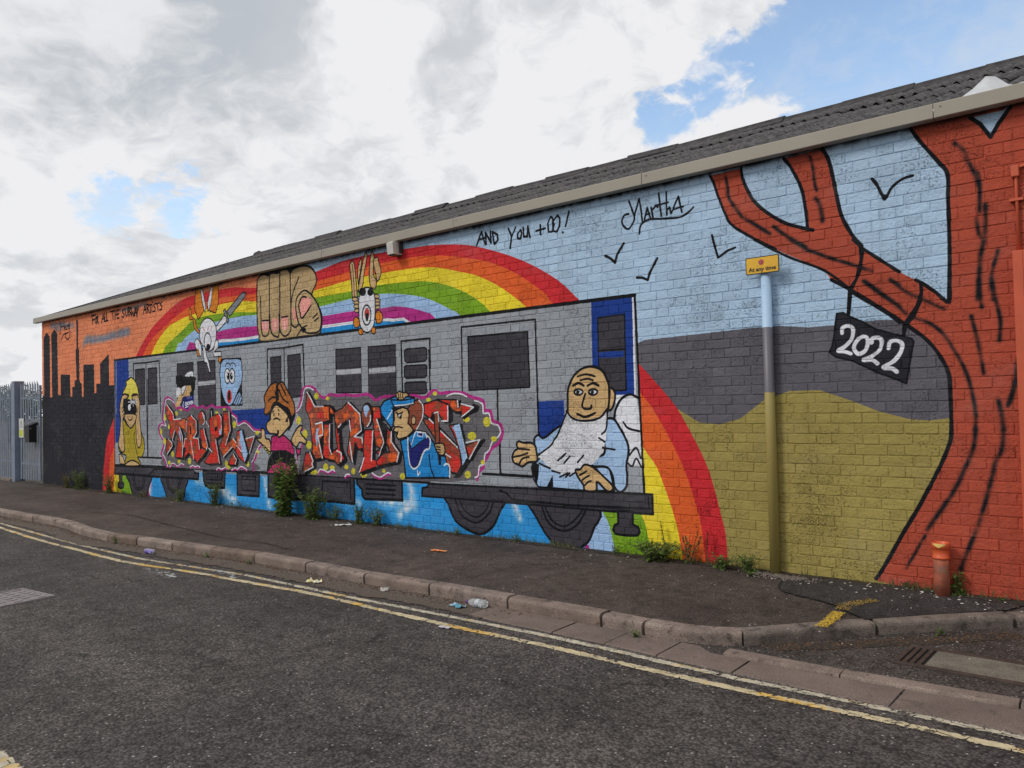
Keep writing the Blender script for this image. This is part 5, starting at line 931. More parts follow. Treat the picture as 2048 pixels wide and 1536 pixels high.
def paint_mural():
    W=int((WX1-WX0)*PPM);H=int((WZ1-WZ0)*PPM)
    img=np.zeros((H,W,3),np.float32);rng=np.random.default_rng(7)
    wob=value_noise(H,W,14,rng);mot=value_noise(H,W,34,rng)*.7+value_noise(H,W,11,rng)*.3
    pal={k:np.array(v,np.float32)/255 for k,v in PAL.items()}
    for kind,c,sm,wd,txt in MURAL:
        p=np.array([int(v) for v in txt.split()],np.float64).reshape(-1,2)/1000
        p=np.stack([(p[:,0]-WX0)*PPM,(p[:,1]-WZ0)*PPM],1)
        closed=kind in('f','m','lc')
        if sm: p=smooth_curve(p,closed)
        if kind in('f','m'):
            x0,y0=np.floor(p.min(0)).astype(int);x1,y1=np.ceil(p.max(0)).astype(int)+1
            x0=max(x0,0);y0=max(y0,0);x1=min(x1,W);y1=min(y1,H)
            if x1<=x0 or y1<=y0: continue
            q=np.roll(p,-1,0)
            X=np.arange(x0,x1)+.5
            mask=np.zeros((y1-y0,x1-x0),bool)
            for r in range(y0,y1):
                yy=r+.5;s=(p[:,1]>yy)!=(q[:,1]>yy)
                if not s.any(): continue
                a,b=p[s],q[s];xs=np.sort(a[:,0]+(yy-a[:,1])*(b[:,0]-a[:,0])/(b[:,1]-a[:,1]))
                mask[r-y0]=np.searchsorted(xs,X)%2==1
            sub=img[y0:y1,x0:x1]
            if kind=='f': sub[mask]=pal[c]
            else:
                n=mot[y0:y1,x0:x1][...,None]
                k1=np.clip((n-.38)*9,0,1);k2=np.clip((n-.60)*9,0,1)
                colr=pal['lred']*(1-k1)+pal['brown']*k1;colr=colr*(1-k2)+pal['ora']*k2
                sub[mask]=colr[mask]
        else:
            soft=kind[0]=='s';alpha=int(kind[1:])/100 if soft else 1
            hw=wd/1000*PPM/2
            if not soft: hw=max(hw,1.1)
            if kind=='lc': p=np.vstack([p,p[:1]])
            pad=int(hw*(2 if soft else 1.3))+3
            x0,y0=np.floor(p.min(0)).astype(int)-pad;x1,y1=np.ceil(p.max(0)).astype(int)+pad
            x0=max(x0,0);y0=max(y0,0);x1=min(x1,W);y1=min(y1,H)
            if x1<=x0 or y1<=y0: continue
            D=np.full((y1-y0,x1-x0),1e9,np.float32)
            for a,b in zip(p[:-1],p[1:]):
                sx0=max(int(min(a[0],b[0]))-pad,x0);sx1=min(int(max(a[0],b[0]))+pad+1,x1)
                sy0=max(int(min(a[1],b[1]))-pad,y0);sy1=min(int(max(a[1],b[1]))+pad+1,y1)
                if sx1<=sx0 or sy1<=sy0: continue
                X=np.arange(sx0,sx1)[None,:]+.5;Y=np.arange(sy0,sy1)[:,None]+.5
                d=b-a;L=max(d@d,1e-6);t=np.clip(((X-a[0])*d[0]+(Y-a[1])*d[1])/L,0,1)
                dist=np.hypot(X-a[0]-t*d[0],Y-a[1]-t*d[1])
                s=D[sy0-y0:sy1-y0,sx0-x0:sx1-x0];np.minimum(s,dist,out=s)
            wv=wob[y0:y1,x0:x1]
            if soft: m=np.clip(alpha*1.15*np.exp(-(D/(hw*.85))**2)*np.clip(.10+.75*wv+.75*mot[y0:y1,x0:x1],0,1.1),0,1)
            else: m=np.clip(hw*(.86+.28*wv)-D+.5,0,1)
            sub=img[y0:y1,x0:x1];sub[:]=sub*(1-m[...,None])+pal[c]*m[...,None]
    return img
# ================= helpers =================
def lin(c): return tuple((v/12.92 if v<=.04045 else ((v+.055)/1.055)**2.4) for v in (x/255 for x in c))
MATS={}
def new_mat(name):
    m=bpy.data.materials.new(name); m.use_nodes=True; g=NG(m.node_tree); b=g.n['Principled BSDF']; MATS[name]=m; return m,g,b
def pos(g): return g.node('ShaderNodeNewGeometry').outputs['Position']
def simple(name,c,rough=.6,var=.25,scale=6,bump=0,bscale=60,metal=0,dirt=None,spec=.5,fine=None):
    m,g,b=new_mat(name); P=pos(g); c=lin(c)
    n=g.noise(P,scale,5,.6); f=g.ramp(n,.3,.7,1-var,1+var*.6)
    col=g.mix(1.0,c,(1,1,1),'MULTIPLY'); cc=g.node('ShaderNodeVectorMath',operation='SCALE'); g.put(cc.inputs[0],col); g.put(cc.inputs[3],f); col=cc.outputs[0]
    if dirt: col=g.mix(g.ramp(g.noise(P,dirt[1],6,.65),dirt[2],dirt[2]+.15),col,lin(dirt[0]))
    if fine: col=g.scale(col,g.ramp(g.noise(P,fine[0],3,.7),.35,.68,1-fine[1],1+fine[1]*.7))
    g.put(b.inputs['Base Color'],col); b.inputs['Roughness'].default_value=rough; b.inputs['Metallic'].default_value=metal; b.inputs['Specular IOR Level'].default_value=spec
    if bump:
        bp=g.node('ShaderNodeBump'); bp.inputs['Strength'].default_value=1; bp.inputs['Distance'].default_value=bump; g.put(bp.inputs['Height'],g.noise(P,bscale,4,.6)); g.put(b.inputs['Normal'],bp.outputs[0])
    return m
def mesh_obj(name,verts,faces,mat,parent=None,smooth=False):
    me=bpy.data.meshes.new(name); me.from_pydata([tuple(v) for v in verts],[],faces); me.update()
    if mat: me.materials.append(mat)
    if smooth: me.polygons.foreach_set('use_smooth',[True]*len(me.polygons))
    return link(name,me,parent)
def link(name,me,parent=None,loc=None):
    o=bpy.data.objects.new(name,me); COLL.objects.link(o)
    if loc is not None: o.location=loc
    if parent: o.parent=parent
    return o
def empty(name,loc=(0,0,0)):
    o=bpy.data.objects.new(name,None); COLL.objects.link(o); o.location=loc; o.empty_display_size=.2; return o
def tag(o,label=None,cat=None,group=None,kind=None):
    for k,v in (('label',label),('category',cat),('group',group),('kind',kind)):
        if v: o[k]=v
    return o
class MB:
    def __init__(s): s.v=[]; s.f=[]
    def add(s,v,f):
        k=len(s.v); s.v+= [tuple(x) for x in v]; s.f+=[tuple(i+k for i in q) for q in f]; return s
    def box(s,x0,x1,y0,y1,z0,z1,bev=0):
        if not bev: return s.add([(x,y,z) for z in(z0,z1) for y in(y0,y1) for x in(x0,x1)],[(0,2,3,1),(4,5,7,6),(0,1,5,4),(2,6,7,3),(0,4,6,2),(1,3,7,5)])
        bm=bmesh.new(); bmesh.ops.create_cube(bm,size=1)
        for v in bm.verts: v.co=Vector(((x0+x1)/2+v.co.x*(x1-x0),(y0+y1)/2+v.co.y*(y1-y0),(z0+z1)/2+v.co.z*(z1-z0)))
        bmesh.ops.bevel(bm,geom=bm.edges[:],offset=bev,segments=2,profile=.6,affect='EDGES'); bm.verts.index_update()
        s.add([v.co[:] for v in bm.verts],[[v.index for v in f.verts] for f in bm.faces]); bm.free(); return s
    def lathe(s,prof,n=20,c=(0,0,0),ax='z'):
        vs=[]
        for r,z in prof:
            for i in range(n):
                a=2*math.pi*i/n; p=(r*math.cos(a),r*math.sin(a),z)
                if ax=='x': p=(p[2],p[0],p[1])
                vs.append((p[0]+c[0],p[1]+c[1],p[2]+c[2]))
        fs=[(j*n+i,j*n+(i+1)%n,(j+1)*n+(i+1)%n,(j+1)*n+i) for j in range(len(prof)-1) for i in range(n)]
        return s.add(vs,fs)
    def tube(s,pts,r,n=8):
        pts=[Vector(p) for p in pts]; vs=[]
        for i,p in enumerate(pts):
            t=(pts[min(i+1,len(pts)-1)]-pts[max(i-1,0)]).normalized(); a=t.orthogonal().normalized(); b=t.cross(a); rr=r[i] if isinstance(r,(list,tuple)) else r
            vs+=[p+(a*math.cos(2*math.pi*k/n)+b*math.sin(2*math.pi*k/n))*rr for k in range(n)]
        m=len(pts); fs=[(j*n+i,j*n+(i+1)%n,(j+1)*n+(i+1)%n,(j+1)*n+i) for j in range(m-1) for i in range(n)]
        fs+=[tuple(range(n))[::-1],tuple(range((m-1)*n,m*n))]; return s.add(vs,fs)
    def prism(s,poly,y0,y1,axes='xz'):
        n=len(poly); mk=(lambda a,b,c:(a,c,b)) if axes=='xz' else ((lambda a,b,c:(a,b,c)) if axes=='xy' else (lambda a,b,c:(c,a,b)))
        s.add([mk(a,b,y0) for a,b in poly]+[mk(a,b,y1) for a,b in poly],[tuple(range(n))[::-1],tuple(range(n,2*n))]+[(i,(i+1)%n,n+(i+1)%n,n+i) for i in range(n)]); return s
    def build(s,name,mat,parent=None,smooth=False): return mesh_obj(name,s.v,s.f,mat,parent,smooth)

# ================= mural print on the brickwork =================
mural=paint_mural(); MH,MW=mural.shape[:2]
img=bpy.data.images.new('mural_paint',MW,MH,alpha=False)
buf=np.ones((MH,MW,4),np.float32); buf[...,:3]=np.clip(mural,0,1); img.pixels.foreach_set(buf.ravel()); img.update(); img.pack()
def painted_brick(name,joint):
    m,g,b=new_mat(name); P=pos(g); s=g.node('ShaderNodeSeparateXYZ'); g.put(s.inputs[0],P)
    u=g.math('MULTIPLY',g.math('SUBTRACT',s.outputs[0],WX0),1/(WX1-WX0)); v=g.math('MULTIPLY',g.math('SUBTRACT',s.outputs[2],WZ0),1/(WZ1-WZ0))
    cv=g.node('ShaderNodeCombineXYZ'); g.put(cv.inputs[0],u); g.put(cv.inputs[1],v)
    tex=g.node('ShaderNodeTexImage',image=img,extension='EXTEND',interpolation='Linear'); g.put(tex.inputs[0],cv.outputs[0])
    col=tex.outputs[0]
    at=g.node('ShaderNodeAttribute',attribute_name='tone')
    fade=g.ramp(g.noise(P,1.3,4,.6),.3,.7,.93,1.05)
    # pits in the rough brick face that the paint did not reach, more of them in some patches
    Pz=g.vmath('MULTIPLY',P,(1,1,1.35))
    pit=g.noise(Pz,62,3,.60); amount=g.ramp(g.noise(P,1.1,5,.7),.38,.66,.12,.62)
    th=g.math('SUBTRACT',pit,g.math('MULTIPLY',amount,.34))
    tv=g.math('MULTIPLY',g.math('SUBTRACT',at.outputs['Fac'],1.0),.45)
    pm=g.ramp(g.math('ADD',th,tv),.248,.205) if not joint else g.ramp(g.noise(P,7,4,.7),.62,.38,.0,.50)
    grime=g.ramp(g.noise(P,5.5,6,.68),.55,.76,0,.22)
    tone=fade if joint else g.math('MULTIPLY',at.outputs['Fac'],fade)
    sc=g.scale(col,g.math('MULTIPLY',tone,.97 if joint else 1.0))
    sc=g.mix(grime,sc,g.scale(sc,.66))
    # rain streaks, thin roller coats and faded patches in the paint
    stk=g.noise(g.vmath('MULTIPLY',P,(9,9,.55)),1.0,5,.65); sc=g.mix(g.ramp(stk,.56,.74,0,.22),sc,g.mix(.5,g.scale(sc,.55),(.045,.042,.036)))
    fd=g.noise(g.vmath('MULTIPLY',P,(1.3,1.3,2.6)),1.0,6,.68); sc=g.mix(g.ramp(fd,.50,.72,0,.20),sc,g.mix(.35,sc,(.42,.42,.42)))
    c2=g.mix(g.math('MULTIPLY',pm,g.ramp(g.noise(P,17,3,.6),.36,.58)),sc,g.scale(sc,.45))
    g.put(b.inputs['Base Color'],c2); b.inputs['Roughness'].default_value=.78; b.inputs['Specular IOR Level'].default_value=.16
    bp=g.node('ShaderNodeBump'); bp.inputs['Strength'].default_value=1; bp.inputs['Distance'].default_value=.011
    hgt=g.math('ADD',g.math('ADD',g.math('MULTIPLY',g.noise(Pz,34,4,.65),.8),g.math('MULTIPLY',g.noise(P,13,2,.5),.7)),g.math('MULTIPLY',pm,-.22)); g.put(bp.inputs['Height'],hgt); g.put(b.inputs['Normal'],bp.outputs[0])
    return m
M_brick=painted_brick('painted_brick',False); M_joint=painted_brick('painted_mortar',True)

# ================= warehouse =================
WL,WR=-19.6,3.0; CH=.0855; PAIR=.372; ST=.246; JT=.0070
warehouse=tag(empty('warehouse',(-9,0,0)),'long low brick warehouse covered by a train and rainbow mural','building')
def child(o,p):
    o.parent=p; o.matrix_parent_inverse=p.matrix_world.inverted() if p.type!='EMPTY' else Matrix.Translation(-p.location); return o
wall_b=MB(); wall_b.box(WL+.012,WR-.01,-.0078,11.0,-.25,3.62)
wall=child(wall_b.build('wall',M_joint),warehouse); tag(wall,'painted brick wall carrying the mural')
rng=random.Random(11)
def brick_geo(L,H,r):
    a,h=L/2-JT/2,H/2-JT/2; d=-.0122+r.uniform(-.0020,.0020); bv=.0035
    j=lambda s:r.uniform(-s,s)
    ring=[(-a,-h),(a,-h),(a,h),(-a,h)]; ring=[(x+j(.0022),z+j(.0018)) for x,z in ring]
    # chipped mid points make the arris uneven
    R8=[]
    for i in range(4):
        p,q=ring[i],ring[(i+1)%4]; R8.append(p); t=r.uniform(.3,.7); R8.append((p[0]*(1-t)+q[0]*t+(j(.0018) if i%2 else 0),p[1]*(1-t)+q[1]*t+(0 if i%2 else j(.0018))))
    v=[(x,-.001,z) for x,z in R8]+[(x,d+bv,z) for x,z in R8]+[(x*(1-bv/a),d+j(.0012),z*(1-bv/h)) for x,z in R8]
    f=[(i,(i+1)%8,8+(i+1)%8,8+i) for i in range(8)]+[(8+i,8+(i+1)%8,16+(i+1)%8,16+i) for i in range(8)]+[tuple(range(16,24))]
    return v,f
variants={'s':[brick_geo(ST,CH,rng) for _ in range(14)],'h':[brick_geo(PAIR-ST,CH,rng) for _ in range(10)]}
vmesh={k:[] for k in variants}
def set_tone(me,vals):
    at=me.attributes.new('tone','FLOAT','POINT'); at.data.foreach_set('value',vals)
for k,L in variants.items():
    for i,(v,f) in enumerate(L):
        me=bpy.data.meshes.new('brick'); me.from_pydata(v,[],f); me.materials.append(M_brick); set_tone(me,[rng.uniform(.91,1.04)]*len(v)); vmesh[k].append(me)
layout=[]
for row in range(44):
    z=(row+.5)*CH
    if z>3.62: break
    if row==0:
        x=WL
        while x<WR-.05: layout.append((x+.063,z,'h')); x+=PAIR-ST
        continue
    x=WL-(.186 if row%2 else 0)
    while x<WR:
        for kk,w in (('s',ST),('h',PAIR-ST)):
            if x>=WL-.001 and x+w<=WR+.001: layout.append((x+w/2,z,kk))
            elif x<WL and x+w>WL+.03: layout.append((WL+.063 if False else None,z,kk)) if False else None
            x+=w
    if row%2: layout.append((WL+.055,z,'q'))
variants['q']=[brick_geo(.110,CH,rng)]; 
me=bpy.data.meshes.new('brick'); me.from_pydata(*[variants['q'][0][0],[],variants['q'][0][1]]); me.materials.append(M_brick); set_tone(me,[.97]*len(variants['q'][0][0])); vmesh['q']=[me]
def in_frame(x,z):
    d=Vector((x,0,z))-Vector((0,-6.78,1.5)); c=[sum(CR[i][k]*d[i] for i in range(3)) for k in range(3)]
    if c[2]<=0: return None
    uu,vv=1024+1598*c[0]/c[2],768+1598*c[1]/c[2]
    return c[2] if (-20<uu<2068 and -20<vv<1556 and z<3.60) else None
cand=sorted([(in_frame(x,z),i) for i,(x,z,k) in enumerate(layout) if in_frame(x,z)])
near=set(i for _,i in cand[:300])
SV=[];SF=[];ST_=[]
for i,(x,z,k) in enumerate(layout):
    vi=rng.randrange(len(variants[k]))
    if i in near:
        o=link('brick',vmesh[k][vi]); o.location=(x,0,z); child(o,wall)
    else:
        v,f=variants[k][vi]; n=len(SV); SV+=[(x+a,b,z+c) for a,b,c in v]; SF+=[tuple(q+n for q in t) for t in f]; ST_+=[rng.uniform(.91,1.04)]*len(v)
o=mesh_obj('brick_course',SV,SF,M_brick); set_tone(o.data,ST_); tag(o,kind='stuff'); child(o,wall)

# ---- roof
M_roof=simple('weathered_cement_sheet',(94,91,91),.9,.45,5,.008,60,dirt=((40,38,40),16,.49),fine=(130,.55))

M_roof2=simple('lichen_cement_ridge',(66,63,64),.95,.4,6,.01,28,dirt=((42,40,40),9,.50))
M_fascia=simple('fascia_metal',(150,143,130),.42,.05,2.0,0,60,0,dirt=((120,112,100),3,.66))
EY,EZ,RY,RZ=.0,3.645,5.45,5.755
slope=Vector((0,RY-EY,RZ-EZ)); SL=slope.length; sdir=slope.normalized(); snor=Vector((0,-sdir.z,sdir.y))
roof_b=MB().add([(WL,.02,3.60),(WR,.02,3.60),(WR,RY,RZ-.09),(WL,RY,RZ-.09),(WR,11.0,3.69),(WL,11.0,3.69)],[(0,1,2,3),(3,2,4,5),(0,3,5),(1,4,2)])
roof=child(roof_b.build('roof',M_roof),warehouse)
def sheet(Wd,Ln,pitch,amp,seg=6,th=.009):
    nw=round(Wd/pitch); xs=[]; 
    for i in range(nw*seg+3): xs.append((i/seg*pitch, amp*math.cos(2*math.pi*i/seg)))
    v=[];f=[];n=len(xs)
    for l_,k in ((0,0),(Ln,0),(0,1),(Ln,1)):
        v+=[(x,l_,z+amp-(th if k else 0)) for x,z in xs]
    for i in range(n-1): f+=[(i,i+1,n+i+1,n+i),(2*n+i,3*n+i,3*n+i+1,2*n+i+1),(i,2*n+i,2*n+i+1,i+1)]
    f+=[(0,n,3*n,2*n),(n-1,3*n-1,4*n-1,2*n-1)]
    return v,f
PIT,COV=.146,1.022; ROWS=3; RL=SL/ROWS
sv,sf=sheet(COV,RL+.16,PIT,.030); sme=bpy.data.meshes.new('roof_sheet'); sme.from_pydata(sv,[],sf); sme.materials.append(M_roof); sme.polygons.foreach_set('use_smooth',[True]*len(sf))
nx=int((WR-WL)/COV)
for r_ in range(ROWS):
    for i in range(nx+1):
        o=link('roof_sheet',sme); base=Vector((WL+i*COV-.02,EY,EZ))+sdir*(r_*RL-(.0 if r_==0 else .13))+snor*(.006+.020*r_*.5+(.010 if i%2 else 0)+rng.uniform(-.002,.003)*2)
        X=Vector((1,0,0)); mm=Matrix((X,sdir,snor)).transposed().to_4x4(); mm.translation=base
        if r_>0:
            mm=mm@Matrix.Rotation(math.asin(-.022/ (RL)),4,'X')
        o.matrix_world=mm; child(o,roof)
# ridge caps
cap=MB()
pr=[(-.19,-.085),(-.10,-.015),(-.07,.035),(0,.055),(.07,.035),(.10,-.015),(.19,-.085)]
n=len(pr); cap.add([(0,a,b) for a,b in pr]+[(.98,a,b) for a,b in pr]+[(0,a,b-.014) for a,b in pr]+[(.98,a,b-.014) for a,b in pr],[(i,i+1,n+i+1,n+i) for i in range(n-1)]+[(2*n+i,3*n+i,3*n+i+1,2*n+i+1) for i in range(n-1)]+[(i,2*n+i,2*n+i+1,i+1) for i in range(n-1)]+[(n+i,n+i+1,3*n+i+1,3*n+i) for i in range(n-1)]+[(0,n,3*n,2*n),(n-1,3*n-1,4*n-1,2*n-1)])
cme=bpy.data.meshes.new('ridge_cap'); cme.from_pydata(cap.v,[],cap.f); cme.materials.append(M_roof2)
for i in range(int((WR-WL)/.93)+1):
    o=link('ridge_cap',cme); o.location=(WL+i*.93-.03,RY,RZ+.075+(.02 if i%2 else 0)+rng.uniform(-.012,.012)); o.rotation_euler=(rng.uniform(-.03,.03),rng.uniform(-.012,.012),0); child(o,roof)
o=MB().tube([(WL-.05,RY,RZ+.05),(WL+.12,RY,RZ+.07)],.10,14).build('ridge_end',M_roof2); child(o,roof)
# verge trim on the far gable
a=Vector((WL-.06,EY,EZ)); o=MB()
vb=[a+snor*.09,a+sdir*SL+snor*.09,a+sdir*SL-snor*.06,a-snor*.06]; o.add(vb+[p+Vector((.10,0,0)) for p in vb],[(3,2,1,0),(4,5,6,7),(0,1,5,4),(2,3,7,6),(1,2,6,5),(3,0,4,7)]); o=o.build('verge_trim',simple('verge_metal',(70,70,74),.5,.2,4)); child(o,roof)
# fascia in lengths
xj=[WL-.20]+[x for x in (-19.0+i*2.55-.005 for i in range(1,8))]; xj=[WL-.20,-16.73,-14.18,-11.63,-9.08,-6.53,-3.98,-1.43,1.12,WR]
fme=[]
for i,(x0,x1) in enumerate(zip(xj[:-1],xj[1:])):
    b_=MB(); dz=.0015*(i%2); e=.003
    prof=[(-.112-dz,3.590),(-.122-dz,3.596),(-.122-dz,3.698),(-.118-dz,3.704),(-.02,3.7265),(-.02,3.718),(-.112,3.697),(-.114,3.604),(-.040,3.604),(-.040,3.590)]
    b_.prism(prof,x0+e,x1-e,'yz'); o=b_.build('fascia_panel',M_fascia); child(o,roof)
M_screw=simple('screw_steel',(110,106,100),.4,.1,5,metal=.6)
for x in xj[1:-1]:
    o=MB().lathe([(0,-.1265),(.006,-.1265),(.008,-.122)],8); 
    o.v=[(v[0]+x+.05,v[2],v[1]+3.67) for v in o.v]; child(o.build('screw',M_screw),roof)
# dark strip added under fascia, its colour standing in for the shade gap
child(MB().box(WL,WR,-.024,-.0135,3.607,3.66).build('eaves_shade_strip',simple('dark_shade_strip',(46,44,44),.9,.2,8)),roof)

# ================= ground =================
def asphalt(name,c1,c2,agg=95,speck=.018,patch=((60,58,58),.9),bump=.006,scale2=.55,track=False):
    m,g,b=new_mat(name); P=pos(g)
    n=g.noise(P,scale2,5,.6); col=g.mix(g.ramp(n,.32,.68),lin(c1),lin(c2))
    med=g.noise(P,7,6,.72); col=g.mix(g.ramp(med,.42,.66,0,.75),col,g.scale(col,.48)); lg=g.noise(P,1.7,5,.62); col=g.scale(col,g.ramp(lg,.3,.7,.82,1.14))
    st=g.noise(g.vmath('MULTIPLY',P,(.22,1.5,1)),1.0,4,.6); col=g.scale(col,g.ramp(st,.36,.64,.86,1.12))
    blot=g.noise(P,2.3,3,.75,.6); col=g.mix(g.ramp(blot,.64,.72,0,.30),col,g.scale(col,.55))
    if track:
        wv=g.ramp(g.voro(g.vmath('ADD',P,g.scale(g.noise(P,1.4,4,.6,0,1),.9)),.42,'DISTANCE_TO_EDGE'),.0,.012,1,0); col=g.mix(g.math('MULTIPLY',wv,g.ramp(g.noise(P,1.1,3),.5,.62)),col,g.scale(col,.35))
    vo=g.node('ShaderNodeTexVoronoi'); g.put(vo.inputs['Vector'],P); vo.inputs['Scale'].default_value=agg
    rnd=g.node('ShaderNodeSeparateColor'); g.put(rnd.inputs[0],vo.outputs['Color'])
    col=g.scale(col,g.ramp(rnd.outputs[0],0,1,.60,1.45,False))
    edge=g.ramp(vo.outputs['Distance'],.35,.75,1,.45); col=g.scale(col,edge)
    sp=g.math('MULTIPLY',g.math('GREATER_THAN',rnd.outputs[1],1-speck),g.ramp(vo.outputs['Distance'],.40,.30))
    col=g.mix(sp,col,(.36,.34,.32))
    vo2=g.voro(P,11,'F1','Color'); r2=g.node('ShaderNodeSeparateColor'); g.put(r2.inputs[0],vo2)
    d2=g.voro(P,11); sp2=g.math('MULTIPLY',g.math('GREATER_THAN',r2.outputs[0],.965),g.ramp(g.math('ADD',d2,g.math('MULTIPLY',g.noise(P,120,2),.1)),.155,.125)); col=g.mix(sp2,col,(.40,.38,.35))
    g.put(b.inputs['Base Color'],col); b.inputs['Roughness'].default_value=.86; b.inputs['Specular IOR Level'].default_value=.25
    bp=g.node('ShaderNodeBump'); bp.inputs['Strength'].default_value=1; bp.inputs['Distance'].default_value=bump
    h=g.math('ADD',g.math('MULTIPLY',vo.outputs['Distance'],-.8),g.math('ADD',g.math('MULTIPLY',rnd.outputs[2],.35),g.noise(P,30,4,.65))); g.put(bp.inputs['Height'],h); g.put(b.inputs['Normal'],bp.outputs[0])
    return m
M_road=asphalt('road_asphalt',(82,77,75),(94,88,84),62,.025,track=True,bump=.009)
M_pave=asphalt('pavement_asphalt',(84,74,69),(98,87,80),120,.012,bump=.004)
M_patch=asphalt('patch_asphalt',(66,63,63),(74,70,70),120,.03,bump=.004)
M_apron=asphalt('apron_asphalt',(80,73,70),(92,85,80),75,.05)
M_earth=simple('yard_earth',(92,84,74),.95,.3,1.2,.02,12)
ground=tag(mesh_obj('ground',[(-600,-400,-.30),(600,-400,-.30),(600,800,-.30),(-600,800,-.30)],[(0,1,2,3)],M_earth),kind='structure')
yard=tag(mesh_obj('yard',[(-120,-.02,-.03),(WL,-.02,-.03),(WL,60,-.03),(-120,60,-.03)],[(0,1,2,3)],M_earth),kind='structure')
road=tag(MB().add([(-90,-14,-.13),(40,-14,-.13),(40,-1.75,-.13),(-90,-1.75,-.13)],[(0,1,2,3)]).build('road',M_road),kind='structure')
KERB=[(-40,-2.25),(-30,-2.25),(-22,-2.25),(-15.03,-2.241),(-13.7,-2.20),(-12.88,-2.178),(-12.35,-2.205),(-11.6,-2.318),(-10.67,-2.35),(-10.03,-2.265),(-9.24,-2.21),(-8.48,-2.135),(-7.73,-2.05),(-6.83,-2.03),(-5.915,-2.035),(-5.09,-1.99),(-4.218,-1.963),(-3.334,-1.942),(-2.969,-1.962),(-2.70,-1.95),(-2.49,-1.90),(-2.309,-1.80),(-2.15,-1.62),(-1.985,-1.413),(-1.692,-1.059),(-1.366,-.719),(-.947,-.306),(-.72,-.06)]
JOINTS=[-40,-39.1,-38.2,-37.3,-36.4,-35.5,-34.6,-33.7,-32.8,-31.9,-31,-30.1,-29.2,-28.3,-27.4,-26.5,-25.6,-24.7,-23.8,-22.9,-22,-21.1,-20.2,-19.3,-18.4,-17.5,-16.5,-15.6,-14.6,-13.70,-12.88,-11.6,-10.67,-10.03,-9.24,-8.48,-7.73,-6.83,-5.915,-5.09,-4.218,-3.334,-2.969,-2.309,-1.692,-.99,-.72]
kp=np.array(KERB)
def kerb_at(x): return float(np.interp(x,kp[:,0],kp[:,1]))
def pav_z(x,y):
    k=kerb_at(min(x,-.72)); return -.03*min(1,max(0,y/(k+.12))) if k<-.2 else -.012
def offset_poly(P,d):
    P=[Vector(p) for p in P]; out=[]
    for i,p in enumerate(P):
        t=(P[min(i+1,len(P)-1)]-P[max(i-1,0)]).normalized(); out.append(p+Vector((-t.y,t.x))*d)
    return out
dense=[]
for (x0,y0),(x1,y1) in zip(KERB[:-1],KERB[1:]):
    nn=max(1,int((x1-x0)/.35)); dense+=[(x0+(x1-x0)*k/nn,y0+(y1-y0)*k/nn) for k in range(nn)]
dense.append(KERB[-1]); inner=offset_poly(dense,.118)
pv=[];pf=[];NA=6
for p in inner:
    for k in range(NA+1):
        t=k/NA; y=p.y*(1-t)+.02*t; pv.append((p.x,min(y,.02),-.0335*(1-t)+random.uniform(-.002,.002)*(0<k<NA)))
for i in range(len(inner)-1):
    for k in range(NA): q=i*(NA+1)+k; pf.append((q,q+NA+1,q+NA+2,q+1))
pavement=tag(mesh_obj('pavement',pv,pf,M_pave,smooth=True),kind='structure')
M_kerb=simple('kerb_concrete',(132,116,106),.88,.28,4,.006,70,dirt=((84,72,64),13,.55),fine=(150,.38))
M_kerb2=simple('kerb_concrete_grey',(118,107,99),.88,.35,5,.006,70,dirt=((76,69,62),9,.52),fine=(150,.40))
M_kerbs=[M_kerb]+[simple('kerb_concrete_%s'%n,c,.88,.30,4+k,.007,70,dirt=((82,71,63),10+3*k,.53),fine=(150,.40)) for k,(n,c) in enumerate((('pale',(144,129,118)),('brown',(124,106,94)),('worn',(136,121,112))))]
def sub_poly(P,x0,x1,e=.006):
    xs=[p[0] for p in P]; ins=[x for x in xs if x0+e+.01<x<x1-e-.01]
    return [(x,float(np.interp(x,xs,[p[1] for p in P]))) for x in [x0+e]+ins+[x1-e]]
def kerb_stone(P,prof,mat,parent,name='kerb_stone',dz=0):
    rings=[]
    for pr_ in prof: rings.append([(q.x,q.y,pr_[1]+dz) for q in offset_poly(P,pr_[0])])
    n=len(P); v=[p for r_ in rings for p in r_]; k=len(rings); f=[]
    for a_ in range(k-1):
        for i in range(n-1): f.append((a_*n+i,a_*n+i+1,(a_+1)*n+i+1,(a_+1)*n+i))
    f.append(tuple(a_*n for a_ in range(k))); f.append(tuple(a_*n+n-1 for a_ in range(k))[::-1])
    o=mesh_obj(name,v,f,mat); child(o,parent); return o
PROF=[(0.008,-.24),(.004,-.12),(.0,-.062),(.0025,-.048),(.008,-.039),(.018,-.033),(.040,-.0295),(.124,-.030),(.126,-.24)]
curve=offset_poly(KERB,0)
for j0,j1 in zip(JOINTS[:-1],JOINTS[1:]):
    dz=random.uniform(-.004,.004); sh=random.uniform(-.004,.004)
    P=[(x,y+sh) for x,y in sub_poly(dense,j0,j1,random.choice((.006,.009,.013)))]
    kerb_stone(P,PROF,random.choice(M_kerbs) if j0<-2.4 else M_kerb2,pavement,'kerb_stone',dz)
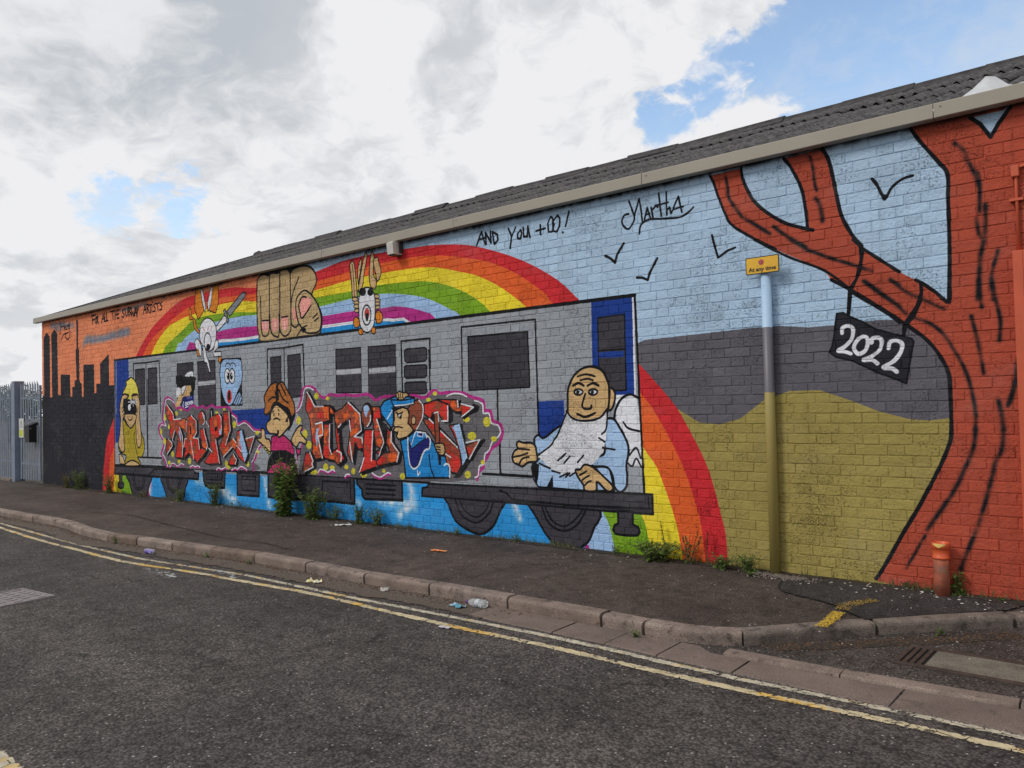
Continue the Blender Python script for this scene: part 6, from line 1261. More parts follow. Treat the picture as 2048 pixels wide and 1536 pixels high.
# apron of the side entrance
apron=tag(mesh_obj('entrance_apron',[(-2.75,-2.07,-.1225),(40,-1.90,-.112),(40,.02,-.10),(-2.75,.02,-.11)],[(0,1,2,3)],M_apron),kind='structure')
def apron_z(x,y): return -.1225+.0125*(y+2.07)/2.09+.00025*(x+2.75)
DK=[(-2.34,-2.045),(-1.62,-2.03),(-.74,-1.965),(.18,-1.93),(1.1,-1.93),(2.02,-1.93),(2.94,-1.93),(3.86,-1.93)]
for (a_,b_) in zip(DK[:-1],DK[1:]):
    kerb_stone([(a_[0]+.005,a_[1]),((a_[0]+b_[0])/2,(a_[1]+b_[1])/2),(b_[0]-.005,b_[1])],[(0,-.2),(.0,-.122),(.005,-.110),(.016,-.104),(.10,-.100),(.102,-.2)],M_kerb,apron,'kerb_stone',random.uniform(-.002,.003))
# channel blocks along the kerb face
M_chan=simple('channel_concrete',(114,99,91),.9,.22,3,.004,80,dirt=((84,74,68),8,.56),fine=(140,.35))
CJ=[-4.36,-3.54,-3.09,-2.68,-2.155,-1.275,-.37,.54,1.45,2.36,3.27,4.2]
def chan_in(x): return kerb_at(x)-.004 if x<-2.45 else float(np.interp(x,[p[0] for p in DK],[p[1] for p in DK]))-.006
for a_,b_ in zip(CJ[:-1],CJ[1:]):
    xs=[a_+.006+(b_-a_-.012)*k/4 for k in range(5)]; o_=MB(); dz=random.uniform(-.002,.002)
    yin=[min(chan_in(x),-1.955) for x in xs]; yout=[-2.265-.045*min(1,max(0,(x+3.1)/1.0)) +.05*max(0,(x+1.3)/2)*(x>-1.3) for x in xs]; yout=[min(max(y,-2.32),-2.24) for y in yout]
    v=[(x,y,-.119+dz) for x,y in zip(xs,yin)]+[(x,y+.01,-.123+dz) for x,y in zip(xs,yout)]+[(x,y,-.132) for x,y in zip(xs,yout)]; n=5
    f=[(i,n+i,n+i+1,i+1) for i in range(4)]+[(n+i,2*n+i,2*n+i+1,n+i+1) for i in range(4)]
    f+=[(0,n,2*n)[::-1],(4,9,14)]
    o_.add(v,f); child(o_.build('channel_block',M_chan),road)
# worn road lines
def line_paint(name,c1,c2,wear):
    m,g,b=new_mat(name); P=pos(g); col=g.mix(g.ramp(g.noise(P,3.1,5,.68),.53,.60),lin(c1),lin(c2)); col=g.scale(col,g.ramp(g.noise(P,14,4),.3,.7,.70,1.06))
    tr=g.node('ShaderNodeBsdfTransparent'); mx=g.node('ShaderNodeMixShader'); 
    w=g.math('ADD',g.math('MULTIPLY',g.noise(P,30,6,.74),.62),g.math('MULTIPLY',g.noise(P,4,4,.6),.38)); ck=g.ramp(g.voro(P,7.5,'DISTANCE_TO_EDGE'),.0,.035); w=g.math('SUBTRACT',w,g.math('MULTIPLY',g.math('SUBTRACT',1.0,ck),.10))
    at=g.node('ShaderNodeAttribute',attribute_name='edge'); w=g.math('SUBTRACT',w,g.math('MULTIPLY',at.outputs['Fac'],.16))
    g.put(b.inputs['Base Color'],col); b.inputs['Roughness'].default_value=.8
    g.put(mx.inputs[0],g.ramp(w,wear-.02,wear+.02)); g.l.new(tr.outputs[0],mx.inputs[1]); g.l.new(b.outputs[0],mx.inputs[2]); g.l.new(mx.outputs[0],g.n['Material Output'].inputs[0]); return m
M_y1=line_paint('worn_yellow_line',(196,182,148),(206,168,88),.43); M_y2=line_paint('worn_cream_line',(188,180,160),(190,164,110),.452)
LA=[(-60,-2.70),(-22,-2.70),(-13.47,-2.713),(-12.06,-2.80),(-11.2,-2.83),(-10.4,-2.83),(-9.7,-2.85),(-9.15,-2.85),(-8.6,-2.80),(-8.1,-2.72),(-7.7,-2.675),(-6.68,-2.60),(-6.2,-2.55),(-5.6,-2.54),(-4.93,-2.56),(-4.28,-2.56),(-3.36,-2.53),(-2.69,-2.54),(-1.93,-2.535),(-1.23,-2.505),(-.65,-2.505),(5,-2.50)]
LB=[(-60,-2.53),(-22,-2.53),(-14.02,-2.547),(-12.84,-2.594),(-11.9,-2.63),(-10.55,-2.667),(-9.78,-2.663),(-9.1,-2.66),(-7.98,-2.535),(-7.24,-2.45),(-6.33,-2.44),(-5.5,-2.43),(-5.1,-2.405),(-4.57,-2.38),(-4.06,-2.365),(-3.54,-2.345),(-3.07,-2.345),(-2.56,-2.368),(-2.1,-2.373),(-1.47,-2.355),(-1.0,-2.345),(-.67,-2.335),(5,-2.33)]
def strip(name,P,w,z,mat,parent,step=.12):
    D=[]
    for (x0,y0),(x1,y1) in zip(P[:-1],P[1:]):
        nn=max(1,int(math.hypot(x1-x0,y1-y0)/step)); D+=[(x0+(x1-x0)*k/nn,y0+(y1-y0)*k/nn) for k in range(nn)]
    D.append(P[-1]); v=[];f=[];e=[]
    for t,ed in ((-.5,1),(-.28,0),(.28,0),(.5,1)):
        v+=[(q.x,q.y,z if not callable(z) else z(q.x,q.y)) for q in offset_poly(D,t*w)]; e+=[ed]*len(D)
    n=len(D)
    for a_ in range(3): f+=[(a_*n+i,a_*n+i+1,(a_+1)*n+i+1,(a_+1)*n+i) for i in range(n-1)]
    o=mesh_obj(name,v,f,mat); at=o.data.attributes.new('edge','FLOAT','POINT'); at.data.foreach_set('value',e)
    if parent: child(o,parent)
    return o
strip('road_line',[(-4.564, -5.463), (-4.361, -5.46), (-4.175, -5.466), (-3.842, -5.476)],.10,-.1255,M_y2,road); strip('road_line',LA,.082,-.1255,M_y1,road); strip('road_line',LB,.075,-.1255,M_y2,road)
# gutter silt
def alpha_sheet(name,c,sc,th,edge=.3,c2=None):
    m,g,b=new_mat(name); P=pos(g); col=g.mix(g.noise(P,40,5,.7),lin(c),lin(c2 or tuple(v*.6 for v in c)))
    tr=g.node('ShaderNodeBsdfTransparent'); mx=g.node('ShaderNodeMixShader'); at=g.node('ShaderNodeAttribute',attribute_name='edge')
    w=g.math('SUBTRACT',g.noise(P,sc,6,.68),g.math('MULTIPLY',at.outputs['Fac'],edge)); g.put(b.inputs['Base Color'],col); b.inputs['Roughness'].default_value=.95
    bp=g.node('ShaderNodeBump'); bp.inputs['Distance'].default_value=.008; g.put(bp.inputs['Height'],g.noise(P,70,4,.7)); g.put(b.inputs['Normal'],bp.outputs[0])
    g.put(mx.inputs[0],g.ramp(w,th-.04,th+.06)); g.l.new(tr.outputs[0],mx.inputs[1]); g.l.new(b.outputs[0],mx.inputs[2]); g.l.new(mx.outputs[0],g.n['Material Output'].inputs[0]); return m
M_silt=alpha_sheet('gutter_silt',(104,90,80),4,.34,.25,(62,54,48))
SI=[(x,y-.16) for x,y in dense if -40<x<-3.95]
o=strip('gutter_silt',SI,.36,-.1225,M_silt,road,.3); tag(o,kind='stuff')
M_soil=alpha_sheet('wall_foot_soil',(58,50,42),6,.40,.30,(36,34,28))
o=strip('soil_line',[(-30,-.07),(-19,-.07),(-10,-.06),(-3.2,-.05),(-.8,-.045)],.20,lambda x,y:pav_z(x,y)+.005,M_soil,pavement,.15); tag(o,kind='stuff')
APS=[(-2.2,-1.62),(-1.9,-1.36),(-1.5,-.96),(-1.1,-.56)]; o=strip('kerb_foot_soil',[(x+.085,y-.08) for x,y in APS],.17,lambda x,y:apron_z(x,y)+.003,M_soil,apron,.1); tag(o,kind='stuff')
# tarmac repair with its crack, and the yellow sprayed mark
PA=[(-2.50,-.655),(-2.33,-.715),(-2.16,-.765),(-2.02,-.83),(-1.90,-.945),(-1.77,-1.035),(-1.40,-.60),(-1.05,-.24),(-.98,-.09),(-1.6,-.06),(-2.3,-.06),(-2.55,-.13),(-2.63,-.30),(-2.585,-.50)]
cx_,cy_=-1.9,-.42; v=[(cx_,cy_,pav_z(cx_,cy_)+.006)]+[(x,y,pav_z(x,y)+.0045) for x,y in PA]; o=mesh_obj('tarmac_patch',v,[(0,i+1,(i+1)%len(PA)+1) for i in range(len(PA))],M_patch); child(o,pavement)
M_crack=simple('crack_dirt',(26,24,22),1,.3,20)
def crack(P,w,par=pavement,zz=None):
    D=[]
    for (x0,y0),(x1,y1) in zip(P[:-1],P[1:]):
        nn=max(1,int(math.hypot(x1-x0,y1-y0)/.04)); D+=[(x0+(x1-x0)*k/nn+random.uniform(-.008,.008),y0+(y1-y0)*k/nn+random.uniform(-.008,.008)) for k in range(nn)]
    D.append(P[-1]); a_=offset_poly(D,w/2); b_=offset_poly(D,-w/2); n=len(D); z=zz or (lambda x,y:pav_z(x,y)+.0075)
    v=[(q.x,q.y+random.uniform(-.3,.3)*w,z(q.x,q.y)) for q in a_]+[(q.x,q.y+random.uniform(-.3,.3)*w,z(q.x,q.y)) for q in b_]
    child(mesh_obj('crack',v,[(i,i+1,n+i+1,n+i) for i in range(n-1)],M_crack),par)
crack([(-2.64,-.30),(-2.585,-.52),(-2.50,-.655),(-2.33,-.715),(-2.16,-.765),(-2.02,-.83),(-1.90,-.945),(-1.77,-1.035)],.017)
crack([(-2.45,-.67),(-2.44,-.76)],.008); crack([(-2.05,-.82),(-2.06,-.93)],.007)
crack([(-13.2,-1.55),(-12.3,-1.35),(-11.0,-1.50),(-10.0,-1.60),(-9.0,-1.70),(-8.2,-1.62),(-7.6,-1.70)],.014)
crack([(-14.8,-1.0),(-13.6,-.75),(-12.6,-.5)],.012)
M_mark=alpha_sheet('sprayed_yellow',(212,178,56),70,.45,.22,(170,136,40))
child(strip('sprayed_mark',[(-1.945,-1.40),(-1.95,-1.20),(-1.965,-.98)],.115,lambda x,y:pav_z(x,y)+.010,M_mark,None,.05),pavement)
child(strip('sprayed_mark',[(-1.96,-.92),(-1.985,-.80),(-1.93,-.66),(-1.85,-.52)],.15,lambda x,y:pav_z(x,y)+.010,alpha_sheet('sprayed_yellow_thin',(196,162,70),80,.525,.20,(150,120,52)),None,.05),pavement)
M_white_sp=alpha_sheet('spilt_white_paint',(188,188,186),20,.545,.25,(170,170,170))
child(strip('paint_spill',[(-8.45,-2.86),(-7.95,-2.90),(-7.75,-2.92)],.20,-.1245,M_white_sp,None,.1),road)
child(strip('paint_spill',[(-7.95,-2.50),(-7.4,-2.52),(-7.2,-2.58)],.14,-.1235,M_white_sp,None,.1),road)

# ================= loose grit and flecks =================
def scatter(name,n,region,smin,smax,mat,parent,zf,flat=.5,seed=1):
    r=random.Random(seed); V=[];F=[]
    for _ in range(n):
        x,y=region(r); s=r.uniform(smin,smax); z=zf(x,y); k=len(V); a=r.uniform(0,6.28)
        for i in range(5): t=a+i*1.2566; q=s*r.uniform(.6,1.1); V.append((x+math.cos(t)*q,y+math.sin(t)*q,z+.0005))
        V.append((x+r.uniform(-.2,.2)*s,y+r.uniform(-.2,.2)*s,z+s*flat*2*r.uniform(.6,1))); F+=[(k+i,k+(i+1)%5,k+5) for i in range(5)]
    o=mesh_obj(name,V,F,mat); tag(o,kind='stuff'); return child(o,parent)
M_grit=simple('grit',(110,100,92),.9,.5,60); M_fleck=simple('pale_flecks',(205,200,192),.8,.15,60)
M_leafl=simple('dead_leaf_litter',(84,62,44),.9,.5,40)
scatter('grit',2600,lambda r:(lambda x:(x,kerb_at(x)-abs(r.gauss(0,.13))-.01))(r.uniform(-16,-4)),.004,.014,M_grit,road,lambda x,y:-.124,.5,2)
scatter('leaf_litter',900,lambda r:(lambda x:(x,kerb_at(x)-abs(r.gauss(0,.07))-.01))(r.uniform(-16,-4)),.006,.02,M_leafl,road,lambda x,y:-.122,.35,3)
scatter('pale_flecks',150,lambda r:(r.uniform(-16,-.9),-.05-abs(r.gauss(0,.20))),.004,.014,M_fleck,pavement,lambda x,y:pav_z(x,y)+.006,.18,4)
scatter('pale_flecks',38,lambda r:(r.uniform(-2.5,-1.1),-.10-abs(r.gauss(0,.14))),.006,.017,M_fleck,pavement,lambda x,y:pav_z(x,y)+.006,.15,5)
scatter('pale_flecks',300,lambda r:(r.uniform(-12,-1),r.uniform(-1.8,-.2)),.003,.008,M_fleck,pavement,lambda x,y:pav_z(x,y)+.003,.2,6)
scatter('grit',900,lambda r:(lambda x:(x,(-.05-abs(r.gauss(0,.07)))))(r.uniform(-19,-.9)),.004,.012,M_leafl,pavement,lambda x,y:pav_z(x,y)+.006,.4,7)
scatter('grit',420,lambda r:(-2.70+r.gauss(0,.13),-.14-abs(r.gauss(0,.07))),.006,.014,M_grit,pavement,lambda x,y:pav_z(x,y)+.006,.6,8)
scatter('grit',700,lambda r:(lambda t:(-2.2+t*1.2+.06+r.gauss(0,.05),-1.66+t*1.18-abs(r.gauss(0,.08))))(r.random()),.004,.013,M_leafl,apron,lambda x,y:apron_z(x,y)+.002,.4,9)
scatter('grit',500,lambda r:(r.uniform(-3.6,.5),-2.32+r.gauss(0,.015)),.004,.010,M_grit,road,lambda x,y:-.128,.5,10)

gv=[];gf=[];rg=random.Random(77)
for _ in range(2600):
    x=rg.uniform(-19.4,-1.0); 
    if math.sin(x*3.1)+math.sin(x*7.3+1)+rg.uniform(-1,1)<.2: continue
    y=-.018-abs(rg.gauss(0,.028)); z=pav_z(x,y)+.003; a=rg.uniform(0,6.28); hgt=rg.uniform(.015,.075); wd=rg.uniform(.002,.006); lx,ly=math.cos(a)*hgt*.6,-abs(math.sin(a))*hgt*.6; k=len(gv)
    gv+=[(x-wd,y,z),(x+wd,y,z),(x+lx*.5+wd*.7,y+ly*.4,z+hgt*.7),(x+lx*.5-wd*.7,y+ly*.4,z+hgt*.7),(x+lx,y+ly,z+hgt)]; gf+=[(k,k+1,k+2,k+3),(k+3,k+2,k+4)]
M_tuft=simple('wall_foot_grass',(92,96,56),.8,.45,9); o=mesh_obj('grass_fringe',gv,gf,M_tuft); tag(o,kind='stuff'); child(o,pavement)
# ================= covers set in the ground =================
M_iron=simple('rusty_iron',(74,62,56),.75,.35,14,.004,60,metal=.3); M_slab=simple('cover_concrete',(116,110,98),.9,.25,7,.004,110,dirt=((84,78,70),9,.55),fine=(140,.40))
mc=tag(empty('inspection_cover',(-.9,-1.38,-.11)),'concrete filled inspection cover in a rusty frame on the side entrance','cover')
zz=-.1165
def bar(x0,x1,y0,y1,z0,z1,name,mat,par,bev=0): return child(MB().box(x0,x1,y0,y1,z0,z1,bev).build(name,mat),par)
X0,X1,Y0,Y1=-1.45,-.35,-1.60,-1.16
bar(X0,X1,Y0,Y0+.045,zz-.03,zz+.010,'frame_bar',M_iron,mc,.003);bar(X0,X1,Y1-.045,Y1,zz-.03,zz+.010,'frame_bar',M_iron,mc,.003)
for i in range(4): bar(X0+.002+i*.040,X0+.026+i*.040,Y0+.047,Y1-.047,zz-.03,zz+.009,'frame_bar',M_iron,mc,.002)
bar(X1-.045,X1,Y0+.047,Y1-.047,zz-.03,zz+.010,'frame_bar',M_iron,mc,.003)
bar(X0+.165,X1-.05,Y0+.05,Y1-.05,zz-.03,zz+.007,'infill',M_slab,mc,.003)
bar(X0+.03,X1-.02,Y0+.03,Y1-.03,zz-.04,zz+.0005,'bed',M_crack,mc)
gc=tag(empty('grating_cover',(-8.15,-4.2,-.13)),'pale grey ribbed cast cover set in the road asphalt','cover')
M_cast=simple('pale_cast_cover',(132,124,124),.7,.2,10,.003,80)
ang=math.atan2(.45,-.04)-math.pi/2; e1=Vector((-.03,.45,0)); e1=Vector((-.052,.45,0)).normalized(); e2=Vector((-e1.y,e1.x,0))
def gbar(a0,a1,b0,b1,z0,z1,name,mat):
    o=Vector((-7.834,-4.42,0)); c=[o+e1*a+e2*b for a,b in ((a0,b0),(a1,b0),(a1,b1),(a0,b1))]
    child(MB().add([(p.x,p.y,z0) for p in c]+[(p.x,p.y,z1) for p in c],[(3,2,1,0),(4,5,6,7),(0,1,5,4),(1,2,6,5),(2,3,7,6),(3,0,4,7)]).build(name,mat),gc)
gbar(0,.46,0,.62,-.14,-.1245,'base_plate',M_cast)
for a0,a1,b0,b1 in ((0,.02,0,.62),(.44,.46,0,.62),(.02,.44,0,.02),(.02,.44,.60,.62)): gbar(a0,a1,b0,b1,-.1245,-.117,'rim',M_cast)
for i in range(6):
    for j in range(4): gbar(.045+j*.10,.115+j*.10,.045+i*.095+.02*(j%2),.085+i*.095+.02*(j%2),-.1245,-.119,'raised_bar',M_cast)
# ================= things on and by the wall =================
def band_paint(name,bands,rough=.45):
    m,g,b=new_mat(name); P=pos(g); s=g.node('ShaderNodeSeparateXYZ'); g.put(s.inputs[0],P); zz_=g.math('ADD',s.outputs[2],g.math('MULTIPLY',g.noise(P,18,2),.02))
    col=lin(bands[0][1])
    for z0,c in bands[1:]: col=g.mix(g.math('GREATER_THAN',zz_,z0),col,lin(c))
    col=g.mix(g.ramp(g.noise(P,42,3,.6),.68,.71,0,.8),col,lin((52,50,50)))
    g.put(b.inputs['Base Color'],col); b.inputs['Roughness'].default_value=rough; return m
sp_=tag(empty('sign_post',(-2.80,-.065,0)),'slim post painted blue, grey and olive with a yellow parking plate','sign')
M_post=band_paint('post_paint',[(0,(158,143,82)),(1.565,(98,95,103)),(2.13,(168,196,222))])
o=MB().lathe([(.0,-.02),(.044,-.02),(.044,2.60),(.0,2.60)],24,(-2.80,-.065,0)).build('post',M_post,None,True); child(o,sp_)
for p in o.data.polygons: p.use_smooth=abs(p.normal.z)<.5
M_signb=simple('sign_black',(22,20,18),.5,.1,10); M_signy=simple('sign_yellow',(222,172,40),.45,.10,9,dirt=((196,146,60),7,.60)); M_signr=simple('sign_red',(176,60,56),.5,.1,10)
def rrect(x0,x1,z0,z1,r,n=4):
    P=[]
    for cx,cz,a0 in ((x1-r,z0+r,-90),(x1-r,z1-r,0),(x0+r,z1-r,90),(x0+r,z0+r,180)):
        P+=[(cx+r*math.cos(R(a0+90*k/n)),cz+r*math.sin(R(a0+90*k/n))) for k in range(n+1)]
    return P
SX0,SX1,SZ0,SZ1=-2.955,-2.655,2.585,2.735; sy=-.125
plate=MB().prism(rrect(SX0,SX1,SZ0,SZ1,.012),sy,sy+.004).build('sign_plate',M_signb); child(plate,sp_)
child(MB().prism(rrect(SX0+.008,SX1-.008,SZ0+.008,SZ1-.008,.008),sy-.0015,sy+.001).build('yellow_face',M_signy),plate)
cc=((SX0+SX1)/2-.008,2.685)
child(MB().prism([(cc[0]+.024*math.cos(t*.349),cc[1]+.024*math.sin(t*.349)) for t in range(18)],sy-.003,sy).build('symbol',M_signr),plate)
child(MB().prism([(cc[0]+.015*math.cos(t*.349),cc[1]+.015*math.sin(t*.349)) for t in range(18)],sy-.004,sy).build('symbol_centre',simple('sign_faded_blue',(150,84,92),.5,.1,10)),plate)
child(MB().prism([(cc[0]-.016,cc[1]+.010),(cc[0]-.011,cc[1]+.015),(cc[0]+.016,cc[1]-.010),(cc[0]+.011,cc[1]-.015)],sy-.005,sy).build('symbol_bar',M_signr),plate)
def text_mesh(name,txt,size,x,z,y,mat,par,sx=1):
    cu=bpy.data.curves.new(name,'FONT'); cu.body=txt; cu.size=size; cu.align_x='CENTER'; cu.extrude=.0008; cu.offset=size*.022
    t=bpy.data.objects.new(name,cu); COLL.objects.link(t); dg=bpy.context.evaluated_depsgraph_get(); me=bpy.data.meshes.new_from_object(t.evaluated_get(dg)); bpy.data.objects.remove(t)
    for v in me.vertices: v.co=Vector((x+v.co.x*sx,y-v.co.z,z+v.co.y))
    me.materials.clear(); me.materials.append(mat); return child(link(name,me),par)
text_mesh('lettering','At any time',.050,(SX0+SX1)/2,2.610,sy-.0028,M_signb,plate,1.03)
for z in (2.625,2.70): child(MB().box(-2.845,-2.755,-.120,-.105,z-.012,z+.012,.002).build('clip',simple('clip_steel%d'%int(z*100),(120,122,124),.4,.1,8,metal=.7)),sp_)

dp=tag(empty('drain_pipe',(-1.493,-.115,0)),'short upright terracotta drain pipe with an open collar by the orange tree trunk','pipe')
M_terra=simple('terracotta_pipe_weathered',(150,80,56),.75,.35,10,.002,60,dirt=((104,78,64),12,.52)); M_terra2=simple('terracotta_plastic',(204,88,46),.45,.12,8)
def lat(prof,mat,name,par,c,n=28):
    o=MB().lathe(prof,n,c).build(name,mat,None,True); 
    for p in o.data.polygons: p.use_smooth=abs(p.normal.z)<.6
    return child(o,par)
C_=(-1.493,-.115,0)
lat([(.0,-.03),(.054,-.03),(.054,.275),(.050,.275)],M_terra,'pipe',dp,C_)
lat([(.054,.27),(.060,.272),(.060,.285),(.0565,.288),(.0565,.345),(.061,.350)],M_terra2,'socket',dp,C_)
lat([(.056,.346),(.062,.350),(.062,.388),(.058,.392),(.054,.388),(.052,.34),(.0,.335)],M_terra2,'collar',dp,C_)
child(MB().prism([(-1.505,.392),(-1.460+-.07,.392),(-1.512,.368)],-.1795,-.1775).build('torn_sticker',simple('sticker',(214,186,110),.6,.1,30)),dp) if False else None
st=MB(); 
for i in range(9):
    a=-2.3+i*.18; st.v+= [(C_[0]+.0635*math.cos(a),C_[1]+.0635*math.sin(a),.388),(C_[0]+.0635*math.cos(a),C_[1]+.0635*math.sin(a),.380-.022*(1-abs(i-4)/4))]
st.f=[(2*i,2*i+2,2*i+3,2*i+1) for i in range(8)]; child(st.build('sticker',simple('pale_sticker',(222,190,110),.6,.1,30)),dp)

tr_=tag(empty('cable_trunking',(-.90,-.05,0)),'orange painted cable trunking with a thin conduit at the right wall end','trunking')
M_or=simple('tree_paint_metal',(192,84,52),.55,.12,4)
child(MB().box(-.962,-.842,-.085,-.014,.10,2.52,.004).build('trunking',M_or),tr_)
child(MB().box(-.957,-.900,-.089,-.0855,.11,2.515).build('cover_strip',M_or),tr_)
child(MB().tube([(-.925,-.035,2.52),(-.927,-.035,3.02),(-.925,-.03,3.10),(-.905,-.028,3.13),(-.86,-.026,3.14),(-.6,-.026,3.14)],.011,10).build('conduit',M_or,None,True),tr_)
child(MB().box(-.972,-.885,-.05,-.014,2.885,2.905,.002).build('clip',M_or),tr_); child(MB().box(-.955,-.905,-.06,-.014,3.06,3.14,.006).build('junction_box',M_or),tr_)

wl=tag(empty('wall_light',(-7.59,-.06,3.5)),'small pale grey bulkhead light under the roof edge above the rainbow','light')
M_lamp=simple('pale_plastic',(196,194,186),.5,.1,6); M_dk=simple('lamp_dark',(60,58,58),.5,.1,6)
child(MB().prism([(-.018,3.588),(-.145,3.588),(-.175,3.570),(-.160,3.43),(-.150,3.425),(-.018,3.425)],-7.66,-7.545,'yz').build('housing',M_lamp),wl)
child(MB().prism([(-.03,3.4245),(-.150,3.4245),(-.14,3.412),(-.03,3.412)],-7.655,-7.55,'yz').build('lens',M_dk),wl)
child(MB().box(-7.5445,-7.525,-.075,-.014,3.45,3.585,.003).build('bracket',M_dk),wl)

# plastic sheet caught on the roof edge
ps=MB(); nn=14; rr=random.Random(9)
for i in range(nn+1):
    for j in range(9):
        x=-1.62+i*.062; t=j*.085; base=Vector((x,EY+.02,EZ))+sdir*t; hgt=.045+.13*math.exp(-((i-8)/2.6)**2-((j-3)/2.6)**2)+.025*math.sin(i*1.3)*math.cos(j*.9)+rr.uniform(-.006,.006); ps.v.append(tuple(base+snor*hgt))
ps.f=[(i*9+j,(i+1)*9+j,(i+1)*9+j+1,i*9+j+1) for i in range(nn) for j in range(8)]
o=ps.build('plastic_sheet',simple('cloudy_plastic',(188,190,192),.45,.15,9,.004,30),None,True); md=o.modifiers.new('t','SOLIDIFY'); md.thickness=.004; tag(o,'crumpled pale plastic sheet lying on the roof edge above the tree','sheet')

# ================= fence, gate, letter box =================
M_gal=simple('grey_blue_steel',(134,144,158),.55,.15,5,dirt=((112,120,132),5,.6))
def pale_mesh():
    w=.034; prof=[(-w,0),(-w*.55,-.012),(-w*.18,-.012),(0,-.022),(w*.18,-.012),(w*.55,-.012),(w,0)]; H=2.30; b_=MB()
    top=[H-.07,H-.045,H-.015,H,H-.015,H-.045,H-.07]; n=7
    b_.add([(x,y,.06) for x,y in prof]+[(x,y,top[i]) for i,(x,y) in enumerate(prof)]+[(x,y+.004,.06) for x,y in prof]+[(x,y+.004,top[i]) for i,(x,y) in enumerate(prof)],[(i,i+1,n+i+1,n+i) for i in range(n-1)]+[(2*n+i,3*n+i,3*n+i+1,2*n+i+1) for i in range(n-1)]+[(n+i,n+i+1,3*n+i+1,3*n+i) for i in range(n-1)]+[(0,n,3*n,2*n),(n-1,3*n-1,4*n-1,2*n-1)])
    me=bpy.data.meshes.new('pale'); me.from_pydata(b_.v,[],b_.f); me.materials.append(M_gal); return me
pme=pale_mesh()
fence=tag(empty('palisade_fence',(-26,0,0)),'grey blue steel palisade fence running left of the gate post','fence')
for i in range(62):
    x=-21.30-i*.145; o=link('pale',pme); o.location=(x,-.05,random.uniform(-.012,.012)); child(o,fence)
for z in (.45,1.95): child(MB().box(-30.4,-21.16,-.047,-.006,z-.02,z+.02,.003).build('rail',M_gal),fence)
for x in (-24.0,-26.8,-29.6): child(MB().box(x-.05,x+.05,-.004,.09,-.05,2.25,.004).build('post',M_gal),fence)
child(MB().box(-30.4,-21.22,-.16,.10,-.1,.045,.01).build('base_strip',M_kerb2),fence)
gp=tag(MB().box(-21.10,-20.90,-.16,.05,-.05,2.335,.006).build('gate_post',simple('post_steel',(116,126,144),.5,.12,5)),'thick grey blue steel gate post beside the palisade fence','post')
gate=tag(empty('palisade_gate',(-20.25,0,0)),'narrow grey blue palisade gate between the post and the warehouse corner','gate')
for i in range(8):
    o=link('pale',pme); o.location=(-20.80+i*.150,-.05,0); child(o,gate)
for z in (.42,1.22,1.93): child(MB().box(-20.86,-19.69,-.047,-.01,z-.022,z+.022,.003).build('rail',M_gal),gate)
child(MB().box(-20.885,-20.862,-.05,-.006,.06,2.2).build('stile',M_gal),gate); child(MB().box(-19.688,-19.655,-.05,-.006,.06,2.2).build('stile',M_gal),gate)
child(MB().tube([(-19.70,-.085,.92),(-19.70,-.085,1.30)],.012,8).build('bolt',simple('galvanised',(160,164,170),.4,.1,6,metal=.6)),gate)
lb=tag(empty('letter_box',(-19.84,-.15,1.1)),'black metal letter box with a sloping lid hung on the gate','letter box')
M_blk=simple('black_metal',(20,20,24),.5,.15,6)
child(MB().prism([(-.060,.925),(-.245,.925),(-.245,1.285),(-.060,1.36)],-19.98,-19.73,'yz').build('body',M_blk),lb)
child(MB().prism([(-.058,1.363),(-.262,1.281),(-.262,1.292),(-.058,1.375)],-19.99,-19.72,'yz').build('lid',M_blk),lb)
child(MB().lathe([(0,.0),(.016,.0),(.016,.012),(0,.012)],12,(0,0,0)).build('lock',simple('lock_chrome',(200,200,205),.25,.05,6,metal=.8)),lb); lk=bpy.data.objects[-1] if False else None
for o in lb.children:
    if o.name.startswith('lock'):
        for v in o.data.vertices: v.co=Vector((-19.728+v.co.z*.9,-.215+v.co.x,1.235+v.co.y))
ws=tag(empty('warning_sign',(-20.72,-.08,1.2)),'small white and yellow warning plate on the gate behind the letter box','sign')
M_ww=simple('sign_white',(206,208,206),.5,.08,8); M_wy=simple('sign_lime_yellow',(196,204,70),.5,.08,8)
child(MB().prism(rrect(-20.86,-20.56,1.02,1.46,.02),-.082,-.078).build('plate',M_ww),ws)
child(MB().box(-20.83,-20.59,-.0845,-.0825,1.05,1.20).build('yellow_panel',M_wy),ws)
tri=[(-20.80,1.26),(-20.62,1.26),(-20.71,1.43)]; child(MB().prism(tri,-.0845,-.0825).build('triangle',M_signb),ws); tri2=[(-20.782,1.271),(-20.638,1.271),(-20.71,1.405)]; child(MB().prism(tri2,-.0862,-.085).build('triangle_face',M_ww),ws)
child(MB().box(-20.716,-20.704,-.0875,-.0865,1.30,1.37).build('mark',M_signb),ws)

# ================= weeds =================
def leaf_mat(name,c1,c2):
    m,g,b=new_mat(name); P=pos(g); at=g.node('ShaderNodeAttribute',attribute_name='tone'); col=g.mix(at.outputs['Fac'],lin(c1),lin(c2)); g.put(b.inputs['Base Color'],col); b.inputs['Roughness'].default_value=.6
    b.inputs['Specular IOR Level'].default_value=.3
    tl=g.node('ShaderNodeBsdfTranslucent'); g.put(tl.inputs[0],col); mx=g.node('ShaderNodeMixShader'); mx.inputs[0].default_value=.25; g.l.new(b.outputs[0],mx.inputs[1]); g.l.new(tl.outputs[0],mx.inputs[2]); g.l.new(mx.outputs[0],g.n['Material Output'].inputs[0]); return m
M_leaf=leaf_mat('weed_leaf',(56,78,40),(122,146,70)); M_leafd=leaf_mat('weed_leaf_dry',(92,84,52),(140,120,74)); M_stem=simple('weed_stem',(86,88,52),.8,.3,20); M_seed=simple('weed_seed',(96,82,56),.9,.3,40)
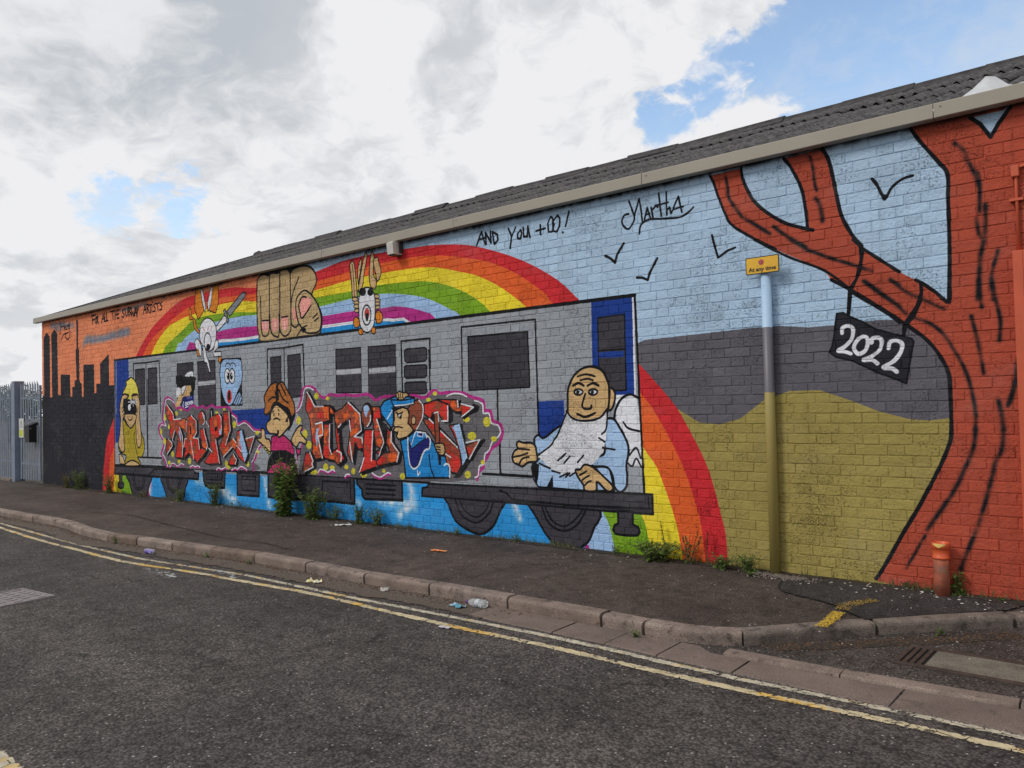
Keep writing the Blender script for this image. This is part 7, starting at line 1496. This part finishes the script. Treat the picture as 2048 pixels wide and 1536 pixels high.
class Leafy:
    def __init__(s): s.v=[];s.f=[];s.t=[]
    def leaf(s,p,d,L,w,r,tone):
        d=Vector(d).normalized(); side=d.cross(Vector((0,0,1)));side=side.normalized() if side.length>.05 else Vector((1,0,0)); up=side.cross(d); side=(side*math.cos(r)+up*math.sin(r)); k=len(s.v); p=Vector(p); dr=Vector((0,0,-L*.22))
        s.v+=[tuple(q) for q in (p,p+d*L*.4+side*w,p+d*L*.45+Vector((0,0,-w*.25)),p+d*L*.4-side*w,p+d*L+dr)]; s.f+=[(k,k+1,k+2),(k,k+2,k+3),(k+1,k+4,k+2),(k+2,k+4,k+3)]; s.t+=[tone]*5
    def build(s,name,mat,par):
        o=mesh_obj(name,s.v,s.f,mat); at=o.data.attributes.new('tone','FLOAT','POINT'); at.data.foreach_set('value',s.t); return child(o,par)
def clampy(p): 
    if p[1]>-.022: p=Vector((p[0],-.022-abs(p[1])*.1,p[2]))
    return p
def weed(loc,h,spread,nstem,leafL,label,seed,dens=9,dry=.1,mat=None,seedheads=False,group=None):
    r=random.Random(seed); rt=tag(empty('weed_plant',loc),label,'plant',group or 'weeds along the foot of the wall'); L=Leafy(); S=MB(); H=MB(); base=Vector(loc)
    for i in range(nstem):
        a=r.uniform(0,6.28); lean=r.uniform(.1,1)*spread; hh=h*r.uniform(.55,1.0); top=base+Vector((math.cos(a)*lean*1.15,math.sin(a)*lean*.7-.02,hh)); b0=base+Vector((r.uniform(-.3,.3)*spread,r.uniform(-.5,.2)*spread*.5,0)); mid=b0.lerp(top,.5)+Vector((0,0,hh*.10))
        pts=[clampy(p) for p in (b0,mid,top)]; S.tube(pts,[.0045*min(1,h*2+.3),.0035*min(1,h*2+.3),.0018],5)
        nl=max(4,int(dens*hh/.25))
        for k in range(nl):
            t=(k+r.random())/nl; p=pts[0].lerp(pts[1],t*2) if t<.5 else pts[1].lerp(pts[2],t*2-1); aa=r.uniform(0,6.28); el=r.uniform(-.2,.8); ll=leafL*r.uniform(.55,1.1)*(1.15-.5*t); d=Vector((math.cos(aa)*math.cos(el),math.sin(aa)*math.cos(el),math.sin(el)))
            if p.y+d.y*ll>-.018: d.y=-abs(d.y)*.6
            L.leaf(p,d,ll,ll*r.uniform(.16,.30),r.uniform(-.6,.6),min(1,max(0,r.gauss(.35+.3*t,.22))))
        if seedheads and r.random()<.7:
            for q in range(10):
                t=.75+.025*q; p=pts[1].lerp(pts[2],t*2-1); aa=r.uniform(0,6.28); H.add([p+Vector((math.cos(aa)*.004,math.sin(aa)*.004,0)),p+Vector((math.cos(aa)*.016,-abs(math.sin(aa))*.016,.004)),p+Vector((math.cos(aa)*.010,-abs(math.sin(aa))*.010,.018))],[(0,1,2)])
    L.build('foliage',mat or (M_leafd if dry>.5 else M_leaf),rt); child(S.build('stem',M_stem),rt)
    if H.v: child(H.build('seed_head',M_seed),rt)
    return rt
weed((-9.93,-.20,0),.84,.27,46,.11,'tallest dense green weed, in front of the pink dress',21,15,seedheads=True)
weed((-10.05,-.17,0),1.15,.26,6,.05,'thin wiry seed stalks rising in front of the pink dress',22,4,1,seedheads=True)
weed((-9.30,-.17,0),.46,.30,48,.07,'broad bushy weed right of the tallest weed',23,14)
weed((-8.92,-.10,0),.22,.20,22,.055,'low weed just right of the broad bushy weed',24,12)
weed((-12.05,-.09,0),.38,.20,30,.06,'upright dark weed by the grilled box under the train',25,11)
weed((-13.2,-.10,0),.26,.16,18,.06,'small bright weed at the second left train wheel',26,10)
weed((-11.35,-.06,0),.13,.25,16,.04,'dry brownish weed under the square box of the train',27,9,1)
weed((-8.35,-.11,0),.28,.18,24,.06,'weed below the slatted box, taller of the pair there',28,10)
weed((-8.02,-.10,0),.24,.18,24,.06,'weed below the slatted box, right one of the pair there',29,10)
weed((-7.45,-.06,0),.10,.10,8,.035,'tiny weed below the white burst right of the slatted box',30,9,1)
weed((-6.62,-.07,0),.10,.11,9,.04,'tiny weed at the foot of the third train wheel',31,9)
weed((-5.72,-.06,0),.10,.09,8,.04,'tiny weed at the foot of the rightmost train wheel',32,9)
weed((-17.3,-.12,0),.42,.28,30,.07,'straggly weed on the black skyline part of the wall, left one',33,9,.2)
weed((-17.95,-.12,0),.30,.25,22,.06,'dry orange weed at the far left of the wall',34,9,1)
weed((-15.85,-.14,0),.40,.22,26,.06,'straggly weed at the left foot of the rainbow',35,9)
weed((-14.6,-.07,0),.12,.30,16,.04,'low weed line under the left yellow rainbow band',36,8,1)
weed((-3.92,-.14,0),.20,.32,60,.085,'spreading green weed patch at the right foot of the rainbow',37,12)
weed((-3.60,-.08,0),.30,.12,10,.05,'weed with tall spike in front of the red rainbow band',38,8,seedheads=True)
weed((-3.26,-.12,0),.13,.17,30,.065,'rosette weed between rainbow and post, left one',39,10)
weed((-3.02,-.13,0),.16,.15,34,.06,'rosette weed between rainbow and post, against the post',40,10)
weed((-2.93,-.27,-.004),.06,.09,10,.04,'small flat weed in front of the sign post',41,8)
weed((-1.405,-.055,0),.19,.055,10,.07,'dark leafy weed tucked right of the drain pipe',42,12)
weed((-4.42,-.07,0),.12,.10,10,.04,'small weed below the train buffer on the right',43,9)
weed((-1.12,-.06,-.004),.05,.05,6,.03,'tiny grass tuft at the wall foot by the right picture edge',44,8)
weed((-2.99,-2.02,-.12),.05,.05,9,.035,'tiny weed in the kerb joint before the bend',45,10,group='weeds in the kerb joints')
weed((-1.36,-.83,-.108),.05,.04,7,.035,'tiny yellowish weed under the short side kerb',46,9,group='weeds in the kerb joints')
weed((-10.35,-2.37,-.12),.12,.06,10,.04,'dark weed in the chipped kerb joint at left',47,9,group='weeds in the kerb joints')
weed((-8.46,-2.18,-.12),.06,.06,8,.035,'tiny weed at the kerb foot below the graffiti',48,9,group='weeds in the kerb joints')
weed((-7.70,-2.12,-.12),.06,.10,9,.03,'low weed in the gutter left of the yellow wrapper',49,9,group='weeds in the kerb joints')
# spikes of mullein-like weed drawn up the wall
for i,(x,h_,ln) in enumerate(((-3.86,.36,-.05),(-3.44,.30,.02))):
    rt=tag(empty('weed_spike',(x,-.06,0)),('leaning dark seed spike over the yellow rainbow band','upright dark seed spike over the red rainbow band')[i],'plant','seed spikes at the rainbow foot'); r=random.Random(60+i); S=MB(); L=Leafy()
    S.tube([(x,-.06,0),(x+ln*.4,-.07,h_*.5),(x+ln,-.07,h_)],[.004,.004,.003],5)
    for k in range(70):
        t=.45+.55*r.random(); a=r.uniform(0,6.28); L.leaf((x+ln*t,-.07,h_*t),(math.cos(a),-abs(math.sin(a)),.5),.022,.007,0,r.uniform(0,.4))
    child(S.build('stem',M_stem),rt); L.build('seed_head',M_leaf,rt)

# ================= litter =================
M_clear=bpy.data.materials.new('clear_plastic'); M_clear.use_nodes=True; b=M_clear.node_tree.nodes['Principled BSDF']; b.inputs['Base Color'].default_value=(.85,.88,.9,1); b.inputs['Roughness'].default_value=.18; b.inputs['Transmission Weight'].default_value=.75; b.inputs['IOR'].default_value=1.2
bt=tag(empty('plastic_bottle',(-4.46,-2.075,-.09)),'empty clear plastic bottle with purple cap lying in the gutter','bottle')
prof=[(0,0),(.026,.0),(.031,.006),(.033,.02),(.032,.045),(.0335,.05),(.032,.056),(.0335,.08),(.032,.10),(.033,.125),(.030,.145),(.020,.165),(.0125,.176),(.0125,.186)]
def lying(prof,mat,name,par,c,ang,n=20,smooth=True):
    b_=MB().lathe(prof,n,(0,0,0),'x'); ca,sa=math.cos(ang),math.sin(ang); b_.v=[(c[0]+x*ca-y*sa,c[1]+x*sa+y*ca,c[2]+z) for x,y,z in b_.v]; return child(b_.build(name,mat,None,smooth),par)
bc=(-4.365,-2.045,-.088); ba=math.pi+.13
lying(prof,M_clear,'body',bt,bc,ba); lying([(0,.180),(.015,.180),(.015,.200),(0,.201)],simple('purple_cap',(86,50,104),.4,.1,8),'cap',bt,bc,ba); lying([(.0338,.062),(.0342,.064),(.0342,.092),(.0338,.094)],simple('bottle_label',(176,184,190),.5,.25,60),'label',bt,bc,ba)
def wrapper(name,c,L,Wd,ang,mat,label,cat,seed,hgt=.02,z0=-.122):
    r=random.Random(seed); b_=MB(); nx_,ny_=9,5; ca,sa=math.cos(ang),math.sin(ang)
    for i in range(nx_+1):
        for j in range(ny_+1):
            x=(i/nx_-.5)*L*(1+r.uniform(-.08,.08)); y=(j/ny_-.5)*Wd*(.75+.3*math.sin(i*.9+seed))+r.uniform(-.1,.1)*Wd; b_.v.append((c[0]+x*ca-y*sa,c[1]+x*sa+y*ca,z0+abs(r.gauss(0,1))*hgt*.45+hgt*.4*math.sin(math.pi*j/ny_)))
    b_.f=[(i*(ny_+1)+j,(i+1)*(ny_+1)+j,(i+1)*(ny_+1)+j+1,i*(ny_+1)+j+1) for i in range(nx_) for j in range(ny_)]
    o=b_.build(name,mat,None,False); md=o.modifiers.new('t','SOLIDIFY'); md.thickness=.0012; return tag(o,label,cat)
def two_tone(name,c1,c2,sc=22):
    m,g,b=new_mat(name); P=pos(g); g.put(b.inputs['Base Color'],g.mix(g.ramp(g.noise(P,sc,3),.47,.53),lin(c1),lin(c2))); b.inputs['Roughness'].default_value=.35; return m
wrapper('crisp_packet',(-4.60,-2.135),.15,.085,-.25,two_tone('blue_foil',(70,140,160),(150,168,186)),'crumpled blue foil packet beside the plastic bottle','wrapper',1,.022)
wrapper('food_wrapper',(-6.36,-2.26),.17,.07,.15,two_tone('cream_wrapper',(214,196,130),(206,206,188)),'cream and yellow wrapper in the gutter','wrapper',2,.022)
wrapper('orange_wrapper',(-6.08,-.90),.19,.055,.25,two_tone('orange_foil',(226,108,36),(226,150,90)),'flat orange wrapper lying on the pavement','wrapper',3,.012,pav_z(-6.08,-.9)+.004)
wrapper('paper_scrap',(-8.40,-.36),.20,.04,.9,simple('white_paper',(214,216,214),.7,.1,30),'twisted white paper scrap on the pavement near the weeds','paper',4,.025,pav_z(-8.4,-.36)+.004)
wrapper('paper_scrap',(-5.52,-2.12),.07,.05,.6,simple('white_paper2',(200,196,188),.7,.1,30),'small white paper lump at the kerb foot','paper',5,.03)
wrapper('plastic_scrap',(-4.26,-2.62),.10,.05,.1,simple('film',(196,190,196),.4,.1,30),'thin pale plastic scrap across the yellow line','paper',6,.004,-.1215)
cn=tag(empty('drink_can',(-9.25,-2.47,-.10)),'flattened purple and silver drink can in the gutter at left','can')
lying([(0,0),(.022,0),(.030,.008),(.031,.06),(.027,.075),(.031,.10),(.030,.150),(.024,.158),(0,.156)],two_tone('can_print',(92,80,150),(176,170,196),14),'body',cn,(-9.33,-2.475,-.094),.15)
lying([(.0245,.1585),(.0225,.162),(.0,.160)],simple('can_lid',(190,190,196),.3,.05,8,metal=.7),'lid',cn,(-9.33,-2.475,-.094),.15)

# ================= trees beyond the fence =================
M_tl=leaf_mat('tree_leaf',(44,60,34),(92,110,56)); M_bark=simple('bark',(86,74,62),.9,.3,6,.02,20)
def tree(x,y,h,rad,label,seed):
    r=random.Random(seed); rt=tag(empty('tree',(x,y,-.03)),label,'tree','trees beyond the gate'); T=MB(); T.tube([(x,y,-.05),(x+.1,y,h*.3),(x,y,h*.6)],[.22,.17,.09],8)
    for k in range(6):
        a=k*1.05+r.random(); T.tube([(x,y,h*.35+.04*k),(x+math.cos(a)*rad*.5,y+math.sin(a)*rad*.5,h*.62),(x+math.cos(a)*rad*.75,y+math.sin(a)*rad*.75,h*.8)],[.08,.05,.02],6)
    child(T.build('trunk',M_bark),rt); L=Leafy(); cl=[]
    for k in range(40):
        a=r.uniform(0,6.28); e=r.uniform(-.4,1.4); q=rad*r.uniform(.35,1); cl.append((Vector((x+math.cos(a)*math.cos(e)*q,y+math.sin(a)*math.cos(e)*q,h*.66+math.sin(e)*q*.34*h/rad/1.0*.9)),rad*r.uniform(.16,.32)))
    for c,s in cl:
        for k in range(110):
            d=Vector((r.gauss(0,1),r.gauss(0,1),r.gauss(0,1))).normalized(); L.leaf(c+d*s*r.uniform(.5,1),d,r.uniform(.12,.22),.05,r.uniform(-1,1),min(1,max(0,r.gauss(.35+.3*d.z,.2))))
    L.build('crown',M_tl,rt)
tree(-47,5.5,3.1,2.4,'dark green tree top just over the fence at the left picture edge',71)
tree(-52,9.5,3.0,2.6,'smaller tree top over the fence next to the gate post',72)
